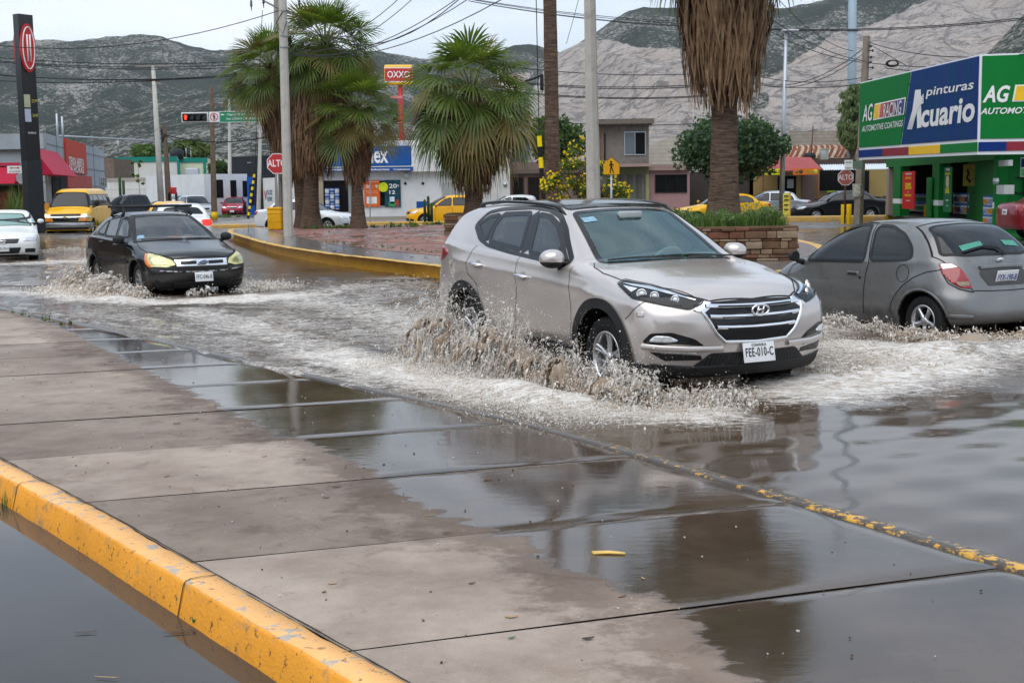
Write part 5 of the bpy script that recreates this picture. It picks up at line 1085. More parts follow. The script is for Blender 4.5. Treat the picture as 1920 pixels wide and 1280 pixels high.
# ---------------------------------------------------------------- hills
def proj(x,y,z):
    z=z-CH;c,s=math.cos(CP),math.sin(CP); zc=y*c-z*s; yc=y*s+z*c; u=CF*x/zc; v=-CF*yc/zc; cr,sr=math.cos(CR),math.sin(CR)
    return 960+u*cr+v*sr,640-u*sr+v*cr
def hill_mat():
    m=bpy.data.materials.new('scrub hillside'); m.use_nodes=True; n=m.node_tree; b=n.nodes['Principled BSDF']; l=n.links.new; b.inputs['Roughness'].default_value=.95; b.inputs['Specular IOR Level'].default_value=.1
    tcx=n.nodes.new('ShaderNodeTexCoord'); O=tcx.outputs['Object']; at=nn(n,'ShaderNodeAttribute',attribute_name='quarry')
    def noi(s,d=8,r=.65,sc=(1,1,1),dist=0,rot=(0,0,0)):
        mp_=nn(n,'ShaderNodeMapping'); mp_.inputs['Scale'].default_value=sc; mp_.inputs['Rotation'].default_value=rot; l(O,mp_.inputs[0])
        t=nn(n,'ShaderNodeTexNoise',Scale=s,Detail=d,Roughness=r); t.inputs['Distortion'].default_value=dist; l(mp_.outputs[0],t.inputs['Vector']); return t.outputs['Fac']
    def rng(i,a,b_,c=0,d=1):
        r=nn(n,'ShaderNodeMapRange'); r.interpolation_type='SMOOTHSTEP'; l(i,r.inputs[0])
        for k,v in enumerate((a,b_,c,d)): r.inputs[k+1].default_value=v
        return r.outputs[0]
    def mth(op,a,b_):
        x=nn(n,'ShaderNodeMath',operation=op)
        for k,v in enumerate((a,b_)):
            if isinstance(v,(int,float)): x.inputs[k].default_value=v
            else: l(v,x.inputs[k])
        return x.outputs[0]
    def mix(f,a,b_):
        x=nn(n,'ShaderNodeMixRGB'); l(f,x.inputs[0])
        for k,v in ((1,a),(2,b_)):
            if isinstance(v,tuple): x.inputs[k].default_value=(*v,1)
            else: l(v,x.inputs[k])
        return x.outputs[0]
    scrub=mix(rng(noi(.012),.35,.65),(.034,.052,.032),(.075,.088,.050))
    scrub=mix(rng(noi(.22,5,.8),.45,.70),scrub,(.030,.042,.024))
    big=noi(.006,5,.6); fleck=noi(.16,7,.85,(1,.5,1.6),.3,(0,.6,0))
    rk=rng(mth('ADD',fleck,mth('MULTIPLY',mth('SUBTRACT',big,.5),.55)),.53,.60)
    veg=mix(rk,scrub,(.56,.53,.49))
    qa=mix(rng(noi(.02,7,.7,(1,1,.35)),.3,.7),(.84,.73,.64),(.56,.49,.45)); qa=mix(rng(noi(.16,6,.8,(1,1,.8)),.52,.68),qa,(.27,.25,.24)); qa=mix(rng(noi(.007,4),.55,.65),qa,(.66,.54,.46))
    vo=nn(n,'ShaderNodeTexVoronoi',Scale=.018); vo.feature='DISTANCE_TO_EDGE'; mv=nn(n,'ShaderNodeMapping'); mv.inputs['Scale'].default_value=(1,1,1.7); mv.inputs['Rotation'].default_value=(0,.5,0)
    wn=nn(n,'ShaderNodeTexNoise',Scale=.02,Detail=6,Roughness=.7); l(O,wn.inputs['Vector']); va=nn(n,'ShaderNodeVectorMath',operation='MULTIPLY_ADD'); l(wn.outputs['Color'],va.inputs[0]); va.inputs[1].default_value=(60,60,60); l(O,va.inputs[2]); l(va.outputs[0],mv.inputs[0]); l(mv.outputs[0],vo.inputs['Vector'])
    qa=mix(rng(vo.outputs['Distance'],.0,.09,.75,0),qa,(.15,.14,.14))
    qa=mix(rng(noi(.035,7,.8,(1,1,4.5),.6,(0,.25,0)),.50,.64,0,.6),qa,(.82,.73,.66)); qa=mix(rng(noi(.05,6,.8,(2.2,2.2,.5),.4),.54,.62,0,.8),qa,(.27,.25,.245))
    vv=mix(rng(noi(.03,7,.75),.60,.68,0,.8),qa,veg)
    q=rng(mth('ADD',at.outputs['Fac'],mth('MULTIPLY',mth('SUBTRACT',noi(.02,8,.7),.5),.9)),.42,.55)
    l(mix(q,veg,vv),b.inputs['Base Color'])
    bp=nn(n,'ShaderNodeBump',Strength=1.,Distance=34); l(noi(.035,9,.75),bp.inputs['Height']); l(bp.outputs[0],b.inputs['Normal']); return m
def hill(crest,Yt,Yb,mat_,quarry=None,green=None,seed=0,px0=None,px1=None,rel=.17,nxx=420,nyy=110,fz=1.0,pw=1.15):
    c=smoothline(crest,2); px0=px0 or crest[0][0]; px1=px1 or crest[-1][0]; xs=np.linspace(px0,px1,nxx); cy=np.interp(xs,[p[0] for p in c],[p[1] for p in c])
    V=[];q=[]
    for j in range(nyy+1):
        t=j/nyy; 
        for i in range(nxx):
            p=unproj(xs[i],cy[i],y=Yt); y=Yt+(Yb-Yt)*t; x=p.x*(1-.35*t); h=max(p.z,5)
            z=h*(1-t)**pw*fz
            a=noise.fractal(Vector((x*.0032+seed,y*.0020,seed*3.1)),1.0,2.1,6); rg=abs(noise.noise(Vector((x*.0065+seed,y*.0018+z*.001,5))))
            w=min(1,t*7)*min(1,(1-t)*4); z+=h*rel*(a*.55-rg*1.1+.25)*w+h*.010*noise.fractal(Vector((x*.03,y*.03,seed)),1,2,4)
            V.append((x,y,z-3*(t>.99)))
    n=nxx; F=[(j*n+i,(j+1)*n+i,(j+1)*n+i+1,j*n+i+1) for j in range(nyy) for i in range(n-1)]
    for v in V:
        a,b=proj(*v); s=0
        if quarry and any(polyin(a,b,Q) for Q in quarry): s=1
        if green and s and any(polyin(a,b,Q) for Q in green): s=.15
        q.append(s)
    q=np.array(q).reshape(nyy+1,n)
    for _ in range(7): q[1:-1,1:-1]=(q[1:-1,1:-1]*2+q[:-2,1:-1]+q[2:,1:-1]+q[1:-1,:-2]+q[1:-1,2:])/6
    o=meshobj('hill',V,F,mat_,smooth=True); setattr_f(o,'quarry',q.ravel()); tag(o,kind='structure'); return o
def build_hills():
    hm=hill_mat()
    hill([(-700,140),(-300,90),(-100,95),(0,82),(60,73),(130,78),(190,72),(250,65),(275,63),(310,72),(370,92),(430,96),(480,86),(560,84),(650,92),(720,98),(800,112),(880,108),(925,97),(965,84),(1010,84),(1080,112),(1200,150)],2600,1300,hm,
         quarry=[[(900,135),(960,118),(1040,106),(1100,120),(1210,150),(1210,400),(930,400),(940,230)]],seed=1.3,nxx=460)
    hill([(940,260),(985,150),(1030,108),(1060,93),(1090,78),(1120,58),(1150,38),(1185,19),(1230,12),(1300,16),(1400,18),(1460,15),(1530,5),(1600,-12),(1700,-40),(1850,-70),(2000,-80),(2300,-60),(2700,0)],2300,1100,hm,
         quarry=[[(1040,101),(1085,80),(1150,75),(1190,88),(1230,92),(1262,88),(1300,100),(1345,112),(1400,140),(1440,150),(1500,105),(1570,60),(1640,45),(1700,18),(1760,-8),(1850,-40),(2100,-40),(2400,100),(2400,420),(1000,420),(990,180)]],
         green=[[(1340,120),(1400,135),(1425,150),(1385,165),(1345,150)],[(1180,150),(1245,156),(1240,166),(1190,163)],[(1400,185),(1440,165),(1450,200),(1410,220)],[(1570,190),(1600,170),(1600,200)]],seed=4.7,nxx=520)
    hill([(-500,400),(60,300),(110,262),(160,238),(220,215),(300,193),(360,180),(430,164),(500,152),(600,150),(700,170),(800,200),(900,260),(960,300)],1500,750,hm,
         quarry=None,seed=8.1,rel=.14,nxx=380)
    0 and hill([(1180,330),(1230,262),(1290,238),(1330,232),(1370,236),(1480,280),(1560,330)],1100,800,hm,seed=6.1,rel=.10,nxx=120,nyy=40)
    hill([(1640,360),(1700,210),(1770,160),(1800,146),(1840,110),(1880,70),(1925,20),(2000,-50),(2150,-120),(2400,-150)],1150,600,hm,seed=9.4,rel=.10,nxx=200,nyy=80)
# ---------------------------------------------------------------- vegetation
def mat_leaf(name,c1,c2,rough=.45,tr=.3,sc=3,tint=(1.6,1.7,.7)):
    if name in MATS: return MATS[name]
    m=bpy.data.materials.new(name); m.use_nodes=True; n=m.node_tree; b=n.nodes['Principled BSDF']; l=n.links.new
    b.inputs['Roughness'].default_value=rough; b.inputs['Specular IOR Level'].default_value=.35
    tcx=n.nodes.new('ShaderNodeTexCoord'); t=nn(n,'ShaderNodeTexNoise',Scale=sc,Detail=4,Roughness=.7); l(tcx.outputs['Object'],t.inputs['Vector'])
    r=nn(n,'ShaderNodeMapRange'); r.inputs[1].default_value=.3; r.inputs[2].default_value=.7; l(t.outputs['Fac'],r.inputs[0])
    x=nn(n,'ShaderNodeMixRGB'); x.inputs[1].default_value=(*c1,1); x.inputs[2].default_value=(*c2,1); l(r.outputs[0],x.inputs[0]); l(x.outputs[0],b.inputs['Base Color'])
    tl=n.nodes.new('ShaderNodeBsdfTranslucent'); y=nn(n,'ShaderNodeMixRGB',blend_type='MULTIPLY'); y.inputs[0].default_value=1; y.inputs[2].default_value=(*tint,1); l(x.outputs[0],y.inputs[1]); l(y.outputs[0],tl.inputs[0])
    ms=n.nodes.new('ShaderNodeMixShader'); ms.inputs[0].default_value=tr; l(b.outputs[0],ms.inputs[1]); l(tl.outputs[0],ms.inputs[2]); l(ms.outputs[0],n.nodes['Material Output'].inputs[0])
    MATS[name]=m; return m
M_frond=mat_leaf('palm frond green',(.040,.088,.014),(.14,.185,.035),.38,.4,2.2)
M_frond2=mat_leaf('palm frond yellowing',(.15,.16,.04),(.24,.16,.06),.5,.25,4)
M_dead=mat_leaf('dead palm frond',(.15,.085,.045),(.31,.20,.115),.85,.15,5)
M_dead2=mat_leaf('dark dead frond',(.08,.045,.026),(.17,.10,.055),.9,.1,5)
def mat_trunk(name,col,dark,sc=(1,1,9)):
    if name in MATS: return MATS[name]
    m=mat(name,col,.9,var=.3,vs=5); n=m.node_tree; b=n.nodes['Principled BSDF']; l=n.links.new
    tcx=n.nodes.new('ShaderNodeTexCoord'); mp_=nn(n,'ShaderNodeMapping'); mp_.inputs['Scale'].default_value=sc; l(tcx.outputs['Object'],mp_.inputs[0])
    t=nn(n,'ShaderNodeTexNoise',Scale=3.2,Detail=7,Roughness=.75); l(mp_.outputs[0],t.inputs['Vector'])
    src=b.inputs['Base Color'].links[0].from_socket; r=nn(n,'ShaderNodeMapRange'); r.inputs[1].default_value=.42; r.inputs[2].default_value=.62; l(t.outputs['Fac'],r.inputs[0])
    x=nn(n,'ShaderNodeMixRGB'); x.inputs[2].default_value=(*dark,1); l(r.outputs[0],x.inputs[0]); l(src,x.inputs[1]); l(x.outputs[0],b.inputs['Base Color'])
    bp=nn(n,'ShaderNodeBump',Strength=1.,Distance=.05); l(t.outputs['Fac'],bp.inputs['Height']); l(bp.outputs[0],b.inputs['Normal']); return m
M_ptrunk=mat_trunk('palm bark',(.17,.115,.082),(.055,.036,.026)); M_bark=mat_trunk('bark',(.10,.075,.055),(.03,.022,.016),(3,3,1))
def fan(V,F,o,d,up,R_,n,droop,rg,spread=1.9,w=1.0,fold=.05):
    """one palmate blade of n pleated segments that split towards the tips"""
    s=d.cross(up).normalized(); up=s.cross(d).normalized()
    for k in range(n):
        a=(k/(n-1)-.5)*2*spread; L_=R_*(.72+.28*math.cos(a*.75))*rg.uniform(.88,1.08)
        dirn=(d*math.cos(a)+s*math.sin(a)).normalized(); sd=(s*math.cos(a)-d*math.sin(a)).normalized()
        st=(.06,.35,.55,.80,1.0); wd=(.012,.34*spread*2/n*1.02,.45*spread*2/n,.22*spread*2/n,.01)
        base=len(V); dr=droop*rg.uniform(.75,1.3); cup=.18*abs(a)
        for i,(t,ww) in enumerate(zip(st,wd)):
            c=o+dirn*(L_*t*(1-.25*dr*t*t))+up*(cup*L_*t*.5+(fold*R_*(1 if k%2 else -1) if 0<i<3 else 0)*.4)+Vector((0,0,-dr*L_*t**2.6*.55))
            V.append(c-sd*ww*R_*.5*w); V.append(c+sd*ww*R_*.5*w)
        for i in range(4): F.append((base+2*i,base+2*i+1,base+2*i+3,base+2*i+2))
def palm(base,H_,Rr,label,nl=46,trunk_r=(.34,.24),skirt=(1.8,.75),skn=520,lean=(0,0),group=None,seed=1,low=-50,top=74,droop=.55,Rleaf=1.15,pet=.75,flare=1.0,dead=10,skdark=.4,seg=30):
    rg=random.Random(seed); t=thing('palm_tree',base,0,label,'palm tree',group); top_=Vector((lean[0],lean[1],H_))
    m=MB(); K=26; pts=[];rs=[]
    for i in range(K+1):
        f=i/K; pts.append((lean[0]*f*f,lean[1]*f*f,H_*f)); r=trunk_r[0]+(trunk_r[1]-trunk_r[0])*f**.7; r*=1+flare*.55*math.exp(-f*H_*2.6)+.03*N(f*9,seed); rs.append(r)
    m.tube(pts,rs,18,cap=False); tr=m.build('trunk',M_ptrunk,t,True)
    for v in tr.data.vertices:
        a=N(v.co.x*5,v.co.y*5,v.co.z*1.2+seed); b=N(v.co.x*1.5,v.co.y*1.5,v.co.z*9); h=math.hypot(v.co.x-0,v.co.y-0); 
        v.co.x*=1+.10*a+.03*b; v.co.y*=1+.10*a+.03*b
    V=[];F=[];fm=[];ptm=MB()
    for k in range(nl):
        f=(k+.5)/nl; el=R(top-(top-low)*f); az=k*2.39996+rg.uniform(-.25,.25)
        d=Vector((math.cos(az)*math.cos(el),math.sin(az)*math.cos(el),math.sin(el))); L_=Rr*pet*rg.uniform(.8,1.15)*(.8+.2*math.cos(el))
        p1=top_+d*L_*.5+Vector((0,0,.03)); p2=top_+d*L_+Vector((0,0,-.16*L_*math.cos(el)*(1+f)))
        ptm.tube([top_+d*.1,p1,p2],[.028,.02,.014],4)
        d2=(p2-p1).normalized(); d2=(d2+Vector((0,0,-.25-.35*f))*droop).normalized(); up=Vector((0,0,1)) if abs(d2.z)<.92 else Vector((-math.cos(az),-math.sin(az),0))
        n0=len(F); tw=rg.uniform(-.5,.5); up=(up+d2.cross(up)*tw).normalized()
        fan(V,F,p2,d2,up,Rr*Rleaf*.60*rg.uniform(.85,1.1),seg,droop*(.5+.9*f),rg,w=1.0); fm+=[1 if rg.random()<.12+.30*(f>.65) else 0]*(len(F)-n0)
    meshobj('crown',V,F,parent=t,mats=[M_frond,M_frond2],fm=fm); ptm.build('petioles',mat('palm petiole',(.18,.19,.06),.5),t,True)
    # hanging dead fronds
    V=[];F=[];fm=[]
    for k in range(skn):
        az=rg.uniform(0,2*PI); f=rg.random(); z0=H_-.1-f*skirt[0]*.70; x0,y0=lean[0]*(z0/H_)**2,lean[1]*(z0/H_)**2
        bul=skirt[1]*(1-.45*f*f)*rg.uniform(.35,1.05); L_=rg.uniform(.5,1.0)*min(skirt[0]*.55,1.7); ca,sa=math.cos(az),math.sin(az); sx,sy=-sa,ca; b0=len(V); wob=rg.uniform(-.2,.2); wi=rg.uniform(.018,.05)
        for i in range(5):
            u=i/4; r=trunk_r[1]*.9+bul*math.sin(min(1,u*1.25)*PI*.55)*(1-.25*u*u); z=z0-L_*u**1.25+.10*math.sin(u*3)*(1-f); q=wi*(1.1-abs(u-.45)*1.5); q=max(q,.006); o=wob*u*u
            c=Vector((x0+ca*r+sx*o,y0+sa*r+sy*o,z)); tw=rg.uniform(-.4,.4)
            V.append(c-Vector((sx+ca*tw,sy+sa*tw,0))*q); V.append(c+Vector((sx+ca*tw,sy+sa*tw,0))*q)
        for i in range(4): F.append((b0+2*i,b0+2*i+1,b0+2*i+3,b0+2*i+2))
        fm+=[1 if rg.random()<skdark else 0]*4
    if skn: meshobj('dead_fronds',V,F,parent=t,mats=[M_dead,M_dead2],fm=fm)
    # a few dead flower stalks arching out of the crown
    if dead:
        m=MB()
        for k in range(dead):
            az=rg.uniform(0,2*PI); L_=Rr*rg.uniform(.7,1.15); ca,sa=math.cos(az),math.sin(az); z=H_
            P=[(lean[0]+ca*L_*u,lean[1]+sa*L_*u,z+.55*math.sin(u*2.2)*Rr*.5-1.25*u**3*Rr*.8) for u in (0,.25,.5,.75,.9,1)]; m.tube(P,[.014,.013,.012,.01,.008,.006],4)
            for q in range(14):
                u=rg.uniform(.55,1); bx,by,bz=[P[3][i]+(P[5][i]-P[3][i])*(u-.55)/.45 for i in range(3)]; m.tube([(bx,by,bz),(bx+rg.uniform(-.12,.12),by+rg.uniform(-.12,.12),bz-rg.uniform(.15,.45))],[.006,.003],3)
        m.build('flower_stalks',M_dead,t,True)
    return t
def leaves(name,cl,n,size,mats,parent,seed=0,flat=.0,shape=1.7,hang=0):
    """cl: clumps (x,y,z,r); n leaves spread mostly towards the clump surfaces"""
    g=np.random.default_rng(seed); cl=np.array(cl,float); w=cl[:,3]**2; k=g.choice(len(cl),n,p=w/w.sum())
    d=g.normal(size=(n,3)); d/=np.linalg.norm(d,axis=1,keepdims=True); r=cl[k,3]*g.uniform(.1,1.25,n)**.7; C=cl[k,:3]+d*r[:,None]*np.array([1,1,.8])
    a=g.normal(size=(n,3))+d*.8; a[:,2]-=hang; a/=np.linalg.norm(a,axis=1,keepdims=True); b=np.cross(a,g.normal(size=(n,3))); b/=np.linalg.norm(b,axis=1,keepdims=True)
    s=size*g.uniform(.6,1.35,n)[:,None]; P=np.stack([C-a*s*shape*.5,C+b*s*.5,C+a*s*shape*.5,C-b*s*.5],1).reshape(-1,3); F=np.arange(4*n).reshape(-1,4)
    fm=g.integers(0,len(mats),n); return meshobj(name,P,F,parent=parent,mats=mats,fm=fm.astype(np.int32))
def tree(base,H_,rx,rz,label,name='tree',n=5200,size=.16,cols=None,seed=1,group=None,trunk=.16,clumps=46,cz=None,cat='tree',ry=None,hang=0,low=.35,shape=1.7,cr=1):
    rg=random.Random(seed); t=thing(name,base,0,label,cat,group); cz=cz if cz is not None else H_-rz; ry=ry or rx
    cols=cols or ((.035,.065,.022),(.06,.10,.03)); cl=[]
    for k in range(clumps):
        v=Vector((rg.gauss(0,1),rg.gauss(0,1),rg.gauss(0,1))).normalized(); q=rg.uniform(.35,1)**.5; r=rg.uniform(.26,.50)*min(rx,rz)*cr
        x,y,z=v.x*(rx-r*.7)*q,v.y*(ry-r*.7)*q,v.z*(rz-r*.7)*q
        if v.z<-.2: z*=(1-low)
        cl.append((x,y,cz+z,r))
    m=MB(); m.tube([(0,0,0),(.05,0,cz*.45),(0,.05,cz*.8),(0,0,cz)],[trunk*1.25,trunk,trunk*.8,trunk*.5],9)
    for k in range(9):
        c=cl[k]; m.tube([(0,0,cz*.55+.1*k*rz*.3),(c[0]*.5,c[1]*.5,(cz*.6+c[2])/2),(c[0],c[1],c[2])],[trunk*.4,trunk*.25,trunk*.08],5)
    m.build('trunk',M_bark,t,True)
    ms=[mat_leaf(f'leaf {int(c[0]*1000)} {int(c[1]*1000)} {i}',c,tuple(x*1.5 for x in c),.6,.25,1.2) for i,c in enumerate(cols)]
    leaves('crown',cl,n,size,ms,t,seed,hang=hang,shape=shape); return t
def tuft(mb,x,y,z,h,n,rg,w=.008,lean=.5,mi=0):
    for _ in range(n):
        a=rg.uniform(0,2*PI); l=h*rg.uniform(.5,1.1); o=rg.uniform(.1,lean)*l; bx,by=x+rg.gauss(0,h*.18),y+rg.gauss(0,h*.18); s=(-math.sin(a)*w,math.cos(a)*w); V=[]
        for u in (0,.5,1): 
            q=1-u*.85; c=(bx+math.cos(a)*o*u*u,by+math.sin(a)*o*u*u,z+l*u*(1-.15*u)); V+=[(c[0]-s[0]*q,c[1]-s[1]*q,c[2]),(c[0]+s[0]*q,c[1]+s[1]*q,c[2])]
        mb.add(V,[(0,1,3,2),(2,3,5,4)],mi)
def grass(name,spots,label=None,h=.12,dens=12,seed=3,w=.008):
    rg=random.Random(seed); m=MB()
    for (x,y,z,rx,ry,k) in spots:
        for _ in range(k): tuft(m,x+rg.uniform(-rx,rx),y+rg.uniform(-ry,ry),z,h*rg.uniform(.6,1.3),dens,rg,w,mi=rg.randrange(2))
    o=m.build(name,[mat_leaf('grass green',(.06,.13,.02),(.13,.21,.04),.6,.3),mat_leaf('grass dark',(.04,.09,.02),(.09,.14,.03),.6,.3)],smooth=False); return tag(o,label,'grass' if label else None,kind='stuff')
def yucca(base,h,label,n=60,seed=1,stem=.5,name='yucca_plant'):
    rg=random.Random(seed); t=thing(name,base,0,label,'plant'); m=MB(); m.tube([(0,0,0),(0,0,stem+.1)],[.07,.05],7); m.build('trunk',M_bark,t,True); m=MB()
    for k in range(n):
        a=rg.uniform(0,2*PI); el=rg.uniform(-.1,1.5); l=h*rg.uniform(.5,1); w=.022; ca,sa=math.cos(a),math.sin(a); V=[]
        for u in (0,.35,.7,1):
            r=l*u*math.cos(el); z=stem+l*u*math.sin(el)-.25*l*u*u*math.cos(el); q=w*(1.05-u); V+=[(ca*r+sa*q,sa*r-ca*q,z),(ca*r-sa*q,sa*r+ca*q,z)]
        m.add(V,[(0,1,3,2),(2,3,5,4),(4,5,7,6)],0)
    m.build('leaves',mat_leaf('yucca leaf',(.06,.12,.03),(.14,.2,.06),.4,.3),t,False); return t
def build_plants():
    at=lambda px,py,y: unproj(px,py,y=y)
    g='palms on the traffic island'
    p=at(567,400,51.2); palm((p.x,51.2,.37),6.1,1.55,'tall palm at the left of the island, its crown left of the concrete pole',nl=50,trunk_r=(.26,.20),skirt=(4.0,.85),skn=2400,lean=(-.95,0),group=g,seed=3,low=-38,droop=.34,pet=.85,dead=12)
    p=at(583,400,49.9); palm((p.x,49.9,.37),6.9,1.65,'tallest island palm with shaggy brown skirt behind the stop sign',nl=58,trunk_r=(.32,.24),skirt=(4.9,1.15),skn=3600,lean=(.75,0),group=g,seed=5,low=-36,droop=.32,pet=.85,dead=16)
    p=at(671,400,48.9); palm((p.x,48.9,.37),4.35,1.5,'short palm with thin trunk in front of the paint shop window',nl=42,trunk_r=(.25,.17),skirt=(2.3,.62),skn=1500,group=g,seed=8,low=-36,droop=.30,pet=.85,dead=5)
    p=at(888,400,42.5); palm((p.x,42.6,.85),3.95,2.15,'broad bushy palm growing from the low stone planter',nl=66,trunk_r=(.26,.26),skirt=(2.7,.85),skn=2000,group=g,seed=11,low=-72,droop=.70,Rleaf=1.02,pet=.72,dead=22,seg=26)
    p=at(1357,400,26.3); palm((p.x,26.3,.95),6.9,1.9,'large palm with thick trunk and long shaggy skirt in the stone planter',nl=52,trunk_r=(.285,.235),skirt=(4.4,1.02),skn=3200,group=g,seed=14,low=-40,droop=.6,flare=1.0,skdark=.25,dead=8)
    a=at(1037,375,36); palm((a.x,36,.37),13,1.7,'tall thin bare palm trunk left of the tapered concrete lamp post',nl=40,trunk_r=(.23,.15),skirt=(1.0,.5),skn=200,group=g,seed=17,lean=(-.12,0),flare=.5)
    def T(px,pyt,pyb,pxw,y,label,seed,z0=.12,**k):
        top=at(px,pyt,y); bot=at(px,pyb,y); rx=pxw/2*y/CF; rz=(top.z-bot.z)/2; tree((top.x,y,z0),top.z-z0,rx,rz,label,seed=seed,cz=(top.z+bot.z)/2-z0,**k)
    T(1043,212,325,112,63,'dark green bushy tree behind the thin bare palm',21,n=7000,size=.13)
    T(1372,203,362,222,60,'large dark tree behind the thick palm trunk',22,n=15000,size=.13,cols=((.028,.058,.028),(.045,.085,.035)),clumps=90)
    T(1600,148,312,58,72,'wispy pale green tree behind the stop sign on the right',23,n=5000,size=.085,cols=((.09,.13,.05),(.13,.165,.08)),hang=2.2,clumps=110,shape=4.5,cr=.6)
    T(272,270,300,62,125,'light green round tree behind the white building',24,n=2200,size=.3,cols=((.07,.12,.03),(.05,.09,.025)))
    T(355,258,303,95,130,'broad olive green tree behind the teal-trimmed building',25,n=4500,size=.3,cols=((.055,.085,.025),(.08,.11,.03)),clumps=60)
    T(412,300,345,48,116,'dark tree between the wooden post and the black building',26,n=1800,size=.3)
    T(640,300,330,60,95,'small tree glimpsed behind the island palms',27,n=900,size=.3)
    # yellow flowering shrub
    p=at(1100,330,33); rg=random.Random(4); t=thing('flowering_shrub',(p.x,33,.37),0,'shrub covered in yellow trumpet flowers around the foot of the lamp post','shrub'); cl=[]
    for k in range(70):
        u=rg.uniform(-1,1); x=u*1.05; cl.append((x,rg.uniform(-.45,.45),.5+rg.uniform(.25,1)*(2.15-1.35*abs(u+.12)),rg.uniform(.10,.2)))
    m=MB()
    for c in cl[:22]: m.tube([(0,0,0),(c[0]*.5,c[1]*.5,c[2]*.6),(c[0],c[1],c[2])],[.02,.014,.006],5)
    m.build('stems',M_bark,t,True); leaves('foliage',cl,5200,.05,[mat_leaf('shrub green',(.06,.11,.02),(.12,.17,.04),.6,.3)],t,4)
    leaves('flowers',[(c[0]*1.05,c[1]-.03,c[2]+.06,c[3]*1.05) for c in cl],800,.07,[mat_leaf('yellow petals',(.80,.50,.01),(.90,.65,.03),.6,.3)],t,5,shape=1.1)['kind']='stuff'
    # cacti
    p=at(797,412,58)
    t=thing('cactus',(p.x,58,.37),0,'columnar cactus with two arms standing before the yellow taxi','cactus'); m=MB()
    for dx,h in ((0,1.0),(.16,1.15),(.30,.85)):
        m.tube([(dx,0,0),(dx,0,h-.08),(dx,0,h)],[.065,.065,.02],8)
    m.build('stems',mat('cactus green',(.035,.07,.03),.6),t,True)
    for px,y0,y1 in ((224,332,358),(231,340,358)):
        a=at(px,y0,100); m=MB(); m.tube([(0,0,0),(0,0,a.z-.1),(0,0,a.z)],[.11,.11,.04],8); o=m.build('cactus',mat('cactus green',(.035,.07,.03),.6)); o.location=(a.x,100,.1); tag(o,'green column cactus by the white wall, '+('the taller one' if px==224 else 'the shorter one'),'cactus')
    a=at(258,303,98); t=thing('sapling',(a.x,98,.1),0,'thin tall sapling with tufts of leaves against the white wall','sapling'); m=MB(); m.tube([(0,0,0),(.05,0,1.5),(0,0,a.z-.1)],[.03,.022,.01],5); m.build('trunk',M_bark,t,True)
    leaves('foliage',[(rnd.uniform(-.45,.45),0,rnd.uniform(2.2,a.z),.12) for _ in range(9)],160,.14,[M_frond],t,3)
    yucca((at(20,385,58).x,58,.35),1.7,'big spiky yucca at the left edge beside the price sign',150,1,.5)
    yucca((at(66,395,57).x,57,.40),1.1,'slender yucca in front of the price sign base',60,2,.55)
    yucca((at(35,385,60).x,60,.35),1.8,'spiky yucca directly behind the post of the turned-away stop sign',120,3,.7)
    yucca((at(213,352,97).x,97,.12),1.5,'spiky plant behind the dark pickup truck',60,4,.2)
    q=lambda px,py,z: unproj(px,py,z=z)
    grass('grass_patch',[(q(640,427,.38).x,50.5,.38,1.2,.5,30),(q(700,428,.38).x,49.6,.38,1.6,.4,40),(q(820,418,.38).x,52.5,.38,2.0,.5,60),(q(590,432,.38).x,49.3,.38,.8,.3,20)],None,h=.16,dens=10,w=.014)
    grass('grass_verge',[(q(480,404,.12).x,101,.14,2.5,.8,50),(q(420,408,.12).x,90,.14,1.2,.5,20),(-20.5,58.3,.41,2.2,.8,80),(-23.5,58,.41,1.2,.6,40)],None,h=.25,dens=9,w=.03)
    s=[]
    for u in np.linspace(0,1,26):                       # weeds along the path edge on the island
        a=q(600+u*210,452+u*21,.38); s.append((a.x,a.y,.38,.22,.10,2))
    for u in np.linspace(0,1,10):
        a=q(20+u*110,585+u*22,.125); s.append((a.x,a.y,.11,.12,.04,1 if u<.75 else 2))
    grass('weeds',s,None,h=.07,dens=7,w=.006)
    a=unproj(10,950,z=0); grass('weeds_at_kerb',[(a.x,a.y,.0,.08,.05,5)],None,h=.09,dens=6,w=.003)
# ---------------------------------------------------------------- stone planters, posts, signs, wires
M_conc=mat('concrete post',(.46,.44,.40),.8,var=.12,vs=4,bump=.15,bs=60,dirt=(.30,.28,.25),dscale=3,dlo=.55,dhi=.75)
M_cold=mat('old concrete',(.30,.28,.25),.85,var=.2,vs=3)
M_wood=mat('weathered wood',(.15,.105,.075),.85,var=.3,vs=5,bump=.3)
M_galv=mat('galvanised steel',(.42,.45,.48),.4,.6,var=.1)
M_grey=mat('grey steel',(.28,.30,.31),.5,.3)
M_red=mat('sign red',(.50,.02,.02),.4,var=.06)
M_green=mat('sign green',(.0,.22,.10),.4,var=.05)
M_wht=mat('sign white',(.80,.80,.80),.4,var=.03)
M_blk=mat('sign black',(.015,.015,.015),.5,var=0)
M_yel=mat('safety yellow',(.80,.50,.01),.5,var=.12)
M_wire=mat('cable black',(.02,.02,.022),.6,var=0)
at=lambda px,py,y: unproj(px,py,y=y)
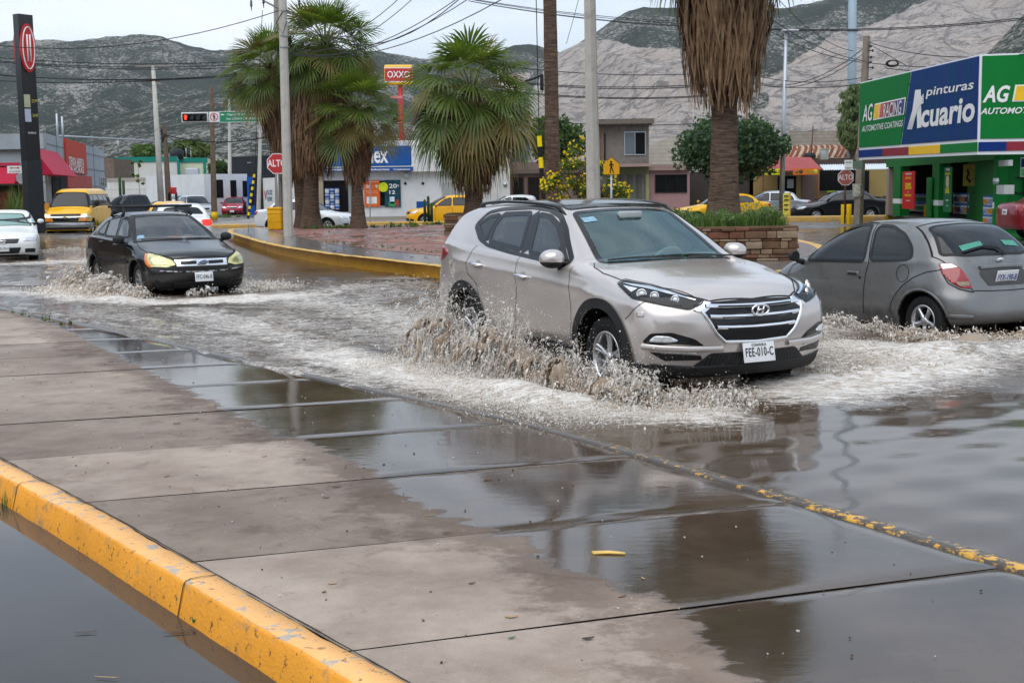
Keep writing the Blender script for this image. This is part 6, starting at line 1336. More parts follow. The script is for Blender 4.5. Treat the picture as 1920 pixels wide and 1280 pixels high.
def planter(name,x0,x1,y0,y1,z0,z1,label,seed=1):
    rg=random.Random(seed); t=thing(name,((x0+x1)/2,(y0+y1)/2,z0),0,label,'planter'); cx,cy=(x0+x1)/2,(y0+y1)/2
    ms=[mat('stone tan',(.20,.135,.085),.85,var=.3,vs=6,bump=.5,bs=25),mat('stone brown',(.13,.075,.045),.85,var=.3,vs=6,bump=.5,bs=25),mat('stone buff',(.25,.185,.125),.85,var=.25,vs=6,bump=.5,bs=25),mat('stone red',(.15,.068,.04),.85,var=.25,vs=6,bump=.5,bs=25)]
    m=MB(); W_,D_,H_=x1-x0,y1-y0,z1-z0
    for side in range(4):
        L_=W_ if side%2==0 else D_; z=0; row=0
        while z<H_-.02:
            h=min(rg.choice((.05,.07,.10,.14)),H_-z); x=-L_/2
            while x<L_/2-.01:
                w=min(rg.uniform(.14,.42),L_/2-x); 
                if L_/2-(x+w)<.10: w=L_/2-x
                d=.12+rg.uniform(0,.05); T=Matrix.Rotation(side*PI/2,4,'Z')@Matrix.Translation((x+w/2,-( (D_ if side%2==0 else W_)/2)+d/2-rg.uniform(0,.03)*0-(d-.12),z+h/2))
                m.box((0,0,0),(w-.010,d,h-.010),M=T,mi=rg.randrange(4),bev=.012); x+=w
            z+=h; row+=1
    m.build('stone_wall',ms,t)
    k=MB(); k.box((0,0,H_/2-.02),(W_-.16,D_-.16,H_-.06)); k.build('soil',mat('soil',(.06,.04,.028),.95,bump=.6,bs=15),t); 
    k=MB(); 
    for (cx_,cy_,w,d) in ((0,-D_/2+.07,W_+.02,.19),(0,D_/2-.07,W_+.02,.19),(-W_/2+.07,0,.19,D_-.38),(W_/2-.07,0,.19,D_-.38)): k.box((cx_,cy_,H_-.018),(w,d,.05),bev=.012)
    k.build('coping',ms[1],t); return t
def post(name,px,yb,y,ptop,r0,r1,mt,label,cat,n=10,z0=.12,tiltx=None,parts=None,group=None,pxt=None):
    b=at(px,yb,y); tp=at(pxt if pxt is not None else px,ptop,y); t=thing(name,(b.x,y,z0),0,label,cat,group); m=MB(); H_=tp.z-z0
    m.tube([(0,0,0),((tp.x-b.x)*.5,0,H_*.5),(tp.x-b.x,0,H_)],[r0,(r0+r1)/2,r1],n,sm=n>8); m.build('shaft',mt,t,n>8); return t,tp-Vector((b.x,y,z0)),b
def octagon(r): return [(r*math.cos(PI/8+k*PI/4),r*math.sin(PI/8+k*PI/4)) for k in range(8)]
def wire(a,b,sag,r=.014,name='cable',label=None,n=14,group='overhead cables'):
    a,b=Vector(a),Vector(b); P=[]
    for i in range(n+1):
        u=i/n; p=a.lerp(b,u); p.z-=sag*4*u*(1-u); P.append(p)
    m=MB(); m.tube(P,r,4,cap=False); o=m.build(name,M_wire,None,True); return tag(o,label or 'black cable strung across the sky','cable',group)
def stop_sign(px,py,y,r_px,label,txt='ALTO',faded=False,back=False,zpost=.12,mpost=None,pb=None):
    c=at(px,py,y); r=r_px*y/CF*1.04; t=thing('stop_sign',(c.x,y,zpost),0,label,'stop sign'); m=MB(); T=frameT((0,-.05,c.z-zpost),(1,0,0))
    face=mat('faded stop red',(.33,.10,.09),.5,var=.12) if faded else M_red
    m=MB(); m.prism(octagon(r),T,.004); p=m.build('plate',mat('sign back grey',(.45,.46,.46),.5) if back else M_wht,t)
    if not back:
        m=MB(); m.prism(octagon(r*.93),T@Matrix.Translation((0,0,.004)),.003); m.build('face',face,p)
        text(txt,r*.86,M_wht if not faded else mat('faded white',(.6,.58,.56),.5),T@Matrix.Translation((0,0,.006)),p,sx=.78,bold=.02)
    m=MB(); m.tube([(0,0,0),(0,0,c.z-zpost+(r*.8 if not back else r*1.1))],.035,8); m.build('post',mpost or M_galv,t,True); return t,c,r
def build_street():
    # planters
    planter('stone_planter',2.3,5.28,23.9,28.4,.37,1.0,'brown stone planter holding the thick palm, grass spilling over its rim',2)
    a=at(835,420,41.1); planter('stone_planter',a.x,a.x+1.75,40.9,43.4,.37,1.0,'low brown stone planter under the broad bushy palm',5)
    grass('planter_grass',[(3.8,26,.98,1.3,1.9,190),(4.9,24.6,.98,.25,.4,40),(4.2,24.3,.98,.9,.2,60)],None,h=.30,dens=10,w=.009,seed=8)
    cl=[(rnd.uniform(2.6,5.1),rnd.uniform(24.1,26),1.12+rnd.uniform(0,.14),.12) for _ in range(34)]
    t=thing('ground_cover',(0,0,0),0,'leafy weeds growing among the grass in the stone planter','weeds'); leaves('foliage',cl,2600,.04,[mat_leaf('weed green',(.09,.15,.05),(.15,.21,.09),.6,.3)],t,6); leaves('pale_foliage',[(4.6,24.6,1.3,.22),(4.95,24.7,1.28,.16)],260,.03,[mat_leaf('weed pale',(.2,.24,.13),(.25,.28,.17),.6,.3)],t,9)
    # big foreground-ish posts
    t,tp,b=post('lamp_post',1114,372,30,-420,.168,.10,M_conc,'tapered octagonal concrete lamp post behind the silver car, rising out of frame','lamp post',8,.37,pxt=1098)
    m=MB(); m.tube([tp,tp+Vector((-.8,-.6,.5)),tp+Vector((-1.8,-1.2,.6))],[.05,.04,.03],8); m.box(tp+Vector((-2.1,-1.4,.58)),(.7,.25,.12),rz=.55,bev=.03); m.build('lamp_arm',M_galv,t,True)
    t,tp,b=post('utility_pole',541,441,41.6,-330,.155,.115,M_conc,'octagonal concrete pole on the tip of the island in front of the stop sign','utility pole',8,.37,pxt=521)
    H0=lambda px,py: at(px,py,41.6)-Vector((b.x,41.6,.37))
    m=MB(); m.tube([H0(531,21),H0(495,2),H0(455,-22)],[.035,.03,.03],6); m.build('crossarm',M_grey,t)
    for k,py in enumerate((21,68,89)): m=MB(); m.lathe([(.15,-.03),(.16,0),(.15,.03)],T=Matrix.Translation(H0(533,py)),n=12); m.build('steel_band',M_grey,t,True)
    for px,py in ((471,8),(494,3),(561,6)):
        m=MB(); p=H0(px,py); m.lathe([(.012,.12),(.045,.09),(.02,.06),(.05,.03),(.02,0),(.05,-.04),(.02,-.08),(.012,-.2)],T=Matrix.Translation(p),n=10); m.build('insulator',mat('brown insulator',(.05,.04,.04),.2,var=0),t,True)
    m=MB(); p=H0(531,24); m.tube([p+Vector((0,-.15,0)),p+Vector((-.2,-.2,-.35)),p+Vector((.0,-.2,-.7)),p+Vector((.12,-.18,-.3))],.015,5,cap=False); m.build('cable_coil',M_wire,t,True)
    # second pole behind the palms, signal mast with the signs
    t,tp,b=post('utility_pole',524,440,51.5,-300,.16,.12,M_cold,'older concrete pole just behind the octagonal one, half hidden by palms','utility pole',8,.37,pxt=517)
    # traffic signal gantry
    y=60; b=at(522,400,y); t=thing('traffic_signal',(b.x,y,.3),0,'horizontal traffic signal showing a red arrow beside a green street direction sign','traffic signal')
    W=lambda px,py: at(px,py,y)-Vector((b.x,y,.3))
    m=MB(); m.tube([(0,.2,0),(0,.2,W(520,200).z)],[.12,.08],10); m.tube([Vector((0,.2,W(520,219).z)),W(345,222)+Vector((0,.2,0))],[.07,.04],8); m.build('mast_arm',M_galv,t,True)
    def board(x0,y0,x1,y1,mt,name,par,dy=0,th=.05):
        a,c=W(x0,y0),W(x1,y1); m=MB(); m.box(((a.x+c.x)/2,dy,(a.z+c.z)/2),(abs(c.x-a.x),th,abs(a.z-c.z))); return m.build(name,mt,par),Vector(((a.x+c.x)/2,dy-th/2,(a.z+c.z)/2)),abs(c.x-a.x),abs(a.z-c.z)
    p,c,w,h=board(340,211,391,229,M_wht,'signal_housing',t); board(342.5,213.5,388.5,227,M_blk,'signal_box',p,-.06)
    for k in range(4):
        q=W(349+k*11.6,220.5); m=MB(); m.tube([Vector((q.x,-.09,q.z)),Vector((q.x,-.24,q.z))],[.125,.125],14,cap=False); m.build('visor',M_blk,p,True)
        m=MB(); m.lathe([(0,0),(.11,0)],T=frameT((q.x,-.10,q.z),(1,0,0)),n=14); m.build('signal_lens',mat('dark lens',(.02,.022,.02),.2,var=0),p)
    q=W(349,220.5); m=MB(); T=frameT((q.x,-.115,q.z),(1,0,0)); m.prism([(0,.11),(-.09,.02),(-.035,.03),(-.035,-.10),(.035,-.10),(.035,.03),(.09,.02)],T,.006); m.build('red_arrow',mat('lit red arrow',(1,.03,.01),.3,emit=3.5,var=0),p)
    p,c,w,h=board(392,210,411,229,M_wht,'prohibition_sign',t); T=frameT(c,(1,0,0)); m=MB(); m.tube([T@Vector((.165*math.cos(a),.165*math.sin(a),.006)) for a in [2*PI*k/28 for k in range(29)]],.018,6,cap=False); m.tube([T@Vector((-.12,.12,.008)),T@Vector((.12,-.12,.008))],.013,5); m.build('red_ring',M_red,p,True)
    m=MB(); 
    for (x,z,r) in ((0,.09,.035),): m.lathe([(0,.004),(r,.003)],T=T@Matrix.Translation((x,z,.002)),n=12)
    m.prism([(-.05,.05),(.05,.05),(.06,-.02),(.03,-.02),(.03,-.13),(.005,-.13),(0,-.03),(-.02,-.12),(-.045,-.12),(-.03,-.0),(-.06,-.0)],T@Matrix.Translation((0,0,.004)),.003); m.build('pedestrian_figure',M_blk,p)
    p,c,w,h=board(411,209,491,229,M_wht,'direction_sign',t); p2,c2,w2,h2=board(412,210,490,228,M_green,'panel',p,-.006); T=frameT(c,(1,0,0))
    text('Diagonal DE LAS FUENTES',.125,M_wht,T@Matrix.Translation((.05,.10,.012)),p,sx=.95,bold=.01); text('Calz. LÁZARO CÁRDENAS',.125,M_wht,T@Matrix.Translation((.02,-.09,.012)),p,sx=.95,bold=.01)
    ar=[(0,.05),(-.09,0),(0,-.05),(0,-.02),(.09,-.02),(.09,.02),(0,.02)]
    for sx,xx,zz in ((1,-.82,.10),(-1,.86,-.09)):
        m=MB(); m.prism([(a_*sx,b_) for a_,b_ in (ar if sx>0 else ar[::-1])],T@Matrix.Translation((xx,zz,.012)),.004); m.build('arrow',M_wht,p)
    p,c,w,h=board(493,209,512,229,M_wht,'prohibition_sign',t); T=frameT(c,(1,0,0)); m=MB(); m.tube([T@Vector((.165*math.cos(a),.165*math.sin(a),.006)) for a in [2*PI*k/28 for k in range(29)]],.018,6,cap=False); m.build('red_ring',M_red,p,True)
    # stop signs
    stop_sign(520,307,48.5,19.5,'red stop sign reading ALTO on a thin post, partly hidden by the concrete pole',zpost=.37)
    t,c,r=stop_sign(1585,333,55,15,'faded stop sign reading ALTO in front of the black sedan',faded=True,mpost=mat('brown post',(.10,.035,.025),.6),zpost=.12)
    stop_sign(42,334,52,11,'stop sign seen from behind near the price sign at the left',back=True,mpost=mat('brown post',(.10,.035,.025),.6),zpost=.12)
    # street name plates
    a=at(28,318,51.6); t=thing('street_name_sign',(a.x,51.6,a.z),0,'white street name plate with a red double arrow above the turned-away stop sign','street sign'); m=MB(); m.box((0,0,0),(.60,.02,.29)); p=m.build('plate',M_wht,t)
    T=frameT((0,-.012,0),(1,0,0)); text('DE LAS FUENTES',.075,M_blk,T@Matrix.Translation((0,-.08,.002)),p,sx=.8); m=MB(); m.prism([(-.2,0),(-.12,.045),(-.12,.015),(.12,.015),(.12,.045),(.2,0),(.12,-.045),(.12,-.015),(-.12,-.015),(-.12,-.045)][::-1],T@Matrix.Translation((0,.06,.004)),.004); m.build('arrow',M_red,p)
    m=MB(); m.box((.44,.1,.0),(.14,.02,.24),rz=.7); m.build('second_plate',M_wht,t)
    a=at(1591,309,54.9); t=thing('street_name_sign',(a.x,54.9,a.z),0,'pair of street name plates with a green arrow above the faded stop sign','street sign'); m=MB(); m.box((-.0,0,0),(.34,.02,.40)); p=m.build('plate',M_wht,t); T=frameT((0,-.012,0),(1,0,0)); text('CORREGIDORA',.055,M_blk,T@Matrix.Translation((0,-.14,.002)),p,sx=.7)
    m=MB(); m.prism([(-.13,0),(-.06,.04),(-.06,.014),(.06,.014),(.06,.04),(.13,0),(.06,-.04),(.06,-.014),(-.06,-.014),(-.06,-.04)][::-1],T@Matrix.Translation((0,.10,.004)),.004); m.build('arrow',M_green,p); m=MB(); m.box((.42,.12,-.02),(.46,.02,.34),rz=.25); m.build('second_plate',mat('sign back green grey',(.16,.22,.19),.5),t)
    # school crossing sign
    y=31.2; a=at(1146,312,y); t=thing('pedestrian_sign',(a.x,y,.37),0,'yellow pentagonal pedestrian crossing sign beside the lamp post','crossing sign'); T=frameT((0,-.04,a.z-.37),(1,0,0)); s=.205
    P=[(0,s*1.08),(-s,s*.25),(-s,-s*.98),(s,-s*.98),(s,s*.25)]; m=MB(); m.prism(P,T,.005); p=m.build('plate',M_blk,t); m=MB(); m.prism([(x*.94,z*.95) for x,z in P],T@Matrix.Translation((0,0,.003)),.003); m.build('face',mat('sign amber',(.85,.42,.0),.4,var=.05),p)
    Q=T@Matrix.Translation((0,0,.006)); m=MB(); m.lathe([(0,.002),(.026,.0)],T=Q@Matrix.Translation((-.008,.105,0)),n=14)
    m.prism([(-.02,.075),(.022,.07),(.055,.03),(.05,-.005),(.04,.0),(.036,.025),(.02,.035),(.022,-.02),(.045,-.09),(.062,-.165),(.04,-.17),(.018,-.09),(-.004,-.05),(-.022,-.17),(-.045,-.17),(-.032,-.06),(-.022,-.01),(-.022,.03),(-.04,.0),(-.052,.005),(-.045,.04)],Q,.002); m.build('walking_figure',M_blk,p)
    m=MB(); m.tube([(0,0,0),(0,0,a.z-.37)],.025,8); m.build('post',M_galv,t,True)
    # guy-wire guards
    def guard(p0,p1,label,r=.05,n=9,wire_to=None):
        p0,p1=Vector(p0),Vector(p1); t=thing('guy_wire_guard',p0,0,label,'wire guard'); m=MB(); d=p1-p0; h=math.ceil(n)
        V=[]
        for k in range(h): m.tube([d*(k/h),d*((k+1)/h)],r,10,mi=k%2,cap=False)
        m.build('striped_sleeve',[M_blk,mat('guard yellow',(.85,.62,.0),.5)],t,True)
        if wire_to: 
            m=MB(); m.tube([d,Vector(wire_to)-p0],.012,4,cap=False); m.build('guy_wire',M_wire,t,True)
        return t
    guard(at(1019,375,35),at(1011,255,35),'black and yellow guy-wire guard left of the thin palm trunk',.065,6,at(1004,-60,35))
    a=unproj(466,433,z=.38); t=guard(a+Vector((.0,0,.45)),at(477,327,a.y+.2),'leaning worn striped guy-wire guard at the tip of the island',.045,14,at(492,20,48)); m=MB(); m.tube([(0,0,-.45),(0,0,0)],.014,5); m.build('anchor_rod',M_galv,t,True)
    # yellow barrel-like box beside the pole
    a=unproj(517,431,z=.38); t=thing('waste_bin',(a.x,a.y,.38),0,'yellow plastic bin beside the concrete pole','bin'); m=MB(); m.box((0,0,.39),(.52,.45,.78),bev=.06); m.build('body',mat('bin yellow',(.72,.38,.01),.5,var=.15,vs=3),t); m=MB(); m.box((0,0,.79),(.54,.47,.10),bev=.04); m.build('lid',mat('bin yellow',(.72,.38,.01),.5),t)
    for z in (.3,.6): m=MB(); m.box((0,0,z),(.535,.465,.02)); m.build('rib',mat('bin yellow dark',(.5,.26,.01),.5),t)
    # slim lamp post, blue pole, wooden pole on the right
    t,tp,b=post('lamp_post',1465,410,60,58,.13,.07,M_galv,'slim galvanised lamp post beside the silver sedan','lamp post',10,.36,pxt=1474); m=MB(); m.box(tp+Vector((.18,0,.0)),(.75,.35,.09),bev=.03); m.build('lamp_head',M_galv,t)
    m=MB(); m.box((0,-.14,.45),(.12,.03,.25)); m.build('access_hatch',mat('rusty hatch',(.2,.08,.04),.8),t)
    t,tp,b=post('steel_pole',1597,330,76,-260,.30,.20,mat('blue grey steel',(.34,.43,.50),.5,.2,var=.08),'thick blue-grey steel pole rising out of frame above the wispy tree','steel pole',12,.12,pxt=1600)
    m=MB(); m.lathe([(.26,-.06),(.34,-.06),(.34,.06),(.26,.06)],T=Matrix.Translation(at(1599,57,76)-Vector((b.x,76,.12))),n=14); m.build('flange',M_grey,t,True)
    t,tp,b=post('utility_pole',1609,412,56,68,.21,.15,mat('brown grey pole',(.24,.20,.165),.85,var=.25,vs=4),'weathered square utility pole behind the faded stop sign','utility pole',4,.12,pxt=1625)
    for k,(dx,py) in enumerate(((.22,88),(.30,96),(.22,118),(.30,128),(.25,150),(-.2,162),(.24,108),(.2,175))):
        p=at(1622,py,56)-Vector((b.x,56,.12)); m=MB(); m.tube([p,p+Vector((dx,-.1,0))],.022,5); m.lathe([(0,.05),(.05,.04),(.03,0),(.05,-.04),(0,-.05)],T=Matrix.Translation(p+Vector((dx,-.1,0))),n=8); m.build('insulator',M_wire,t,True)
    m=MB(); m.lathe([(.19,-.28),(.215,-.25),(.21,.2),(.235,.28)],T=Matrix.Translation(at(1608,357,56)-Vector((b.x,56,.12))),n=9); m.build('torn_posters',mat('torn paper',(.6,.58,.5),.8,var=.6,vs=12),t,True)
    for px,pxo in ((1579.5,0),(1589.5,1),(1596,2)):
        a=at(px,415,53.2); m=MB(); m.box((0,0,.42),(.10,.16,.84),bev=.012); o=m.build('guard_post',M_yel); o.location=(a.x,53.2+.25*(pxo==2),.10); tag(o,('left','middle','right')[pxo]+'most of three short yellow steel posts guarding the stop sign','guard post','yellow posts around the stop sign')
    # far left poles
    t,tp,b=post('utility_pole',303,385,74,124,.19,.11,M_conc,'concrete utility pole with a T-shaped crossarm and striped foot','utility pole',10,.12,pxt=287)
    W=lambda px,py: at(px,py,74)-Vector((b.x,74,.12)); m=MB(); m.box((W(287,125)),(2.0,.14,.13)); m.build('crossarm',mat('grey timber',(.28,.24,.21),.8),t); m=MB(); m.box(W(285,152),(.75,.16,.12),M=None); m.build('lower_arm',M_wood,t)
    for (z0,z1,mt) in ((0,.35,M_blk),(.35,.85,M_yel)): m=MB(); m.tube([(0,0,z0),(0,0,z1)],[.205,.198],10); m.build('painted_band',mt,t,True)
    t,tp,b=post('utility_pole',317,378,78,235,.20,.13,M_wood,'short dark wooden pole beside the red fire cabinet','utility pole',8,.12,pxt=308); m=MB(); m.tube([(0,0,.1),(0,0,.75)],.205,9); m.build('painted_band',M_yel,t,True)
    m=MB(); m.tube([tp+Vector((-.15,-.1,-.2)),tp+Vector((-.15,-.1,-1.)),tp+Vector((.1,-.2,-.5))],.05,6); m.build('cable_bundle',M_wire,t,True)
    t,tp,b=post('utility_pole',401,385,82,163,.20,.12,M_wood,'brown wooden pole standing behind the silver SUV','utility pole',8,.12,pxt=396); m=MB(); m.tube([(0,0,0),(0,0,.5)],.207,9); m.build('painted_band',M_yel,t,True)
    t,tp,b=post('utility_pole',430,365,105,186,.18,.11,M_conc,'thin concrete pole with a slanted wooden crossarm in front of the white wall','utility pole',8,.12,pxt=430); m=MB(); m.box(tp+Vector((0,0,-.4)),(2.2,.13,.13),M=Matrix.Rotation(-.06,4,'Y')); m.build('crossarm',M_wood,t)
    t,tp,b=post('utility_pole',484,388,96,205,.17,.10,M_conc,'pale concrete pole beside the blue doorway','utility pole',8,.12,pxt=489); m=MB(); m.box(tp+Vector((-.2,0,-.1)),(1.6,.11,.10)); m.build('crossarm',M_wood,t)
    a=at(334,376,77); t=thing('fire_cabinet',(a.x-.1,77,.12),0,'red cabinet on bent black pipes beside the wooden pole','cabinet'); m=MB(); m.tube([(0,0,0),(0,0,1.75)],.07,8); m.build('post',M_blk,t,True); m=MB(); m.box((-.12,-.1,1.85),(.32,.25,.40),bev=.02); m.build('box',M_red,t); m=MB(); m.tube([(-.42,0,0),(-.42,0,1.6),(-.38,0,1.75),(-.2,0,1.85)],.07,8); m.build('pipe',M_blk,t,True)
    # bollards
    for px,y,z in ((1665,57,.12),(1737,52.5,.12)):
        a=at(px,400,y); m=MB(); H_=at(px,382,y).z-z; m.tube([(0,0,0),(0,0,H_-.06),(0,0,H_)],[.105,.105,.075],14); o=m.build('bollard',M_yel); o.location=(a.x,y,z); tag(o,'yellow round bollard '+('left of the red discount banner' if px<1700 else 'in front of the open shop doorway'),'bollard','yellow bollards outside the green shop')
    # sandwich board
    a=at(1474,408,59.2); t=thing('sandwich_board',(a.x,59.2,.36),-.25,'yellow sandwich board leaning beside the slim lamp post','sandwich board'); m=MB(); m.box((0,0,.52),(.30,.03,1.04),M=Matrix.Rotation(-.10,4,'X')); p=m.build('panel',mat('board yellow',(.72,.66,.12),.6,var=.2),t); m=MB(); m.box((.17,.0,.54),(.05,.08,1.10),M=Matrix.Rotation(-.10,4,'X')); m.build('frame',mat('board wood',(.55,.3,.03),.6),t)
    m=MB(); 
    for z in (.9,.72,.5,.3): m.box((0,-.03-(.52-z)*.1,z),(.2,.012,.06))
    m.build('lettering',M_blk,p)
    # store sign on red pole
    y=90; a=at(747,141,y); t=thing('pole_sign',(a.x,y,.3),0,'red and yellow shop sign on a tall red pole above the roofs','pole sign'); m=MB(); m.tube([(.1,.1,0),(.1,.1,a.z-.3)],.17,12); m.build('pole',mat('pole red',(.42,.01,.02),.4),t,True)
    R3=Matrix.Rotation(.12,4,'Z'); T=Matrix.Translation((0,0,a.z-.3))@R3; m=MB(); m.box((0,0,0),(1.92,.45,1.36),M=T,bev=.14); p=m.build('sign_body',mat('sign amber plastic',(.85,.45,.0),.35,coat=.4,var=.05),t)
    def flat(x0,z0,x1,z1,mt,nm,o): 
        m=MB(); m.box(((x0+x1)/2,-.226-o,(z0+z1)/2),(x1-x0,.012,z1-z0),M=T); return m.build(nm,mt,p)
    flat(-.93,-.49,.93,.49,M_wht,'white_band',.001); flat(-.93,-.43,.93,.43,M_red,'red_band',.009)
    text('OXXO',.62,M_wht,T@frameT((0,-.245,0),(1,0,0)),p,'lettering',sx=.82,bold=.012); 
    a=at(744,183,y); m=MB(); m.box(Vector((a.x,y-.3,a.z))-Vector((t.location.x,y,.3)),(.85,.1,.18)); m.build('small_banner',mat('banner red white',(.6,.2,.2),.5,var=.6,vs=20),t)
    # dark price pylon
    y=50; z0=.35; a=at(63,385,y); t=thing('price_pylon',(a.x,y,z0),.0,'tall leaning-looking black price pylon with a red oval emblem at the left','pylon sign'); M_py=mat('pylon black',(.02,.02,.022),.35,var=.1)
    tp=at(45,28,y); H_=tp.z-z0; R4=Matrix.Rotation(.93,4,'Z'); T=R4; m=MB(); m.box((0,0,H_/2),(.62,.34,H_),M=T); p=m.build('column',M_py,t)
    m=MB(); m.box((.0,-.06,H_*.16+.1),(.66,.30,H_*.33),M=T); 
    m.build('lower_panel',mat('pylon mesh',(.03,.035,.04),.5,bump=.8,bs=20),p)
    for sgn in (-1,1):
        Tf=T@frameT((0,sgn*-.19,H_-1.25),(sgn,0,0)); E=[(.25*math.cos(a_),.86*math.sin(a_)) for a_ in [2*PI*k/40 for k in range(40)]]
        m=MB(); m.prism([(x*1.25,z*1.05) for x,z in E],Tf@Matrix.Translation((0,0,.07)),.12); e=m.build('emblem',M_red,p,True if 0 else False)
        m=MB(); m.tube([Tf@Vector((x*.98,z*.9,.08)) for x,z in E+E[:1]],.022,6,cap=False); m.tube([Tf@Vector((-.05,-.5,.08)),Tf@Vector((-.05,.5,.08))],.03,6); m.tube([Tf@Vector((.07,-.5,.08)),Tf@Vector((.07,.5,.08))],.03,6); m.build('emblem_ring',M_wht,e,True)
    for py,cc,tx in ((190,(.45,.45,.30),'22.99'),(217,(.45,.5,.62),'24.49')):
        zz=at(60,py,y).z-z0; Tf=T@frameT((-.13,-.176,zz),(1,0,0)); m=MB(); m.prism([(-.13,-.24),(.13,-.24),(.13,.24),(-.13,.24)],Tf,.01); m.build('price_panel',mat('price panel %d'%py,cc,.5),p); text(tx,.17,mat('led yellow',(.55,.50,.10),.4,var=0),T@frameT((.17,-.176,zz),(1,0,0)),p,'price_digits',sx=.6)
    text('AUTOSERVICIO',.1,M_wht,T@frameT((0,-.176,at(60,250,y).z-z0),(1,0,0)),p,sx=.5)
# ---------------------------------------------------------------- buildings
class Fac:
    """a building whose viewed wall runs from A to B (ground points), body behind it"""
    def __init__(s,name,A,B,H,D,mt,label,cat='building',z0=.12,body=True,group=None,wall='wall'):
        s.A=Vector((A[0],A[1],0)); s.B=Vector((B[0],B[1],0)); s.L=(s.B-s.A).length; s.d=(s.B-s.A).normalized(); s.n=Vector((s.d.y,-s.d.x,0)); s.z0=z0
        s.t=thing(name,(A[0],A[1],z0),math.atan2(s.d.y,s.d.x),label,cat,group); s.H=H
        if body: m=MB(); m.box((s.L/2,D/2,H/2),(s.L,D,H)); s.w=m.build(wall,mt,s.t)
        else: s.w=s.t
    def sz(s,px,py=None,z=None,proud=0):
        """local (s,z) where the sight line of an image point meets the wall plane"""
        o=Vector((0,0,CH)); d=unproj(px,py if py is not None else 350,y=10)-o; A=s.A+s.n*proud; t=(A-o).dot(s.n)/d.dot(s.n); p=o+d*t; return (p-A).dot(s.d),p.z-s.z0
    def box(s,x0,z0,x1,z1,mt,name='panel',proud=.05,back=.05,parent=None,bev=0):
        m=MB(); m.box(((x0+x1)/2,(back-proud)/2,(z0+z1)/2),(abs(x1-x0),proud+back,abs(z1-z0)),bev=bev); return m.build(name,mt,parent or s.t)
    def pbox(s,p0,p1,mt,name='panel',proud=.05,back=.05,parent=None,bev=0):
        a=s.sz(*p0,proud=proud);b=s.sz(*p1,proud=proud); return s.box(min(a[0],b[0]),min(a[1],b[1]),max(a[0],b[0]),max(a[1],b[1]),mt,name,proud,back,parent,bev)
    def poly(s,pts,mt,name,proud=.06,th=.05,parent=None):
        """polygon given in local (s,z)"""
        T=Matrix(((1,0,0,0),(0,0,-1,-proud),(0,1,0,0),(0,0,0,1))); m=MB(); a=sum(pts[i][0]*pts[(i+1)%len(pts)][1]-pts[(i+1)%len(pts)][0]*pts[i][1] for i in range(len(pts)))
        m.prism(pts if a>0 else pts[::-1],T,th); return m.build(name,mt,parent or s.t)
    def window(s,p0,p1,fmt=None,gm=None,name='window',proud=.04,mull=1):
        a=s.sz(*p0);b=s.sz(*p1); x0,x1=min(a[0],b[0]),max(a[0],b[0]); z0,z1=min(a[1],b[1]),max(a[1],b[1])
        f=s.box(x0,z0,x1,z1,gm or M_dglass,name,.01,.05); k=MB(); w=.05
        for q in ((x0,z0,x0+w,z1),(x1-w,z0,x1,z1),(x0+w,z0,x1-w,z0+w),(x0+w,z1-w,x1-w,z1)): k.box(((q[0]+q[2])/2,-.03,(q[1]+q[3])/2),(q[2]-q[0],.06,q[3]-q[1]))
        for i in range(mull): xm=x0+(x1-x0)*(i+1)/(mull+1); k.box((xm,-.03,(z0+z1)/2),(w*.7,.05,z1-z0-2*w))
        k.build('frame',fmt or M_galv,f); return f
    def fit(s,body,x0,z0,x1,z1,mt,parent=None,proud=.08,shear=0,bold=.02,slope=0,name='lettering'):
        T=Matrix(((1,0,0,0),(0,0,-1,0),(0,1,0,0),(0,0,0,1)))
        o=text(body,1,mt,Matrix(),parent or s.t,name,shear=shear,bold=bold,ext=.0,align='LEFT',valign='BOTTOM'); v=np.array([q.co[:] for q in o.data.vertices]); lo,hi=v.min(0),v.max(0)
        v[:,0]=x0+(v[:,0]-lo[0])/(hi[0]-lo[0])*(x1-x0); v[:,1]=z0+(v[:,1]-lo[1])/(hi[1]-lo[1])*(z1-z0)+slope*(v[:,0]-x0)
        for q,c in zip(o.data.vertices,v): q.co=(c[0],-proud,c[1])
        return o
def W3(f,s_,z): return f.A+f.d*s_+Vector((0,0,f.z0+z))
def bucket_stack(f,px0,px1,py0,py1,nx,ny,label,cols,back=1.0,r=.15,group='paint buckets'):
    """rows of buckets standing behind wall f; every bucket its own thing"""
    a=f.sz(px0,py1,proud=-back); b=f.sz(px1,py0,proud=-back); proto={}
    for i in range(nx):
        for j in range(ny):
            k=(i+j)%len(cols); x=min(a[0],b[0])+abs(b[0]-a[0])*(i+.5)/nx; z=min(a[1],b[1])+abs(b[1]-a[1])*j/ny; rr=abs(b[0]-a[0])/nx*.47; hh=abs(b[1]-a[1])/ny*.96
            if k not in proto:
                t=thing('paint_bucket',(0,0,0),0,label,'bucket',group); m=MB(); m.lathe([(.0,0),(.88,0),(1,.86)],n=12,sm=True); o=m.build('body',mat('bucket white',(.62,.66,.72),.4,var=.05),t,True); m=MB(); m.lathe([(1.03,.86),(1.05,.90),(1.05,1.0),(0,1.0)],n=12); m.build('lid',mat('bucket lid blue',(.02,.10,.42),.35),t,True); m=MB(); m.lathe([(.93,.18),(1.005,.66)],n=12); m.build('label_band',cols[k],t,True); proto[k]=t
            else: t=clone(proto[k]); 
            p=f.A+f.d*x-f.n*(back+.0)+Vector((0,0,f.z0+z)); t.location=p; t.scale=(rr,rr,hh)
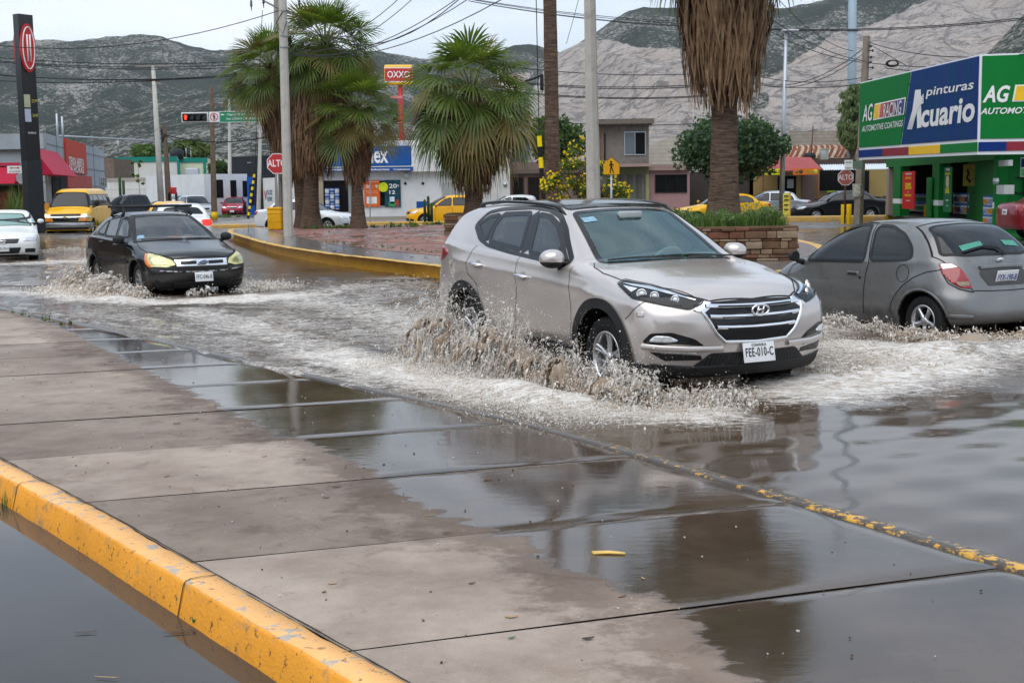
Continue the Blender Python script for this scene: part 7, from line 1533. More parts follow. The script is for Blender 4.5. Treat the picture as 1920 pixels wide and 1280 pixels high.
def build_buildings():
    stucco=lambda n,c,**k: mat(n,c,.85,var=.10,vs=1.2,bump=.2,bs=12,**k)
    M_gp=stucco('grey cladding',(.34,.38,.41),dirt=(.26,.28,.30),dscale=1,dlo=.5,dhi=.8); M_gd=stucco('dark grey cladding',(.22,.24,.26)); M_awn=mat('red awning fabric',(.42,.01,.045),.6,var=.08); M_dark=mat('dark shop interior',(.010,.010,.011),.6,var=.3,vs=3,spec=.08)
    # 1 convenience store on the left
    y0=62; c=at(92,400,y0); zt=at(92,250,y0).z-.12; A=at(-170,400,64)
    f=Fac('shop_building',(A.x,62),(c.x,y0),zt,1,M_gp,'grey clad convenience store with red awnings at the left edge',body=False); m=MB(); e=at(200,400,86); m.prism([(A.x,62),(c.x,62),(e.x,86),(A.x,86)],Matrix.Translation((0,0,zt)),zt); o=m.build('wall',M_gp,f.t); o.matrix_parent_inverse=Matrix.Identity(4); o.location=(-A.x,-62,0); g=Fac('x',(c.x+.05,y0),(at(200,400,86).x,86),zt,.3,M_gp,'x')
    g.t['label']='grey clad side wing of the convenience store with a red poster reading TIENDA ABIERTA'; g.t.name='shop_wing'; g.t['category']='building'
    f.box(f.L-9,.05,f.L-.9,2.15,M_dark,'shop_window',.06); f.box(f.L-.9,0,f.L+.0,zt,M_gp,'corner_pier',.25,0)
    for z in (zt-.75,zt-1.5,zt-2.3): f.box(f.L-9,z,f.L,z+.03,mat('cladding joint',(.12,.13,.14),.8),'cladding_joint',.255,0)
    T=[(0,2.15),(0,3.5)]; m=MB()
    def awning(F,x0,x1,zl,zh,out,name='awning'):
        m=MB(); V=[(x0,-.05,zh),(x1,-.05,zh),(x1,-out,zl),(x0,-out,zl),(x0,-.05,zl),(x1,-.05,zl)]; m.add(V,[(0,3,2,1),(0,4,3),(1,2,5),(3,4,5,2)]); return m.build(name,M_awn,F.t)
    awning(f,f.L-8.5,f.L-1.25,2.25,zt-1.35,.8)
    for k in range(3): f.box(f.L-4.6+k*1.1,.3,f.L-3.8+k*1.1,1.9,mat('poster dark %d'%k,((.3,.05,.03),(.25,.15,.02),(.12,.03,.03))[k],.5,var=.8,vs=5),'window_poster',.08)
    a=g.sz(101,327,proud=.9);b=g.sz(144,327,proud=.9); c_=g.sz(125,290); awning(g,a[0],b[0],a[1],c_[1],.9)
    p=g.pbox((126,323),(161,271),mat('poster red',(.52,.045,.02),.5,var=.15),'poster',.12)
    for tx,y1,y2 in (('TIENDA ABIERTA',309,299),('24 HORAS',323,313)):
        a=g.sz(130,y1,proud=.14);b=g.sz(157,y2,proud=.14); g.fit(tx,a[0],a[1],b[0],b[1],M_wht,p,.14)
    g.pbox((128,352),(172,331),mat('poster red dull',(.42,.05,.04),.5,var=.3,vs=3),'poster',.12); g.pbox((101,385),(112,333),M_dark,'shop_window',.06); g.pbox((116,385),(127,331),M_dark,'doorway',.07); g.window((187,352),(198,333),mull=2)
    for px in (107,120,150,175): a=g.sz(px,300)[0]; g.box(a,0,a+.04,zt,M_gd,'cladding_joint',.03,0)
    for z in (1.2,2.2,3.2,4.1): g.box(0,z,g.L,z+.03,M_gd,'cladding_joint',.028,0)
    for py,h in ((213,213),): 
        for px,p2 in ((106,213),(116,218)): a=at(px,p2,70); m=MB(); m.tube([(0,0,0),(0,0,a.z-zt)],.06,6); o=m.build('roof_pole',M_galv,None,True); o.location=(a.x,70,zt); tag(o,'thin pale pole standing on the flat roof of the store, '+('taller' if px==106 else 'shorter')+' of the two','pole')
    t=thing('roof_frame',(at(108,260,72).x,72,zt+.1),.0,'white pipe frame on the roof of the store','roof frame'); m=MB(); m.tube([(0,0,.0),(0,0,.35),(4.2,8,.25),(4.2,8,-.4)],.05,6); m.tube([(2.1,4,.3),(2.1,4,-.4)],.05,6); m.build('pipes',M_galv,t,True)
    a=at(85,381,57.5); t=thing('banner_stand',(a.x,57.5,.5),0,'orange upright banner beside the price sign','banner'); m=MB(); m.box((0,0,.48),(.30,.03,.92)); p=m.build('panel',mat('banner orange',(.62,.26,.03),.5),t); m=MB(); [m.box((0,-.02,z),(.18,.01,.03)) for z in (.62,.5,.38)]; m.build('lettering',M_wht,p)
    a=at(60,398,56.5); m=MB(); m.box((0,0,.22),(1.6,1.2,.5),bev=.04); o=m.build('pylon_base',stucco('white base',(.6,.6,.57))); o.location=(a.x-.1,50.9,.35); tag(o,'white plinth under the black price sign','plinth')
    # 2 far left: brown block house, long white wall, teal-trimmed building
    f=Fac('block_house',(at(197,400,112).x,112),(at(218,400,112).x,112),at(205,300,112).z,6,mat('brown block',(.17,.13,.10),.9,var=.3,vs=3),'small brown unplastered block house behind the white wall')
    f=Fac('white_building',(at(222,400,122).x,122),(at(336,400,122).x,122),at(280,297,122).z,10,stucco('white plaster',(.62,.62,.58),dirt=(.50,.49,.36),dscale=.3,dlo=.5,dhi=.7),'white one-storey building with teal roof trim'); teal=mat('teal trim',(.01,.20,.15),.6)
    f.box(-.1,f.H-.45,f.L+.05,f.H+.02,teal,'roof_trim',.1); f.pbox((333,333),(336,300),teal,'corner_trim',.12); m=MB(); m.box((7.2,-.4,f.H-2.3),(1.2,.6,2.4),bev=.05); m.build('air_duct',M_galv,f.t)
    f=Fac('cream_building',(at(338,400,123).x,123),(at(393,400,123).x,123),at(360,299,123).z,10,stucco('cream plaster',(.58,.62,.46)),'pale cream building with teal trim next to the white one'); f.box(0,f.H-.4,f.L,f.H+.02,teal,'roof_trim',.1); f.pbox((382,333),(385,300),teal,'corner_trim',.12)
    a=at(321,297,121); t=thing('water_tank',(a.x,123,a.z),0,'black plastic water tank on the white building roof','water tank'); m=MB(); m.lathe([(0,0),(.65,0),(.65,.72),(.35,.92),(.25,.95),(.25,1.02),(0,1.02)],n=18); m.build('tank',mat('tank black',(.02,.025,.03),.5),t,True); m=MB(); m.tube([(.9,0,0),(.9,0,.95),(1.35,0,1.0),(1.35,0,-.1)],.04,5); m.build('pipe',M_galv,t,True)
    f=Fac('boundary_wall',(at(199,400,108).x,108),(at(386,400,104).x,104),at(290,333,106).z-.12,.25,stucco('whitewashed block wall',(.60,.59,.56),dirt=(.42,.38,.33),dscale=.5,dlo=.5,dhi=.75),'long whitewashed block wall with a weathered top','wall'); f.box(0,f.H-.25,f.L,f.H+.02,stucco('stained coping',(.36,.31,.27)),'coping',.04)
    for z in (.55,1.1,1.65): f.box(0,z*f.H/2.4,f.L,z*f.H/2.4+.04,stucco('wall joint',(.4,.38,.35)),'wall_joint',.01)
    f=Fac('white_building',(at(385,400,100).x,100),(at(466,400,103).x,103),at(400,329,100).z,8,stucco('white plaster b',(.64,.66,.66)),'white wall with three tall dark windows behind the red hatchback')
    for x0,x1,yt in ((407,418,337),(433,443,338),(456,465,339)): f.pbox((x0,371 if x0<420 else 369),(x1,yt),M_dark,'window',.03)
    f=Fac('black_building',(at(436,400,108).x,108),(at(497,400,106).x,106),at(460,296,107).z,8,mat('black cladding',(.022,.024,.028),.6,var=.4,vs=1),'black flat-roofed building with pale lettering'); a=f.sz(466,318);b=f.sz(473,304); f.fit('BIC',a[0],a[1]+.5,b[0],b[1],M_galv,None,.1)
    f=Fac('blue_building',(at(465,400,99).x,99),(at(479,400,99).x,99),at(470,335,99).z,4,mat('blue wall',(.01,.08,.36),.6),'narrow blue doorway front beside the black building'); f.pbox((469,385),(476,346),M_dark,'door',.03)
    f=Fac('black_wall',(at(479,400,99.2).x,99.2),(at(494,400,99.2).x,99.2),at(485,330,99).z,4,mat('black wall',(.02,.02,.022),.7),'narrow black wall beside the blue doorway')
    f=Fac('white_wall',(at(495,400,96).x,96),(at(560,400,90).x,90),at(505,337,96).z,4,stucco('white plaster c',(.64,.63,.60)),'white wall with painted red and blue lettering behind the stop sign post')
    for tx,x0,x1,ya,yb,c_ in (('V',496,501,375,357,(.5,.1,.1)),('GLOZ',502,511,365,356,(.05,.15,.3)),('SEPE',502,511,377,369,(.05,.2,.25))): a=f.sz(x0,ya);b=f.sz(x1,yb); f.fit(tx,a[0],a[1],b[0],b[1],mat('mural '+tx,c_,.7),None,.03)
    # 3 paint shop in the middle
    y=68; cb=mat('fascia blue',(.0,.075,.32),.4,var=.05); zt=at(800,263,y).z-.12
    f=Fac('paint_shop',(at(596,400,y).x,y),(at(855,400,y).x,y),zt,12,stucco('white shop wall',(.66,.67,.68),dirt=(.50,.50,.50),dscale=.8,dlo=.58,dhi=.8),'white paint shop with a wide blue fascia behind the palms')
    p=f.pbox((620,312),(771,273),cb,'fascia',.45); a=f.sz(655,307,proud=.46);b=f.sz(727.5,283,proud=.46); f.fit('comex',a[0],a[1],b[0],b[1],M_wht,p,.475,bold=.02)
    p=f.pbox((600,322.5),(774,313),cb,'lower_fascia',.55); f.pbox((600,313.6),(774,312.4),M_wht,'white_line',.56)
    for tx,x0,x1 in (('Productos Industriales',662,730.5),('Complementos',737.5,769),('Desmanchadores',607,650)): a=f.sz(x0,320.5,proud=.56);b=f.sz(x1,315.5,proud=.56); f.fit(tx,a[0],a[1],b[0],b[1],M_wht,p,.58)
    f.pbox((596,277),(855,263),stucco('white parapet',(.64,.65,.66)),'parapet',.12); f.pbox((771,322),(853,270),stucco('white parapet',(.64,.65,.66)),'upper_block',.45)
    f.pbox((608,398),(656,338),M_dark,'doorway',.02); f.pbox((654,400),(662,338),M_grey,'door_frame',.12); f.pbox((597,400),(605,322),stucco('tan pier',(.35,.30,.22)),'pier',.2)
    w=f.window((683,388.5),(751,336.5),mull=0); po=f.pbox((684,388),(711.5,337.5),mat('poster orange',(.68,.13,.02),.5,var=.12),'poster',.09); pt=f.pbox((722,388),(750.5,337.5),mat('poster dark teal',(.01,.06,.09),.5,var=.5,vs=2),'poster',.09)
    def tx(s_,x0,yb,x1,yt,mt,par,pr=.11,**k): a=f.sz(x0,yb,proud=pr);b=f.sz(x1,yt,proud=pr); f.fit(s_,a[0],a[1],b[0],b[1],mt,par,pr,**k)
    tx('20 · 9',686,353,708,346.5,M_wht,po); tx('Pintalo tuyo',687,359.5,708,358,M_wht,po); tx('al mejor precio',687,363,708,361.5,M_wht,po); tx('MAXIMA CALIDAD',686,341.5,710,339.5,M_wht,po); tx('20',729.5,353,744,344.5,M_wht,pt); tx('%',745,350,748,346,M_wht,pt); tx('12',730,364,741,357,M_wht,pt)
    for x0,par,c_ in ((688,po,(.75,.75,.72)),(698,po,(.75,.75,.72)),(731,pt,(.6,.7,.8))): f.pbox((x0,382),(x0+8.5,369),mat('printed bucket %d'%x0,c_,.5,var=.3,vs=8),'printed_bucket',.10,parent=par)
    f.pbox((729,387),(742,378),mat('printed green tin',(.05,.3,.1),.5,var=.4),'printed_tin',.10,parent=pt); f.pbox((743,386),(748,374),mat('printed red tin',(.4,.06,.04),.5,var=.4),'printed_tin',.10,parent=pt)
    a=f.sz(718.5,351,proud=.14); m=MB(); m.prism([(.25*math.cos(q_),.25*math.sin(q_)) for q_ in [2*PI*i/24 for i in range(24)]],frameT((a[0],-.12,a[1]),(1,0,0)),.02); m.build('round_badge',mat('badge lime',(.62,.70,.02),.5,var=.2,vs=4),w)
    for px,py in ((760,344),(793,344)): a=f.sz(px,py); m=MB(); m.lathe([(0,.06),(.07,.05),(.07,0)],T=frameT((a[0],-.0,a[1]),(1,0,0)),n=12); m.build('round_vent',M_blk,f.t,True)
    f.pbox((757,333),(766,325),M_galv,'wall_unit',.25); f.pbox((781,390),(800,377.5),mat('painted blue patch',(.01,.08,.33),.6),'blue_patch',.02)
    f.pbox((828,372),(853,341),mat('shutter white',(.6,.6,.58),.6,bump=.6,bs=3),'shutter',.03)
    for k in range(9): f.pbox((829,344+k*3.2),(852,344.8+k*3.2),M_galv,'shutter_slat',.06)
    f.pbox((596,416),(855,404),stucco('stained plinth',(.33,.30,.26)),'plinth',.03)
    bucket_stack(f,610,636,352.5,393,3,4,'white and blue paint bucket stacked in the paint shop doorway',[mat('bucket band blue',(.02,.12,.4),.4),mat('bucket band white',(.6,.62,.64),.4)],-.45,group='paint buckets in the paint shop doorway')
    post('sign_post',694,422,61.9,325,.035,.035,M_grey,'thin grey post standing before the paint shop window','post',6,.29)
    # 4 row between the palms
    f=Fac('white_pillar',(at(855,400,69).x,69),(at(957,400,69).x,69),at(940,300,69).z,6,stucco('white shop wall b',(.60,.60,.58)),'white wall section behind the broad palm with an electricity meter'); m=MB(); q=f.sz(947,346); m.lathe([(0,.09),(.11,.08),(.11,0)],T=frameT((q[0],-.0,q[1]),(1,0,0)),n=14); m.build('meter',M_galv,f.t,True)
    f=Fac('terrace_house',(at(957,400,70).x,70),(at(1128,400,70).x,70),at(1000,308,70).z,8,stucco('mauve brown plaster',(.21,.15,.135)),'low mauve brown house with patterned window grilles behind the thin palm')
    for x0,x1 in ((961,983),(989,1013)):
        w=f.window((x0,378),(x1,331),gm=M_dark,mull=0,fmt=mat('rust frame',(.14,.07,.04),.7)); m=MB(); a=f.sz(x0,378);b=f.sz(x1,331)
        for i in range(7):
            for j in range(9): cx=a[0]+(b[0]-a[0])*(i+.5)/7; cz=a[1]+(b[1]-a[1])*(j+.5)/9; m.tube([(cx+.05*math.cos(q),-.05,cz+.07*math.sin(q)) for q in [2*PI*k/6 for k in range(7)]],.010,3,cap=False)
        m.build('grille',mat('grille iron',(.05,.04,.035),.6),w,True)
    f.pbox((957,326),(1128,316),stucco('eaves brown',(.16,.12,.10)),'eaves',.25)
    # 5 two-storey concrete house
    y=66; cem=mat('bare cement render',(.21,.185,.165),.9,var=.25,vs=1.6,bump=.3,bs=10,dirt=(.30,.28,.26),dscale=1.2,dlo=.52,dhi=.7)
    f=Fac('concrete_house',(at(1128,400,y).x,y),(at(1217,400,y).x,y),at(1170,231,y).z-.12,7,cem,'two-storey bare cement house with a flat overhanging roof slab')
    f.pbox((1121,233),(1227,222),mat('roof slab',(.16,.135,.115),.9,var=.3),'roof_slab',.7,7.2); f.window((1170,291.5),(1211,246.5),mull=1,gm=M_dark); m=f.pbox((1172,290),(1190,248),mat('window pane reflecting',(.10,.13,.15),.05),'pane',.02)
    f.pbox((1128,313.5),(1221,306.5),stucco('pinkish canopy',(.36,.26,.235)),'canopy',.9); f.pbox((1128,327),(1216,314),stucco('green lintel',(.17,.19,.10)),'lintel',.06); f.pbox((1211,380),(1217,327),stucco('lime pier',(.33,.34,.17)),'pier',.08)
    for k in range(11): f.pbox((1150+k*5.3,380),(1154.3+k*5.3,327),mat('grey green planks %d'%(k%3),((.13,.135,.115),(.17,.17,.15),(.10,.11,.09))[k%3],.8),'plank_door',.05)
    a=f.sz(1134,307);b=f.sz(1137,250); m=MB(); m.tube([(a[0],-.06,a[1]),(a[0],-.06,b[1])],.04,6); m.build('downpipe',M_blk,f.t,True); m=MB(); m.tube([(-.12,-.03,1),(-.12,-.03,f.H-.2)],.05,6); m.build('downpipe',M_galv,f.t,True)
    f.pbox((1121,308),(1128,238),mat('brick strip',(.25,.13,.08),.9,var=.4,vs=8),'brick_pier',.02,1)
    f=Fac('pink_house',(at(1217.5,400,66.4).x,66.4),(at(1293,400,66.4).x,66.4),at(1250,318,66.4).z-.12,6,stucco('pink plaster',(.42,.25,.25)),'low pink house with a wide dark shuttered window'); f.window((1228,361.5),(1288,327),gm=M_dark,mull=2,fmt=M_blk); f.pbox((1216,320),(1294,309),stucco('stained pink parapet',(.34,.24,.21)),'parapet',.25)
    m=MB(); 
    for k in range(16): m.lathe([(.06,0),(.06,.9)],T=Matrix.Translation((.1+k*.125,-.25,f.H+.06))@Matrix.Rotation(R(-80),4,'X'),n=6)
    m.build('roof_tiles',mat('old tiles',(.12,.07,.05),.8),f.t,True)
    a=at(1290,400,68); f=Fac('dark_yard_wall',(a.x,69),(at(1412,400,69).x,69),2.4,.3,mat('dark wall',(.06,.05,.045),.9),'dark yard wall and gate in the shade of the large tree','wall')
    y=82; f=Fac('block_wall',(at(1217,400,y).x,y),(at(1300,400,y).x,y),3.5,.3,mat('grey block wall',(.42,.38,.32),.9,var=.15,vs=2),'tall unplastered block wall with a sloping top beside the cement house','wall'); L_=[f.sz(1217,310),f.sz(1217,272),f.sz(1245,262),f.sz(1285,250),f.sz(1300,250),f.sz(1300,310)]; f.poly(L_,mat('grey block wall',(.42,.38,.32),.9),'gable',.05,.2)
    for k in range(12): z=L_[0][1]+k*.24; f.box(0,z,f.L,z+.02,mat('block joint',(.30,.27,.23),.9),'block_joint',.054,0)
    # 6 yellow house with awnings
    y=69; f=Fac('yellow_house',(at(1405,400,y).x,y),(at(1668,400,y).x,y),at(1500,318,y).z-.12,7,stucco('dull yellow plaster',(.36,.26,.10)),'yellow house with small eateries under awnings'); f.pbox((1530,312),(1690,297.5),mat('dark brown parapet',(.085,.06,.055),.9,var=.3),'parapet',.15)
    f.pbox((1458,385),(1493,330),M_dark,'doorway',.04); f.pbox((1476,353),(1488,336),mat('notice',(.42,.5,.5),.5),'notice',.07); f.pbox((1503,390),(1533,325),stucco('brown mauve wall',(.20,.14,.12)),'brown_section',.05); f.pbox((1537,358),(1622,318),M_dark,'opening',.04); f.pbox((1537,362),(1625,358),stucco('sill brown',(.2,.14,.12)),'sill',.1); f.pbox((1614,383),(1630,320),M_dark,'doorway',.05)
    for x0 in (1551,1568): f.pbox((x0,361),(x0+15,357.5),mat('lime poster',(.35,.55,.03),.5),'poster',.12)
    a=at(1650,375,67); t=thing('rubble_pile',(a.x,67.6,.12),0,'heap of dark stones against the yellow wall','rubble'); m=MB(); rg=random.Random(3)
    for k in range(50): m.box((rg.uniform(-.7,.7),rg.uniform(-.2,.4),rg.uniform(.1,.95)),(rg.uniform(.2,.35),.3,rg.uniform(.12,.25)),rz=rg.uniform(0,3),bev=.04)
    m.build('stones',mat('dark stones',(.07,.06,.055),.9,var=.4,vs=2),t)
    t=thing('awning',(at(1480,400,66.5).x,66.5,.12),0,'sloping red sheet awning of the food stall','awning'); o=t.location
    V=[at(1438,294,69)-o,at(1520,295,69)-o,at(1541,317,66.4)-o,at(1418,322,66.4)-o]; V+=[v+Vector((0,0,-.06)) for v in V]; m=MB(); m.add(V,[(0,1,2,3),(7,6,5,4),(0,4,5,1),(1,5,6,2),(2,6,7,3),(3,7,4,0)]); m.build('sheet',mat('red roof sheet',(.30,.06,.055),.6,var=.2,vs=2),t)
    for px in (1432,1534): a=at(px,316,66.4)-o; m=MB(); m.tube([(a.x,0,0),(a.x,0,a.z)],.035,6); m.build('post',mat('red post',(.22,.04,.035),.6),t,True)
    for (x0,x1,y1,y2,col,tx,nm) in ((1432.5,1466,328,316.5,(.80,.76,.02),'TAMALES','yellow banner reading TAMALES under the red awning'),(1487,1534,328,315.5,(.72,.16,.02),'Tacos y Gorditas','orange food banner with green lettering under the red awning')):
        a=at(x0,y1,66.2);b=at(x1,y2,66.2); t2=thing('banner',((a.x+b.x)/2,66.2,(a.z+b.z)/2),0,nm,'banner'); m=MB(); m.box((0,0,0),(b.x-a.x,.03,b.z-a.z)); p=m.build('cloth',mat(nm[:14],col,.5,var=.15,vs=5),t2); text(tx if tx=='TAMALES' else 'Tacos',.24,M_blk if tx=='TAMALES' else mat('green lettering',(.15,.45,.03),.5),frameT((.04 if tx=='TAMALES' else .22,-.03,0),(1,0,0)),p,sx=.85,bold=.01)
        if tx!='TAMALES':
            for k,(xx,cc) in enumerate(((-.46,(.25,.15,.05)),(-.24,(.12,.06,.03)),(.5,(.6,.5,.05)))): m=MB(); m.lathe([(0,.01),(.10,.008),(.11,0)],T=frameT((xx,-.018,0),(1,0,0)),n=12); m.build('printed_dish',mat('dish %d'%k,cc,.6,var=.5,vs=20),p)
    t=thing('corrugated_awning',(at(1600,400,67).x,67,.12),0,'white corrugated sheet awning under the brown parapet','awning'); o=t.location; m=MB(); x0=at(1535,310,67.9).x-o.x; x1=at(1668,310,67.9).x-o.x; zh=at(1600,308,67.9).z-.12; zl=at(1600,318,66.9).z-.12; n=150; V=[]
    for i in range(n+1):
        x=x0+(x1-x0)*i/n; c=.03*math.cos(i*PI/2.5*1.0); V+=[(x,.9,zh+c),(x,-.1,zl+c)]
    m.add(V,[(2*i,2*i+2,2*i+3,2*i+1) for i in range(n)],0,True); m.build('sheet',mat('white sheet',(.55,.6,.65),.5),t,True)
    f=Fac('block_wall',(at(1478,400,86).x,86),(at(1640,400,86).x,86),at(1540,246,86).z-.12,.3,mat('tan block wall',(.36,.31,.26),.9,var=.2,vs=1.5,dirt=(.28,.22,.17),dscale=.8,dlo=.45,dhi=.7),'tan block wall rising behind the rusty barrel roof','wall'); mj=mat('tan joint',(.24,.20,.165),.9)
    k=MB(); rg=random.Random(2)
    for j in range(12):
        z=f.H-.22*j; k.box((f.L/2,-.008,z),(f.L,.012,.015))
        for i in range(14): k.box((i*.42+(.21 if j%2 else 0),-.008,z-.11),(.012,.012,.2))
    k.build('mortar',mj,f.w)
    t=thing('barrel_roof',(at(1532,400,76).x,76,0),0,'rusty corrugated barrel roof with pale worn ribs','roof'); xs=at(1462,400,76).x-t.location.x; xe=at(1612,400,76).x-t.location.x; ztop=at(1530,272,78).z; zl=at(1530,300,76).z; V=[];nx=48
    for i in range(nx+1):
        for j in range(9):
            a=R(8+j*11); r=.02*math.cos(i*PI); V.append((xs+(xe-xs)*i/nx+.35*math.sin(a)*2,-math.cos(a)*2.0+2.2,zl+(ztop-zl)*math.sin(a)+r))
    F=[(i*9+j,(i+1)*9+j,(i+1)*9+j+1,i*9+j+1) for i in range(nx) for j in range(8)]; fm=[(1 if (i*7)%10<4 else 0) for i in range(nx) for j in range(8)]; meshobj('sheets',V,F,parent=t,smooth=True,mats=[mat('rust sheet',(.16,.055,.03),.8,var=.5,vs=3),mat('pale worn sheet',(.42,.34,.26),.8,var=.4,vs=3,dirt=(.2,.08,.04),dscale=3,dlo=.5,dhi=.6)],fm=fm)
    f=Fac('roof_parapet',(at(1466,400,75).x,75),(at(1600,400,75).x,75),at(1530,297,75).z-.12,.4,mat('dark roof wall',(.07,.055,.05),.9,var=.3),'dark low wall below the rusty barrel roof','wall')
    a=at(1518,296,73); t=thing('water_tank',(a.x,73,a.z-.05),0,'black water tank lying on the roof before the rusty barrel roof','water tank'); m=MB(); m.lathe([(0,0),(.33,.02),(.36,.15),(.30,.30),(0,.34)],n=14); m.build('tank',mat('tank black',(.02,.025,.03),.5),t,True)
    a=at(1545,298,73.5); t=thing('air_cooler',(a.x,73.5,a.z-.05),0,'square grey evaporative cooler on the roof','cooler'); m=MB(); m.box((0,0,.28),(.42,.4,.56),bev=.02); m.build('body',M_galv,t); m=MB(); m.box((.05,0,.6),(.6,.45,.06)); m.build('cover',mat('cooler cover',(.5,.42,.3),.8),t)
    a=at(1521,300,72); t=thing('antenna_mast',(a.x,72,a.z),0,'thin dark antenna mast on the roof of the yellow house','antenna'); m=MB(); h=at(1524,236,72).z-a.z; m.tube([(0,0,0),(.08,0,h)],.03,5); m.tube([(-.15,0,h*.85),(.3,0,h*.9)],.012,4); m.build('mast',mat('rusty mast',(.09,.05,.04),.8),t,True)
    # 7 green corner shop with its billboard
    G=mat('shop green',(.0,.15,.022),.5,var=.10,vs=1.5); GB=mat('billboard green',(.0,.175,.028),.6,var=.05,vs=2); BB=mat('billboard blue',(.002,.028,.17),.6,var=.05,vs=2); DR=mat('stripe dark red',(.25,.005,.02),.45); BY=mat('stripe yellow',(.85,.5,.0),.45); WB=mat('billboard white',(.78,.80,.82),.45,var=.04)
    C=at(1835,200,40); Fp=at(1612.5,200,51.6); E=(20.6,39.35)
    zb=2.58; 
    fl=Fac('x',(Fp.x,51.6),(C.x,40),3.0,.3,G,'x',z0=zb,body=False); fl.t.name='billboard'; fl.t['label']='long green and blue billboard face advertising pinturas Acuario, running back along the shop side'; fl.t['category']='billboard'
    zt=lambda F,px,py: F.sz(px,py)
    Lb=fl.L; H0=zt(fl,1835,103)[1]; Hl=zt(fl,1613,155)[1]; b0=zt(fl,1612,300)[1]; b1=zt(fl,1835,290)[1]
    hb=.36
    fl.poly([(0,b0),(Lb,b1),(Lb,H0),(0,Hl)],WB,'backing',.0,.25)
    p1=zt(fl,1709.5,128);p2=zt(fl,1690,280); gap=.05; z_=lambda x: b0+(b1-b0)*x/Lb; zu=lambda x: Hl+(H0-Hl)*x/Lb
    gpn=fl.poly([(gap,z_(0)+hb+.12),(p2[0]-.06,z_(p2[0])+hb+.12),(p1[0]-.06,zu(p1[0])-gap),(gap,Hl-gap)],GB,'green_panel',.03,.03)
    bpn=fl.poly([(p2[0]+.06,z_(p2[0])+hb+.12),(Lb-gap,b1+hb+.12),(Lb-gap,H0-gap),(p1[0]+.06,zu(p1[0])-gap)],BB,'blue_panel',.03,.03)
    xs=[0]+[zt(fl,q,290)[0] for q in (1656,1705,1764)]+[Lb]
    for k,mt_ in enumerate((BB,DR,BY,GB)): fl.poly([(xs[k],z_(xs[k])+.10),(xs[k+1],z_(xs[k+1])+.10),(xs[k+1],z_(xs[k+1])+hb+.02),(xs[k],z_(xs[k])+hb+.02)],mt_,'stripe',.03,.03)
    k=MB()
    for i in range(60): 
        x=.2+i*(Lb-.4)/60; k.box((x,-.033,(z_(x)+zu(x))/2+.2),(.012,.006,(zu(x)-z_(x))-.6))
    k.build('sheet_ribs',mat('rib shade',(.0,.12,.06),.5),fl.t)
    def fit(F,tx,x0,yb,x1,yt,mt_,par,yb2=None,**kw):
        a=F.sz(x0,yb,proud=.05);b=F.sz(x1,yt,proud=.05); a2=F.sz(x1,yb2 if yb2 is not None else yb,proud=.05); sl=(a2[1]-a[1])/(b[0]-a[0]) if yb2 is not None else 0
        return F.fit(tx,a[0],a[1],b[0],b[1]-(sl*(b[0]-a[0])),mt_,par,.05,slope=sl,**kw)
    fit(fl,'AG',1617,229,1636.5,194,M_wht,gpn,yb2=226,shear=.25,bold=.012); fit(fl,'AUTOMOTIVE COATINGS',1616,248,1693,225,M_wht,gpn,yb2=237,shear=.2,bold=.008)
    q=[fl.sz(*p,proud=.05) for p in ((1636.5,226),(1694,215),(1698,182.5),(1640,195))]; fl.poly(q,M_wht,'racing_box',.045,.01,gpn)
    def cell(xa,xb,mt_,nm): 
        q=[fl.sz(*p,proud=.05) for p in ((xa-1.5,223.5-(xa-1637)*.185),(xb-1.5,223.5-(xb-1637)*.185),(xb+1.6,197-(xb-1640)*.21),(xa+1.6,197-(xa-1640)*.21))]; fl.poly(q,mt_,nm,.055,.01,gpn)
    cell(1639,1646.5,BY,'yellow_bar'); cell(1647.5,1649.5,BY,'yellow_bar'); cell(1650.5,1652.5,M_red,'red_bar'); cell(1653.5,1655,M_red,'red_bar'); cell(1655.5,1676,DR,'dark_red_field'); cell(1676,1694.5,mat('racing navy',(.04,.02,.20),.45),'navy_field')
    a=fit(fl,'RACING',1656.5,220.5,1692,188,M_wht,gpn,yb2=214,shear=.25,bold=.008); 
    for v in a.data.vertices: v.co.y=-.075
    fit(fl,'pinturas',1735.5,186,1826,150,M_wht,bpn,yb2=172.5,shear=.15,bold=.012)
    a=fl.sz(1704,242,proud=.05)
    for (pp) in ([(1713.5,168.5),(1725,167.5),(1726.5,236),(1719,240.5),(1718,215),(1713,228),(1709,242),(1705.8,243)],):
        pass
    # the great A: thick right stroke, fan of thin strokes on the left
    big=[(1715,169),(1725,167.5),(1727,239.5),(1718.5,241),(1718,226),(1712,200)]
    fl.poly([fl.sz(*p,proud=.06) for p in [(1715.5,169),(1725.5,168),(1726.8,239),(1719,241),(1718.5,205),(1710,228),(1707.5,226)]],M_wht,'letter_a',.05,.01,bpn)
    for k in range(5):
        u=k*1.9; P=[(1701+u,243),(1703+u,242.6),(1708+u,222),(1714+u*.9,203),(1722+u*.4,190-k*-1.5),(1731.5,177+k*3.4),(1731.5,179.4+k*3.4),(1723+u*.4,193-k*-1.5),(1716+u*.9,206),(1709.8+u,223)]
        P=[(1701+u,243),(1702.2+u,242.8),(1706.5+u,222),(1711.5+u,204),(1719+u*.7,190+k*1.2),(1731.5,176.5+k*3.6),(1731.5,179+k*3.6),(1719.8+u*.7,192.5+k*1.2),(1712.8+u,206),(1707.6+u,223)]
        fl.poly([fl.sz(*p,proud=.06) for p in [P[0]]+P[9:4:-1][::1][:0]+[P[1],P[9],P[8],P[7],P[6],P[5],P[4],P[3],P[2]]],M_wht,'letter_a_stroke',.062,.01,bpn)
    fit(fl,'cuario',1726.5,240,1828.5,180,M_wht,bpn,yb2=228,shear=.12,bold=.028)
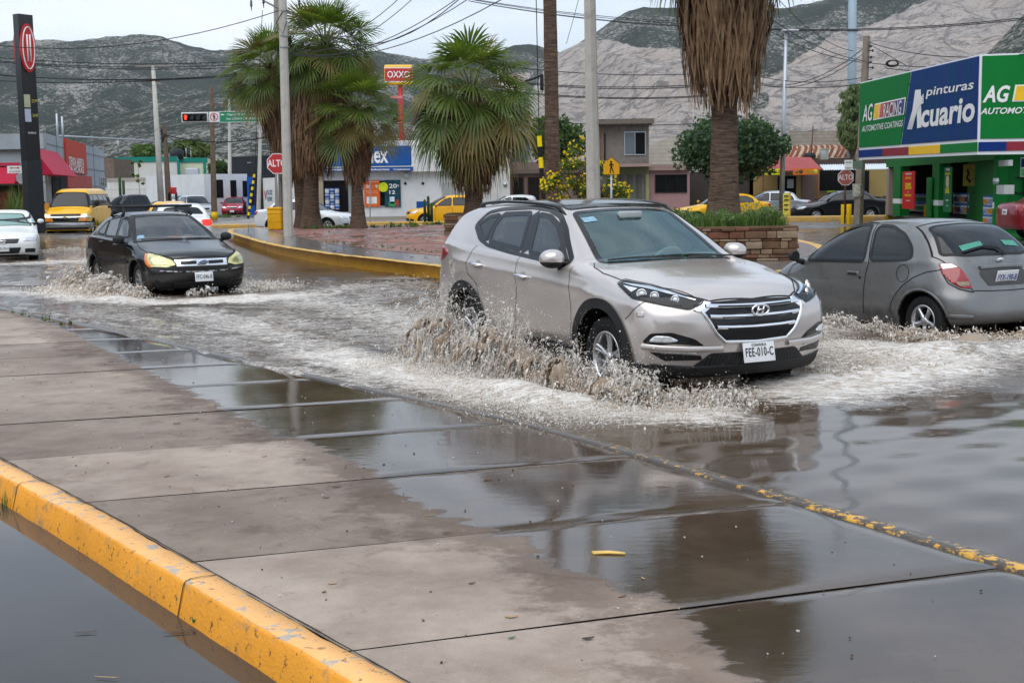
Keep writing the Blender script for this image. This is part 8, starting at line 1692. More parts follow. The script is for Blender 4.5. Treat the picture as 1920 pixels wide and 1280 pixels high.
    fr=Fac('x',(C.x+.02,40),E,3.0,.3,G,'x',z0=zb,body=False); fr.t.name='billboard'; fr.t['label']='green billboard face turned to the street, lettered AG AUTOMOTIVE at the right edge'; fr.t['category']='billboard'
    H1=fr.sz(1915,100.5)[1]; bb=fr.sz(1915,291)[1]; fr.poly([(0,b1),(fr.L,bb),(fr.L,H1+.05),(0,H0)],WB,'backing',.0,.25); rp=fr.poly([(gap,b1+hb+.12),(fr.L-gap,bb+hb+.12),(fr.L-gap,H1),(gap,H0-gap)],GB,'green_panel',.03,.03)
    x1=fr.sz(1886.5,280)[0]; 
    for xa,xb,mt_ in ((0,x1,BB),(x1,x1+.9,DR),(x1+.9,x1+2,BY),(x1+2,fr.L,GB)): fr.poly([(xa,b1+.10),(xb,b1+.10),(xb,b1+hb+.02),(xa,b1+hb+.02)],mt_,'stripe',.03,.03)
    fit(fr,'AG',1842,193,1894.5,160,M_wht,rp,shear=.3,bold=.03); fit(fr,'AUTOMOTIVE',1838,215,1953,200,M_wht,rp,yb2=212,shear=.3,bold=.02)
    fr.poly([fr.sz(*p) for p in ((1897,191),(1960,189.5),(1966,158.5),(1903,159.5))],M_wht,'box',.045,.01,rp); fr.poly([fr.sz(*p) for p in ((1900.5,189),(1925,188.5),(1930,161),(1906,161.8))],BY,'yellow_bar',.055,.01,rp)
    # the shop below
    Ga=(16.45,57.0); Gb=(15.35,41.3)
    gs=Fac('x',Ga,Gb,2.9,.3,G,'x',z0=.40,body=False); gs.t.name='green_shop'; gs.t['label']='green painted corner paint shop with open shutters under the billboard'; gs.t['category']='shop'
    L_=gs.L; sx=lambda px: gs.sz(px,350)[0]
    gs.box(0,2.05,L_,3.6,G,'lintel',.02,.3); 
    for (xa,xb,nm) in ((1677,1690,'pillar'),(1750,1763,'pillar'),(1868,1896,'corner_pillar')):
        a,b=sx(xa),min(sx(xb),L_+.02); gs.box(a,0,b,2.05,G,nm,.05,.35); gs.box(a-.005,.52,b+.005,.72,M_wht,'white_band',.056,.3)
    gs.box(0,0,.5,2.0,stucco('tan jamb',(.33,.27,.22)),'jamb',.0,.3)
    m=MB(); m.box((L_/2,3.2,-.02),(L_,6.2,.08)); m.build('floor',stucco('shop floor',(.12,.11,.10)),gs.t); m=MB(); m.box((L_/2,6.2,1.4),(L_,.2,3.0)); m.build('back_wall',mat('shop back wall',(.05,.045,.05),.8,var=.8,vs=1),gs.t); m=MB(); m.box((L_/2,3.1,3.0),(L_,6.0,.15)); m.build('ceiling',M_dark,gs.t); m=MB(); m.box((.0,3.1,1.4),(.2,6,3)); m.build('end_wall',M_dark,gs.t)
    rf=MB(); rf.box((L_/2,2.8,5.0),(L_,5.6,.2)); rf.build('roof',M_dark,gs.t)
    gr=Fac('x',(Gb[0]+.25,41.35),(22.5,40.2),3.0,6,G,'green side wall of the paint shop facing the street, with a notice board',z0=.12); gr.t.name='shop_wall'; gr.t['category']='wall'; gr.pbox((1913,332),(1935,295),M_wht,'notice',.04); gr.pbox((1914.5,330),(1935,316),mat('notice green',(.1,.4,.15),.5,var=.5,vs=9),'notice_print',.05); gr.pbox((1914.5,314),(1935,297),BB,'notice_print',.05)
    gs.pbox((1872,312),(1891,300),mat('dull white',(.42,.43,.43),.6),'address_plate',.08); gs.pbox((1868,364),(1883,347),mat('dull white',(.42,.43,.43),.6),'meter_box',.25); q=gs.sz(1876,340); m=MB(); m.lathe([(0,.14),(.10,.13),(.11,0)],T=frameT((q[0],-.08,q[1]),(1,0,0)),n=14); m.build('meter',M_galv,gs.t,True)
    k=MB(); a,b=sx(1790),sx(1866)
    for x in np.linspace(a,b,6): k.box((x,.9,.75),(.06,.06,1.5))
    for z in (.02,.5,1.0,1.48): k.box(((a+b)/2,.9,z),(b-a,.5,.04))
    k.build('rack',M_blk,gs.t)
    k=[mat('label orange',(.65,.25,.03),.5,var=.6,vs=3),mat('label purple',(.20,.04,.16),.5,var=.6,vs=3),mat('label blue white',(.3,.35,.5),.5,var=.8,vs=4)]
    bucket_stack(gs,1795,1848,362,400,7,2,'labelled paint bucket on the rack inside the green shop',k,1.0,group='paint buckets in the green shop'); bucket_stack(gs,1851,1868,367,420,2,3,'labelled paint bucket in the stack beside the corner pillar of the green shop',k[:1]+k[2:],.3,group='paint buckets in the green shop'); bucket_stack(gs,1720,1745,364,395,2,2,'green-banded paint bucket inside the far shop door',[mat('label green',(.02,.2,.08),.5)],.8,group='paint buckets in the green shop')
    def banner(x0,x1,ya,yb,mt_,label,proud=.15):
        a=gs.sz(x0,yb,proud=proud);b=gs.sz(x1,ya,proud=proud); o=gs.A+gs.n*proud+gs.d*(a[0]+b[0])/2+Vector((0,0,.4+a[1])); t=thing('banner',o,math.atan2(gs.d.y,gs.d.x),label,'banner'); w=abs(b[0]-a[0]); h=b[1]-a[1]; m=MB(); m.box((0,0,h/2),(w,.03,h)); p=m.build('cloth',mt_,t); return t,p,w,h
    t,p,w,h=banner(1692,1716,321,391,mat('banner red',(.62,.015,.015),.5),'red discount banner reading 50% DE DESCUENTO outside the green shop')
    Y2=mat('banner yellow ink',(.85,.75,.0),.5,var=0)
    for tx,zz,s_,mt_,sx_ in (('APROVECHA',.93,.13,M_wht,1.2),('GRAN OUTLET',.82,.13,Y2,1.05),('50%',.60,.42,Y2,1.4),('DE',.45,.09,M_wht,1.2),('DESCUENTO',.36,.14,Y2,1.3),('EN PRODUCTO',.22,.07,M_wht,1.3)): text(tx,s_*h/1.8,mt_,frameT((0,-.02,h*zz),(1,0,0)),p,sx=sx_*w/1.55,bold=.02)
    t,p,w,h=banner(1769,1786,313,397,mat('banner green',(.0,.14,.05),.5),'green banner for pintura económica at $688 hanging by the shop entrance')
    for tx,zz,s_,mt_ in (('PINTURA',.94,.16,M_wht),('ECONOMICA',.85,.15,Y2),('$688.',.47,.34,Y2),('7A INTERIORES',.26,.08,M_wht),('12 MESES',.14,.08,M_wht)): text(tx,s_*h/2,mt_,frameT((0,-.02,h*zz),(1,0,0)),p,sx=w/1.15,bold=.02)
    m=MB(); m.lathe([(0,.012),(.16,.01),(.17,0)],T=frameT((0,-.02,h*.67),(1,0,0))@Matrix.Diagonal((w/.9,1.35,1,1)),n=20); m.build('printed_oval',mat('oval cream',(.7,.65,.35),.5,var=.4,vs=6),p)
    t,p,w,h=banner(1806,1831,307,349,mat('poster yellow dull',(.38,.30,.03),.5,var=.2),'dull yellow poster hanging inside the green shop',-.7); m=MB(); m.tube([(-.1*w,-.03,h*.75),(0,-.03,h*.55),(-.15*w,-.03,h*.35),(.12*w,-.03,h*.2)],.05,5); m.build('print',M_blk,p,True)
    t=thing('shop_shutter',gs.A+gs.n*.12+gs.d*sx(1749)+Vector((0,0,.4)),math.atan2(gs.d.y,gs.d.x),'green slatted shutter panel leaning by the middle pillar','shutter'); m=MB(); m.box((0,0,.78),(.75,.05,1.55),bev=.01); p=m.build('panel',G,t); m=MB(); [m.box((0,-.035,.12+.14*i),(.6,.03,.05)) for i in range(10)]; m.build('slats',G,p)
    tag(meshobj('shop_forecourt',[(13.3,30,.14),(30,30,.14),(30,60,.14),(13.9,60,.14)],[(0,1,2,3)],mat('green painted forecourt',(.03,.12,.04),.12,var=.4,vs=.6,dirt=(.12,.11,.10),dscale=.3,dlo=.42,dhi=.6)),kind='structure')
def build_wires():
    P=lambda px,py,y: tuple(at(px,py,y))
    def Wn(a,b,s=.2,r=.012,l=None): wire(P(*a),P(*b),s,r,label=l)
    tp=(533,17,41.5)
    Wn((0,86,45),tp,.5,.013,'twisted black cable rising from the left edge to the octagonal pole')
    for k,(y0,y1) in enumerate(((107,115),(113,121),(115,126))): Wn((-20,y0,70),(460,y1,72),.25,.022,'upper bundle of cables crossing the hills on the left')
    for k,(y0,y1) in enumerate(((140,138),(151,136),(139,141))): Wn((-20,y0,70),(470,y1,72),.3,.022,'lower pair of cables crossing the hills on the left')
    Wn((312,254,78),(505,256,74),.35,.035,'sagging thick cable from the short wooden pole to the palms'); Wn((312,255,78),(401,300,82),.1,.025,'thin drop cable beside the short wooden pole'); Wn((470,148,60),(690,150,60),.2,.02)
    for a,b in (((541,90,41.5),(775,-3,30)),((541,70,41.5),(752,-6,30)),((541,98,41.5),(860,-4,28)),((541,100,41.5),(885,-6,28)),((541,101,41.5),(945,-3,26))): Wn(a,b,.5,.011,'dark service wire fanning from the octagonal pole to the upper middle of the sky')
    wire(P(537,18,41.5),P(860,0,30),1.05,.014,label='twisted cable sagging between the octagonal pole and the top of the picture')
    for k,(a,b) in enumerate(((-4,42),(-2,46),(2,50),(3,52))): Wn((870+4*k,a,40),(1330,b,46),.15,.010,'one of four thin parallel wires crossing above the thin palm')
    for y0,y1 in ((122,130),(150,148),(152,152),(168,170),(170,172),(219,222)): Wn((930,y0,58),(1420,y1,62),.35,.018,'dark cable crossing in front of the pale quarry face')
    Wn((985,152,37),(1017,140,36),.02,.03,'short thick cable running to the splice box on the thin palm'); 
    a=at(1016,155,35.7); t=thing('splice_box',a,0,'black splice box and cable loop fixed to the thin palm trunk','cable box'); m=MB(); m.box((0,0,0),(.10,.1,.42),bev=.03); m.build('box',M_wire,t); m=MB(); m.tube([(-.05,0,.2),(-.12,0,0),(-.1,0,-.22),(0,0,-.28),(.05,0,-.15)],.012,5,cap=False); m.build('cable_loop',M_wire,t,True)
    Wn((1062,82,40),(1086,-5,38),.02,.008,'thin stay wire rising between the palm and the lamp post')
    tq=(1625,80,56)
    for a,b,s in (((1630,80,56),(1960,97,38),.35),((1630,83,56),(1700,124,46),.0),((1626,118,56),(1960,120,40),.15),((1626,116,56),(1400,0,50),.4),((1455,65,60),(1622,118,56),.2),((1400,138,62),(1622,145,56),.3),((1400,156,62),(1622,157,56),.2),((1660,128,50),(1830,128,42),.1),((1430,160,62),(1625,96,56),.6),((1400,150,62),(1625,86,56),.8)): Wn(a,b,s,.016,'black cable meeting the weathered square utility pole')
    Wn((1430,56,62),(1960,32,60),.25,.02,'pale double wire running across the quarry to the right edge'); Wn((1430,54,62),(1960,29,60),.25,.02,'pale double wire running across the quarry to the right edge'); Wn((1460,0,40),(1600,96,56),.3,.014)
    a=at(1674,119,47); t=thing('cable_coil',a,0,'black coil of spare cable hanging from the wires above the billboard','cable coil'); m=MB()
    for k in range(4): m.tube([((.17+.02*k)*math.cos(q),.02*k,(.09+.01*k)*math.sin(q)) for q in [2*PI*i/20 for i in range(21)]],.014,5,cap=False)
    m.build('coil',M_wire,t,True)
# ---------------------------------------------------------------- thrown water
M_drop=mat_leaf('muddy droplets',(.90,.87,.82),(.97,.96,.94),.3,.42,2,(1,.97,.93))
M_drop2=mat_leaf('brown droplets',(.55,.43,.31),(.78,.68,.56),.25,.35,2,(1,.9,.8))
M_sheet=mat_leaf('muddy water sheet',(.27,.18,.11),(.62,.52,.41),.15,.35,3.5,(1,.85,.7))
OCT=np.array([(1,0,0),(-1,0,0),(0,1,0),(0,-1,0),(0,0,1),(0,0,-1)],float); OF=np.array([(0,2,4),(2,1,4),(1,3,4),(3,0,4),(2,0,5),(1,2,5),(3,1,5),(0,3,5)])
def blobs(name,P,Rr,Vd,mats,fm,parent=None,g=None):
    """stretched little drops: centres P, radii Rr, directions Vd"""
    n=len(P); g=g or np.random.default_rng(1); d=Vd/np.maximum(np.linalg.norm(Vd,axis=1,keepdims=True),1e-6); a=np.cross(d,g.normal(size=(n,3))); a/=np.linalg.norm(a,axis=1,keepdims=True); b=np.cross(d,a)
    st=g.uniform(.8,3.2,n)[:,None]; sq=g.uniform(.45,1.0,n)[:,None]; J=1+g.uniform(-.3,.3,(n,6,1)); B=np.stack([d*st,a*sq,b],1)       # n,3,3
    V=(np.einsum('kc,ncx->nkx',OCT,B)*J*Rr[:,None,None]+P[:,None,:]).reshape(-1,3); F=(OF[None]+6*np.arange(n)[:,None,None]).reshape(-1,3)
    o=meshobj(name,V,F,parent=parent,smooth=True,mats=mats,fm=np.repeat(fm,8).astype(np.int32)); return o
def splash(name,line,out,fwd,vz,vo,T,nlig,nmist,rad,seed,label,vf=.6,z0=.10,brown=.3,hfun=None,froth=0,frw=.35,sheet=None,grav=9.8):
    g=np.random.default_rng(seed); L_=np.array(line,float); seg=np.linalg.norm(np.diff(L_,axis=0),axis=1); cs=np.r_[0,np.cumsum(seg)]/seg.sum()
    I=lambda u: np.stack([np.interp(u,cs,L_[:,0]),np.interp(u,cs,L_[:,1])],-1)
    out=np.array(out,float); fwd=np.array(fwd,float)
    P=[];Rr=[];Vd=[]
    hf=hfun or (lambda u: 1+0*u)
    k=12; u=np.repeat(g.uniform(0,1,nlig),k); gust=np.array([.75+.55*noise.noise(Vector((x*14+seed,seed*.7,0)))+.25*noise.noise(Vector((x*45,seed,3))) for x in u[::k]]); gust=np.repeat(gust,k)
    vzz=np.repeat(vz*g.uniform(.45,1.05,nlig),k)*np.clip(gust,.25,1.3)*hf(u)**.5; voo=np.repeat(vo*g.uniform(.35,1.25,nlig),k)*np.clip(gust,.4,1.2); vff=np.repeat(g.normal(0,.35,nlig)+vf,k)
    a=np.repeat(T*g.uniform(.12,1.,nlig),k)+np.tile(np.linspace(0,.085,k),nlig)*np.repeat(g.uniform(.2,1.3,nlig),k)
    xy=I(u); pos=np.c_[xy+out*(voo*a)[:,None]+fwd*(vff*a)[:,None],z0+vzz*a-.5*grav*a*a]+g.normal(0,.005,(nlig*k,3)); pos0=pos.copy()
    vel=np.c_[out*voo[:,None]+fwd*vff[:,None],vzz-grav*a]; r=rad*np.tile(np.linspace(1.25,.35,k),nlig)*g.lognormal(-.15,.5,nlig*k); r0=rad*np.tile(np.linspace(1.2,.4,k),nlig)
    P.append(pos);Rr.append(r);Vd.append(vel)
    n=nmist; u=g.uniform(-.02,1.02,n); gu=np.array([.8+.5*noise.noise(Vector((x*14+seed,seed*.7,0))) for x in u]); vzz=vz*g.uniform(.3,1.22,n)*gu*hf(u)**.5; voo=vo*g.uniform(.1,1.5,n); a=T*g.uniform(.05,1.15,n)
    pos=np.c_[I(u)+out*(voo*a)[:,None]+fwd*((vf+g.normal(0,.5,n))*a)[:,None],z0+vzz*a-.5*grav*a*a]+g.normal(0,.03,(n,3)); P.append(pos);Rr.append(rad*g.lognormal(-.9,.55,n)); Vd.append(np.c_[out*voo[:,None]+fwd*vf,vzz-grav*a])
    if froth:
        n=froth; u=g.uniform(0,1,n); a=T*g.uniform(.75,1.2,n); o=vo*a*g.uniform(.5,1.1,n)+g.normal(0,frw*.5,n); pos=np.c_[I(u)+out*o[:,None]+fwd*(vf*a)[:,None]+g.normal(0,.06,(n,2)),z0+np.abs(g.normal(0,.045,n))]; P.append(pos);Rr.append(rad*g.lognormal(-.5,.5,n));Vd.append(g.normal(size=(n,3)))
    P=np.concatenate(P);Rr=np.concatenate(Rr);Vd=np.concatenate(Vd); keep=(P[:,2]>z0-.01)&(Rr<rad*4); P,Rr,Vd=P[keep],Rr[keep],Vd[keep]
    fm=(g.uniform(size=len(P))<brown*np.clip(1.3-(P[:,2]-z0)*2.2,.2,1)).astype(int)
    root=thing(name,(0,0,0),0,label,'splash'); root['kind']='stuff'
    dr=blobs('droplets',P,Rr,Vd,[M_drop,M_drop2],fm,root,g)
    dr['kind']='stuff'
    ns=int(nlig*.55); kk=12
    if ns>200:
        Q=pos0.reshape(nlig,kk,3)[:ns]; rr=(r0.reshape(nlig,kk)[:ns]*.62); rr[:,0]*=.3; rr[:,-1]*=.3; A_=g.normal(size=(ns,1,3)); D_=np.gradient(Q,axis=1); A_=np.cross(D_,A_); A_/=np.maximum(np.linalg.norm(A_,axis=2,keepdims=True),1e-6); B_=np.cross(D_,A_); B_/=np.maximum(np.linalg.norm(B_,axis=2,keepdims=True),1e-6)
        Vv=np.stack([Q+(A_*math.cos(t_)+B_*math.sin(t_))*rr[:,:,None] for t_ in (0,2.09,4.19)],2).reshape(-1,3); i0=(np.arange(ns)[:,None,None]*kk+np.arange(kk-1)[None,:,None])*3; j=np.arange(3)[None,None,:]; Ff=np.stack([i0+j,i0+(j+1)%3,i0+3+(j+1)%3,i0+3+j],-1).reshape(-1,4)
        Ff=Ff[(Vv[Ff].min(1)[:,2]>z0-.03)]; sm_=g.integers(0,100,len(Ff))<30; o=meshobj('water_strands',Vv,Ff,parent=root,smooth=True,mats=[M_drop,M_drop2],fm=np.repeat((g.uniform(size=ns)<brown*1.3).astype(np.int32),(kk-1)*3)[:len(Ff)]); o['kind']='stuff'
    if sheet:
        nu,na,tm,thr=sheet; V=[];Q=[]
        for s_ in (0,1):
            for i in range(nu+1):
                uu=i/nu; p=I(np.array([uu]))[0]; gs=.8+.45*noise.noise(Vector((uu*14+seed,seed*.7,0)))+.12*noise.noise(Vector((uu*60,2,0))); hh=float(hf(np.array([uu]))[0])**.5
                for j in range(na+1):
                    a=T*tm*j/na; w=noise.noise(Vector((uu*22,a*5,s_*3+seed)))*.09; w2=noise.noise(Vector((uu*70,a*9,s_*5)))*.03
                    V.append((p[0]+out[0]*(vo*.95*(1-.5*s_)*a+w+w2)+fwd[0]*vf*a,p[1]+out[1]*(vo*.95*(1-.5*s_)*a+w+w2)+fwd[1]*vf*a,z0-.02+vz*.80*gs*hh*(1-.18*s_)*a-.5*grav*a*a+w2))
            b=s_*(nu+1)*(na+1)
            for i in range(nu):
                for j in range(na):
                    h=noise.noise(Vector((i/nu*48+s_*9,j/na*5.0,seed)))*.75+noise.noise(Vector((i/nu*150,j/na*10.,seed+s_)))*.4
                    if h<thr-1.05*(j/na): 
                        q=b+i*(na+1)+j; Q.append((q,q+na+1,q+na+2,q+1))
        o=meshobj('water_sheet',V,Q,M_sheet,root,True); md=o.modifiers.new('t','SOLIDIFY'); md.thickness=.008; o['kind']='stuff'
    return root
def build_splashes():
    d=np.array((math.cos(SUVPOS[2]),math.sin(SUVPOS[2]))); rt=np.array((d[1],-d[0])); P0=np.array(SUVPOS[:2])
    S=lambda x,o: tuple(P0+d*x+rt*o)
    splash('splash',[S(-3.15,1.02),S(-2.3,1.02),S(-1.0,1.05),S(.2,1.08),S(.95,1.0)],rt,d,3.85,1.35,.70,9500,60000,.0042,2,'muddy sheet of water and droplets thrown up along the near side of the silver SUV',vf=.9,brown=.16,
        hfun=lambda u: 1.10-.34*u+.15*np.exp(-((u-.06)/.08)**2)-.45*np.clip((u-.86)/.14,0,1),froth=26000,frw=.45,sheet=(220,34,.80,.55))
    splash('splash',[S(.55,.9),S(1.0,.75),S(1.15,.2)],rt*.9+d*.35,d,1.9,2.0,.36,1400,3500,.0048,7,'low spray fanning forward from the front corner of the silver SUV',vf=.9,brown=.3,froth=1500,frw=.2)
    lf=-rt
    splash('splash',[S(.75,-.75),S(.2,-1.0),S(-.8,-1.05),S(-2.0,-1.05)],lf,d,1.75,3.6,.38,5000,16000,.0044,3,'low fan of spray spreading from the far side of the silver SUV',vf=.6,brown=.25,froth=8000,frw=.5)
    K=np.array(KAPOS[:2]); kd=np.array((math.cos(KAPOS[2]),math.sin(KAPOS[2]))); kl=np.array((-kd[1],kd[0])); Q=lambda x,o: tuple(K+kd*x+kl*o)
    splash('splash',[Q(-.1,.95),Q(-1.2,.98),Q(-2.1,.98)],kl,-kd,1.8,1.1,.38,1500,3500,.007,4,'white droplets streaming along the sill of the grey hatchback',vf=1.6,brown=.25)
    splash('splash',[Q(-2.2,1.0),Q(-2.9,.9),Q(-3.2,.4),Q(-3.3,-.5)],kl*.8-kd*.5,-kd,1.35,1.0,.3,700,1500,.0085,9,'churned brown wake behind the rear wheel of the grey hatchback',vf=.7,brown=.6,froth=3500,frw=.4)
    F0=np.array(FOPOS[:2]); fd=np.array((math.cos(FOPOS[2]),math.sin(FOPOS[2]))); fr_=np.array((fd[1],-fd[0])); Fq=lambda x,o: tuple(F0+fd*x+fr_*o)
    splash('splash',[Fq(-2.9,.95),Fq(-1.4,.95),Fq(.1,.95),Fq(.75,.85)],fr_,fd,2.35,1.5,.46,2600,6500,.0105,5,'brown spray curling from the side of the black sedan',vf=.5,brown=.4,froth=3500,frw=.5,sheet=(70,14,.75,.25),hfun=lambda u: .55+.9*np.exp(-((u-.12)/.12)**2)+.9*np.exp(-((u-.82)/.13)**2))
    splash('splash',[Fq(.8,-.5),Fq(.4,-.95),Fq(-1.0,-.95)],-fr_,fd,1.5,2.2,.3,900,3000,.009,6,'thin spray beyond the far front wheel of the black sedan',vf=.3,brown=.2,froth=2200,frw=.5)
    splash('splash',[Fq(.85,.3),Fq(.9,-.1)],fd,fr_,1.6,.5,.3,60,120,.012,8,'small jets of water under the nose of the black sedan',vf=0,brown=.3)
    a=unproj(40,475,z=.1); splash('splash',[(a.x-1.2,a.y),(a.x+.6,a.y+.1),(a.x+1.1,a.y+1.5)],(.6,-.6),(.5,0),1.6,1.0,.3,500,1500,.011,11,'low spray in front of the white coupe bumper',vf=.5,brown=.4,froth=1200,frw=.4)
    # clear tongue of water standing up behind the hatchback wheel
    V=[];F=[];q=unproj(1828,655,z=.1); nx,ny=22,10
    for i in range(nx+1):
        for j in range(ny+1):
            u=i/nx;v=j/ny; V.append((q.x-.42+.62*u+.05*v,q.y+.25*v-.12*u,.10+.26*math.sin(PI*min(1,u*1.0)**1.6)*math.sin(v*PI*.5)*(1-.5*v)+.01*N(u*9,v*9)))
    t=meshobj('water_tongue',V,[(i*(ny+1)+j,(i+1)*(ny+1)+j,(i+1)*(ny+1)+j+1,i*(ny+1)+j+1) for i in range(nx) for j in range(ny)],water_mat('clear water',(.30,.24,.18),False,.04,.4,0,5),smooth=True); t.modifiers.new('s','SOLIDIFY').thickness=.012
    tag(t,'clear tongue of water standing up behind the wheel of the grey hatchback','water'); t['kind']='stuff'
# ---------------------------------------------------------------- traffic
def build_traffic():
    X=lambda px,y: at(px,400,y).x
    g='cars driving on the road behind'; pk='cars parked in front of the buildings'
    c=far_car('coupe',gen('sedan',.98,1.0,2.65,.90,1.40,hood=.96,belt=.99),X(2,34.6),34.6,R(-69),(.72,.73,.72),'white coupe half cut off by the left edge, coming through the water','car',g,plate='FUD-574-C',res=.035,badge=1,glassm=M_gteal,metal=.05)
    far_car('van',gen('van',.85,1.25,3.43,.99,2.08,hood=1.2,belt=1.22,rw=.365),X(131,57.5),57.5,R(-85),(.80,.43,.005),'yellow passenger van with its headlights on','van',g,lit=True,res=.04,metal=0)
    far_car('pickup',gen('pickup',.95,1.2,3.25,.95,1.80,hood=1.12,belt=1.14,rw=.40),X(196,77),77,R(-142),(.018,.022,.03),'dark blue-black pickup truck behind the yellow van','pickup',g,res=.05)
    far_car('sedan',gen('sedan',.9,.95,2.5,.87,1.45),X(262,88),88,R(183),(.52,.47,.38),'beige sedan on the far road behind the pickup','car',g,res=.05)
    far_car('sedan',gen('sedan',.92,1.0,2.65,.89,1.47),X(322,43),43+.6,R(108),(.76,.77,.78),'white sedan with glowing brake light just beyond the black sedan','car',g,res=.045,tl=mat('lit tail lamp',(.9,.03,.02),.2,emit=.8,var=.1))
    far_car('hatchback',gen('hatch',.8,.6,2.4,.82,1.50),X(326,52),52,R(100),(.80,.43,.01),'yellow taxi mostly hidden behind the white sedan','car',g,res=.06)
    far_car('suv',gen('suv',.85,.8,2.67,.91,1.69,hood=1.08,belt=1.10,rw=.34),X(376,86),86,R(-62),(.40,.43,.46),'silver grey SUV waiting behind the white sedan','car',g,res=.05)
    far_car('suv',gen('suv',.85,.85,2.67,.91,1.72,hood=1.08,belt=1.10,rw=.34),X(356,97),97,R(-62),(.16,.20,.25),'slate blue SUV with roof rails behind the silver grey one','car',g,res=.06)
    far_car('hatchback',gen('hatch',.80,.50,2.45,.83,1.50),X(437,99),99,R(-83),(.36,.015,.04),'dark red hatchback coming along the far road','car',g,plate='FHB-1',res=.05)
    far_car('sedan',gen('sedan',.90,1.0,2.6,.87,1.46),X(628,57),57,R(-16),(.74,.75,.76),'white sedan crossing behind the island palms','car',g,plate='FTK-294',res=.04,metal=.05)
    far_car('hatchback',gen('hatch',.72,.50,2.38,.80,1.52),X(790,63.5),63.5,R(196),(.82,.42,.004),'bright yellow hatchback taxi stopped by the cactus','taxi',pk,res=.04,metal=0)
    far_car('hatchback',gen('hatch',.75,.50,2.4,.80,1.48),X(905,66),66,R(190),(.6,.62,.63),'white hatchback hidden behind the broad palm trunk','car',pk,res=.06)
    far_car('sedan',gen('sedan',.85,.95,2.6,.84,1.45),X(1297,58),58,R(188),(.82,.44,.004),'bright yellow taxi sedan parked behind the thick palm trunk','taxi',pk,res=.04,metal=0)
    far_car('sedan',gen('sedan',.85,1.0,2.55,.85,1.50),X(1385,64.5),64.5,R(180),(.42,.46,.51),'silver blue sedan parked before the yellow house','car',pk,res=.04,metal=.5)
    far_car('sedan',gen('sedan',.92,1.0,2.65,.87,1.47),X(1520,62.5),62.5,R(186),(.012,.013,.016),'black sedan with bright alloy wheels parked before the awning','car',pk,res=.04)
    far_car('sedan',gen('sedan',.9,1.0,2.6,.87,1.50),X(1890,36)+3.6,36.5,R(4),(.20,.006,.015),'dark red sedan parked at the right edge, seen from behind','car',pk,front=False,plate='FGN-83',res=.035,z=.14)
# ---------------------------------------------------------------- leaves and litter
def leaf(px,py,z,l,w,rz,m,label,curl=.3,name='fallen_leaf'):
    p=unproj(px,py,z=z)
    if z>.1: p.z=.137-.020*max(0,min(1,(p.x-interp(KERB_L,p.y,1))/(interp(KERB_R,p.y,1)-interp(KERB_L,p.y,1))))-.004
    V=[];F=[]
    for i in range(9):
        u=i/8; ww=w*math.sin(PI*min(.98,u+.02))**.8; x=(u-.5)*l; zz=.004+curl*l*.35*(u-.4)**2*2; V+=[(x,-ww/2,zz+curl*w*.5),(x,0,zz),(x,ww/2,zz+curl*w*.5)]
    for i in range(8):
        for k in (0,1): a=3*i+k; F.append((a,a+3,a+4,a+1))
    o=meshobj(name,V,F,m,smooth=True); o.location=p; o.rotation_euler=(0,0,rz); md=o.modifiers.new('t','SOLIDIFY'); md.thickness=.0012; return tag(o,label,'leaf','leaves fallen on the pavement')
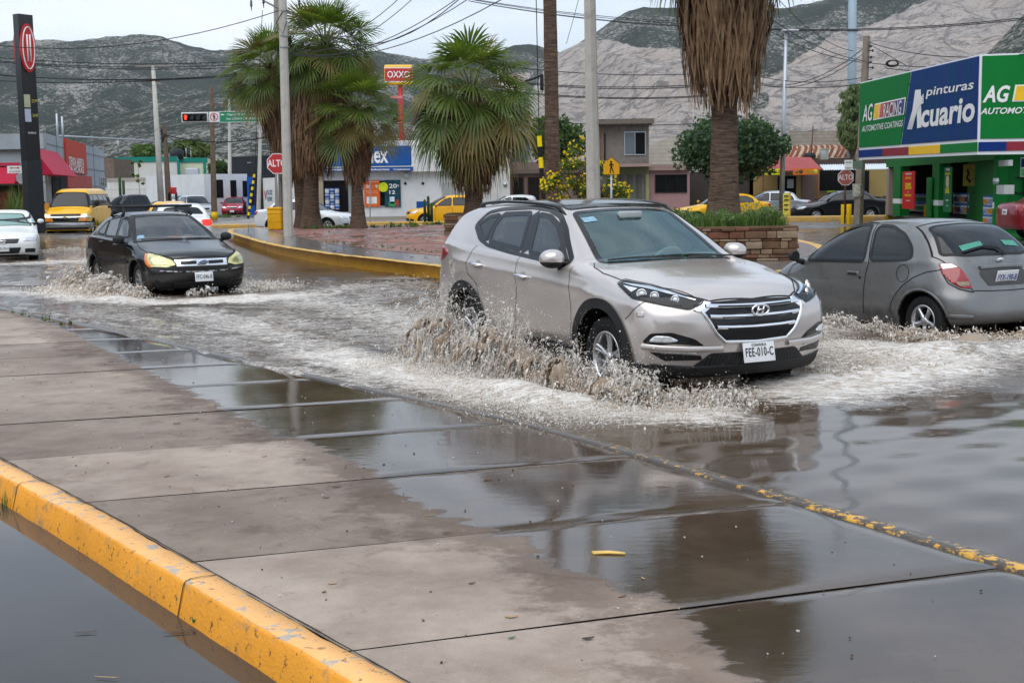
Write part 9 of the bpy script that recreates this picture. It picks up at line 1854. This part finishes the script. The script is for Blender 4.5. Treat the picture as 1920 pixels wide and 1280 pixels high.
def build_litter():
    br=mat('dry leaf brown',(.16,.08,.035),.7,var=.3,vs=60); dk=mat('dark wet leaf',(.05,.03,.02),.4,var=.3,vs=60); tn=mat('tan leaf',(.42,.28,.14),.7,var=.2,vs=60); gm=mat('fresh green leaf',(.03,.15,.03),.35,var=.2,vs=60); ye=mat('yellow twig',(.75,.50,.15),.6,var=.1,vs=30)
    for (px,py,l,w,rz,m,tx) in ((632,912,.055,.014,.1,br,'curled brown leaf on the dark slab near the middle'),(915,898,.05,.018,.3,br,'brown leaf lying in the wet patch'),(332,794,.055,.02,.4,dk,'dark curled leaf on the third slab from the back'),(313,895,.035,.015,1.,br,'small brown leaf on the pale slab'),(612,933,.04,.014,.3,br,'tan curled leaf below the larger brown leaf'),(549,803,.05,.016,.2,dk,'dark leaf at the edge of the wet patch'),(838,998,.045,.012,.1,br,'reddish leaf near the wet boundary'),(806,965,.05,.007,.1,tn,'thin pale straw at the wet boundary'),(1103,1198,.045,.02,.2,dk,'dark wet leaf on the nearest pale slab'),(624,1096,.04,.012,.4,tn,'tan leaf on the pale slab by the kerb'),(608,1112,.022,.012,.9,br,'reddish scrap beside the tan leaf'),(1206,1083,.03,.01,2.,tn,'white scrap on the wet slab'),(885,1094,.03,.012,.4,br,'small brown leaf left of the yellow twig'),(208,677,.05,.02,.2,dk,'dark leaf on a far slab'),(652,840,.03,.012,.3,dk,'tiny dark leaf near the slab joint'),(496,856,.03,.014,.3,dk,'tiny dark leaf on the long slab'),(1167,1118,.04,.01,.6,br,'thin reddish leaf just below the joint'),(959,1158,.05,.02,.1,tn,'pale leaf beside the nearest joint')):
        leaf(px,py,.128,l,w,rz,m,tx)
    leaf(370,1166,.012,.055,.035,1.1,gm,'fresh green leaf at the waterline of the yellow kerb',curl=.8); leaf(960,1197,.128,.03,.01,.5,gm,'small green leaf on the nearest slab')
    for (px,py,l,w,rz,m,tx) in ((335,1185,.12,.014,.2,dk,'dark sunken leaf floating in the puddle below the kerb'),(200,1270,.10,.006,-.2,tn,'pale straw floating in the puddle at the bottom edge'),(160,1185,.09,.012,.1,dk,'dim leaf floating in the puddle further left'),(430,1213,.03,.012,.2,br,'reddish leaf at the waterline further along the kerb')): leaf(px,py,.004,l,w,rz,m,tx,curl=.05)
    p=unproj(1141,1038,z=.124); t=thing('twig',p,-.12,'split yellow twig lying on the wet pavement','twig'); m=MB(); m.tube([(-.075,.012,.004),(.0,.008,.008),(.07,-.006,.005)],[.005,.006,.007],6); m.tube([(-.07,-.012,.004),(.0,-.006,.007),(.075,-.008,.005)],[.005,.006,.006],6); m.build('stem',ye,t,True)
    rg=random.Random(9); m=MB()
    for _ in range(380):
        y=rg.uniform(4.2,15)**1.0; x=rg.uniform(interp(KERB_L,y,1)+.1,interp(KERB_R,y,1)-.3); s=rg.uniform(.002,.008); xl,xr=interp(KERB_L,y,1),interp(KERB_R,y,1); m.box((x,y,.137-.020*(x-xl)/(xr-xl)+s*.2),(s,s*rg.uniform(.6,1.6),s*.8),rz=rg.uniform(0,3),mi=rg.randrange(3))
    tag(m.build('grit',[dk,mat('pale grit',(.55,.52,.48),.8),br]),kind='stuff')
    m=MB(); 
    for _ in range(420):
        x=rg.uniform(-7,3.5); y=rg.uniform(26,50)
        if not polyin(x,y,ISL) or polyin(x,y,[(2.2,23.5),(5.4,23.5),(5.4,28.6),(2.2,28.6)]): continue
        s=rg.uniform(.02,.09); m.box((x,y,.382+s*.08),(s,s*.5,s*.15),rz=rg.uniform(0,3),mi=rg.randrange(3))
    tag(m.build('litter',[br,mat('pale scraps',(.6,.58,.55),.7),dk]),kind='stuff')
def build_behind():
    """unseen houses and trees around the camera, added to darken reflections in the cars"""
    for k,(x,y,L_,h,c,tx) in enumerate(((-33,18,17,5.0,(.30,.25,.19),'tan house across the street, nearest of the row beyond the left edge'),(-35,37,15,6.5,(.16,.11,.08),'dark brown two-storey house beyond the left edge'),(-40,55,16,4.5,(.34,.32,.30),'pale house farthest along the row beyond the left edge'),(-14,-19,30,5,(.38,.36,.33),'pale wall of shops directly behind the photographer'))):
        A,B=((x,y),(x-1.5,y+L_)) if y>0 else ((x+L_,y),(x,y)); f=Fac('house',B if y>0 else A,A if y>0 else B,h,6,mat('house %d'%k,c,.85,var=.15),tx)
        for i in range(4): f.box(1.2+i*L_/4,.7,2.6+i*L_/4,2.3,M_dglass,'window',.05)
    for k,(x,y,H_,r) in enumerate(((-27,17,7.5,3.4),(-28,28,8.5,4.0),(-29.5,40,8,3.6),(-33,51,8.5,4),(-12,-13,7,3.4),(3,-14,7,3.2))): tree((x,y,0),H_,r,H_*.36,'leafy street tree outside the picture, '+('first','second','third','fourth')[k%4]+(' from the near end of the left row' if y>0 else ' one of two behind the photographer'),n=2600,size=.34,seed=40+k)
# ---------------------------------------------------------------- build everything
build_ground();build_pavement();build_kerbs();build_water();build_hills()
build_suv();build_grey_hatch();build_black_saloon();build_traffic()
build_street();build_buildings();build_wires();build_plants();build_splashes();build_litter();build_behind()
HZ=True
if HZ:
    m=bpy.data.materials.new('thin haze'); m.use_nodes=True; n=m.node_tree; n.nodes.clear(); o=n.nodes.new('ShaderNodeOutputMaterial'); v=n.nodes.new('ShaderNodeVolumePrincipled'); v.inputs['Color'].default_value=(.80,.88,1,1); v.inputs['Density'].default_value=.00006; v.inputs['Anisotropy'].default_value=.2; n.links.new(v.outputs[0],o.inputs['Volume'])
    mb=MB(); mb.box((0,800,398.6),(9000,9000,800)); tag(mb.build('haze',m),kind='stuff')
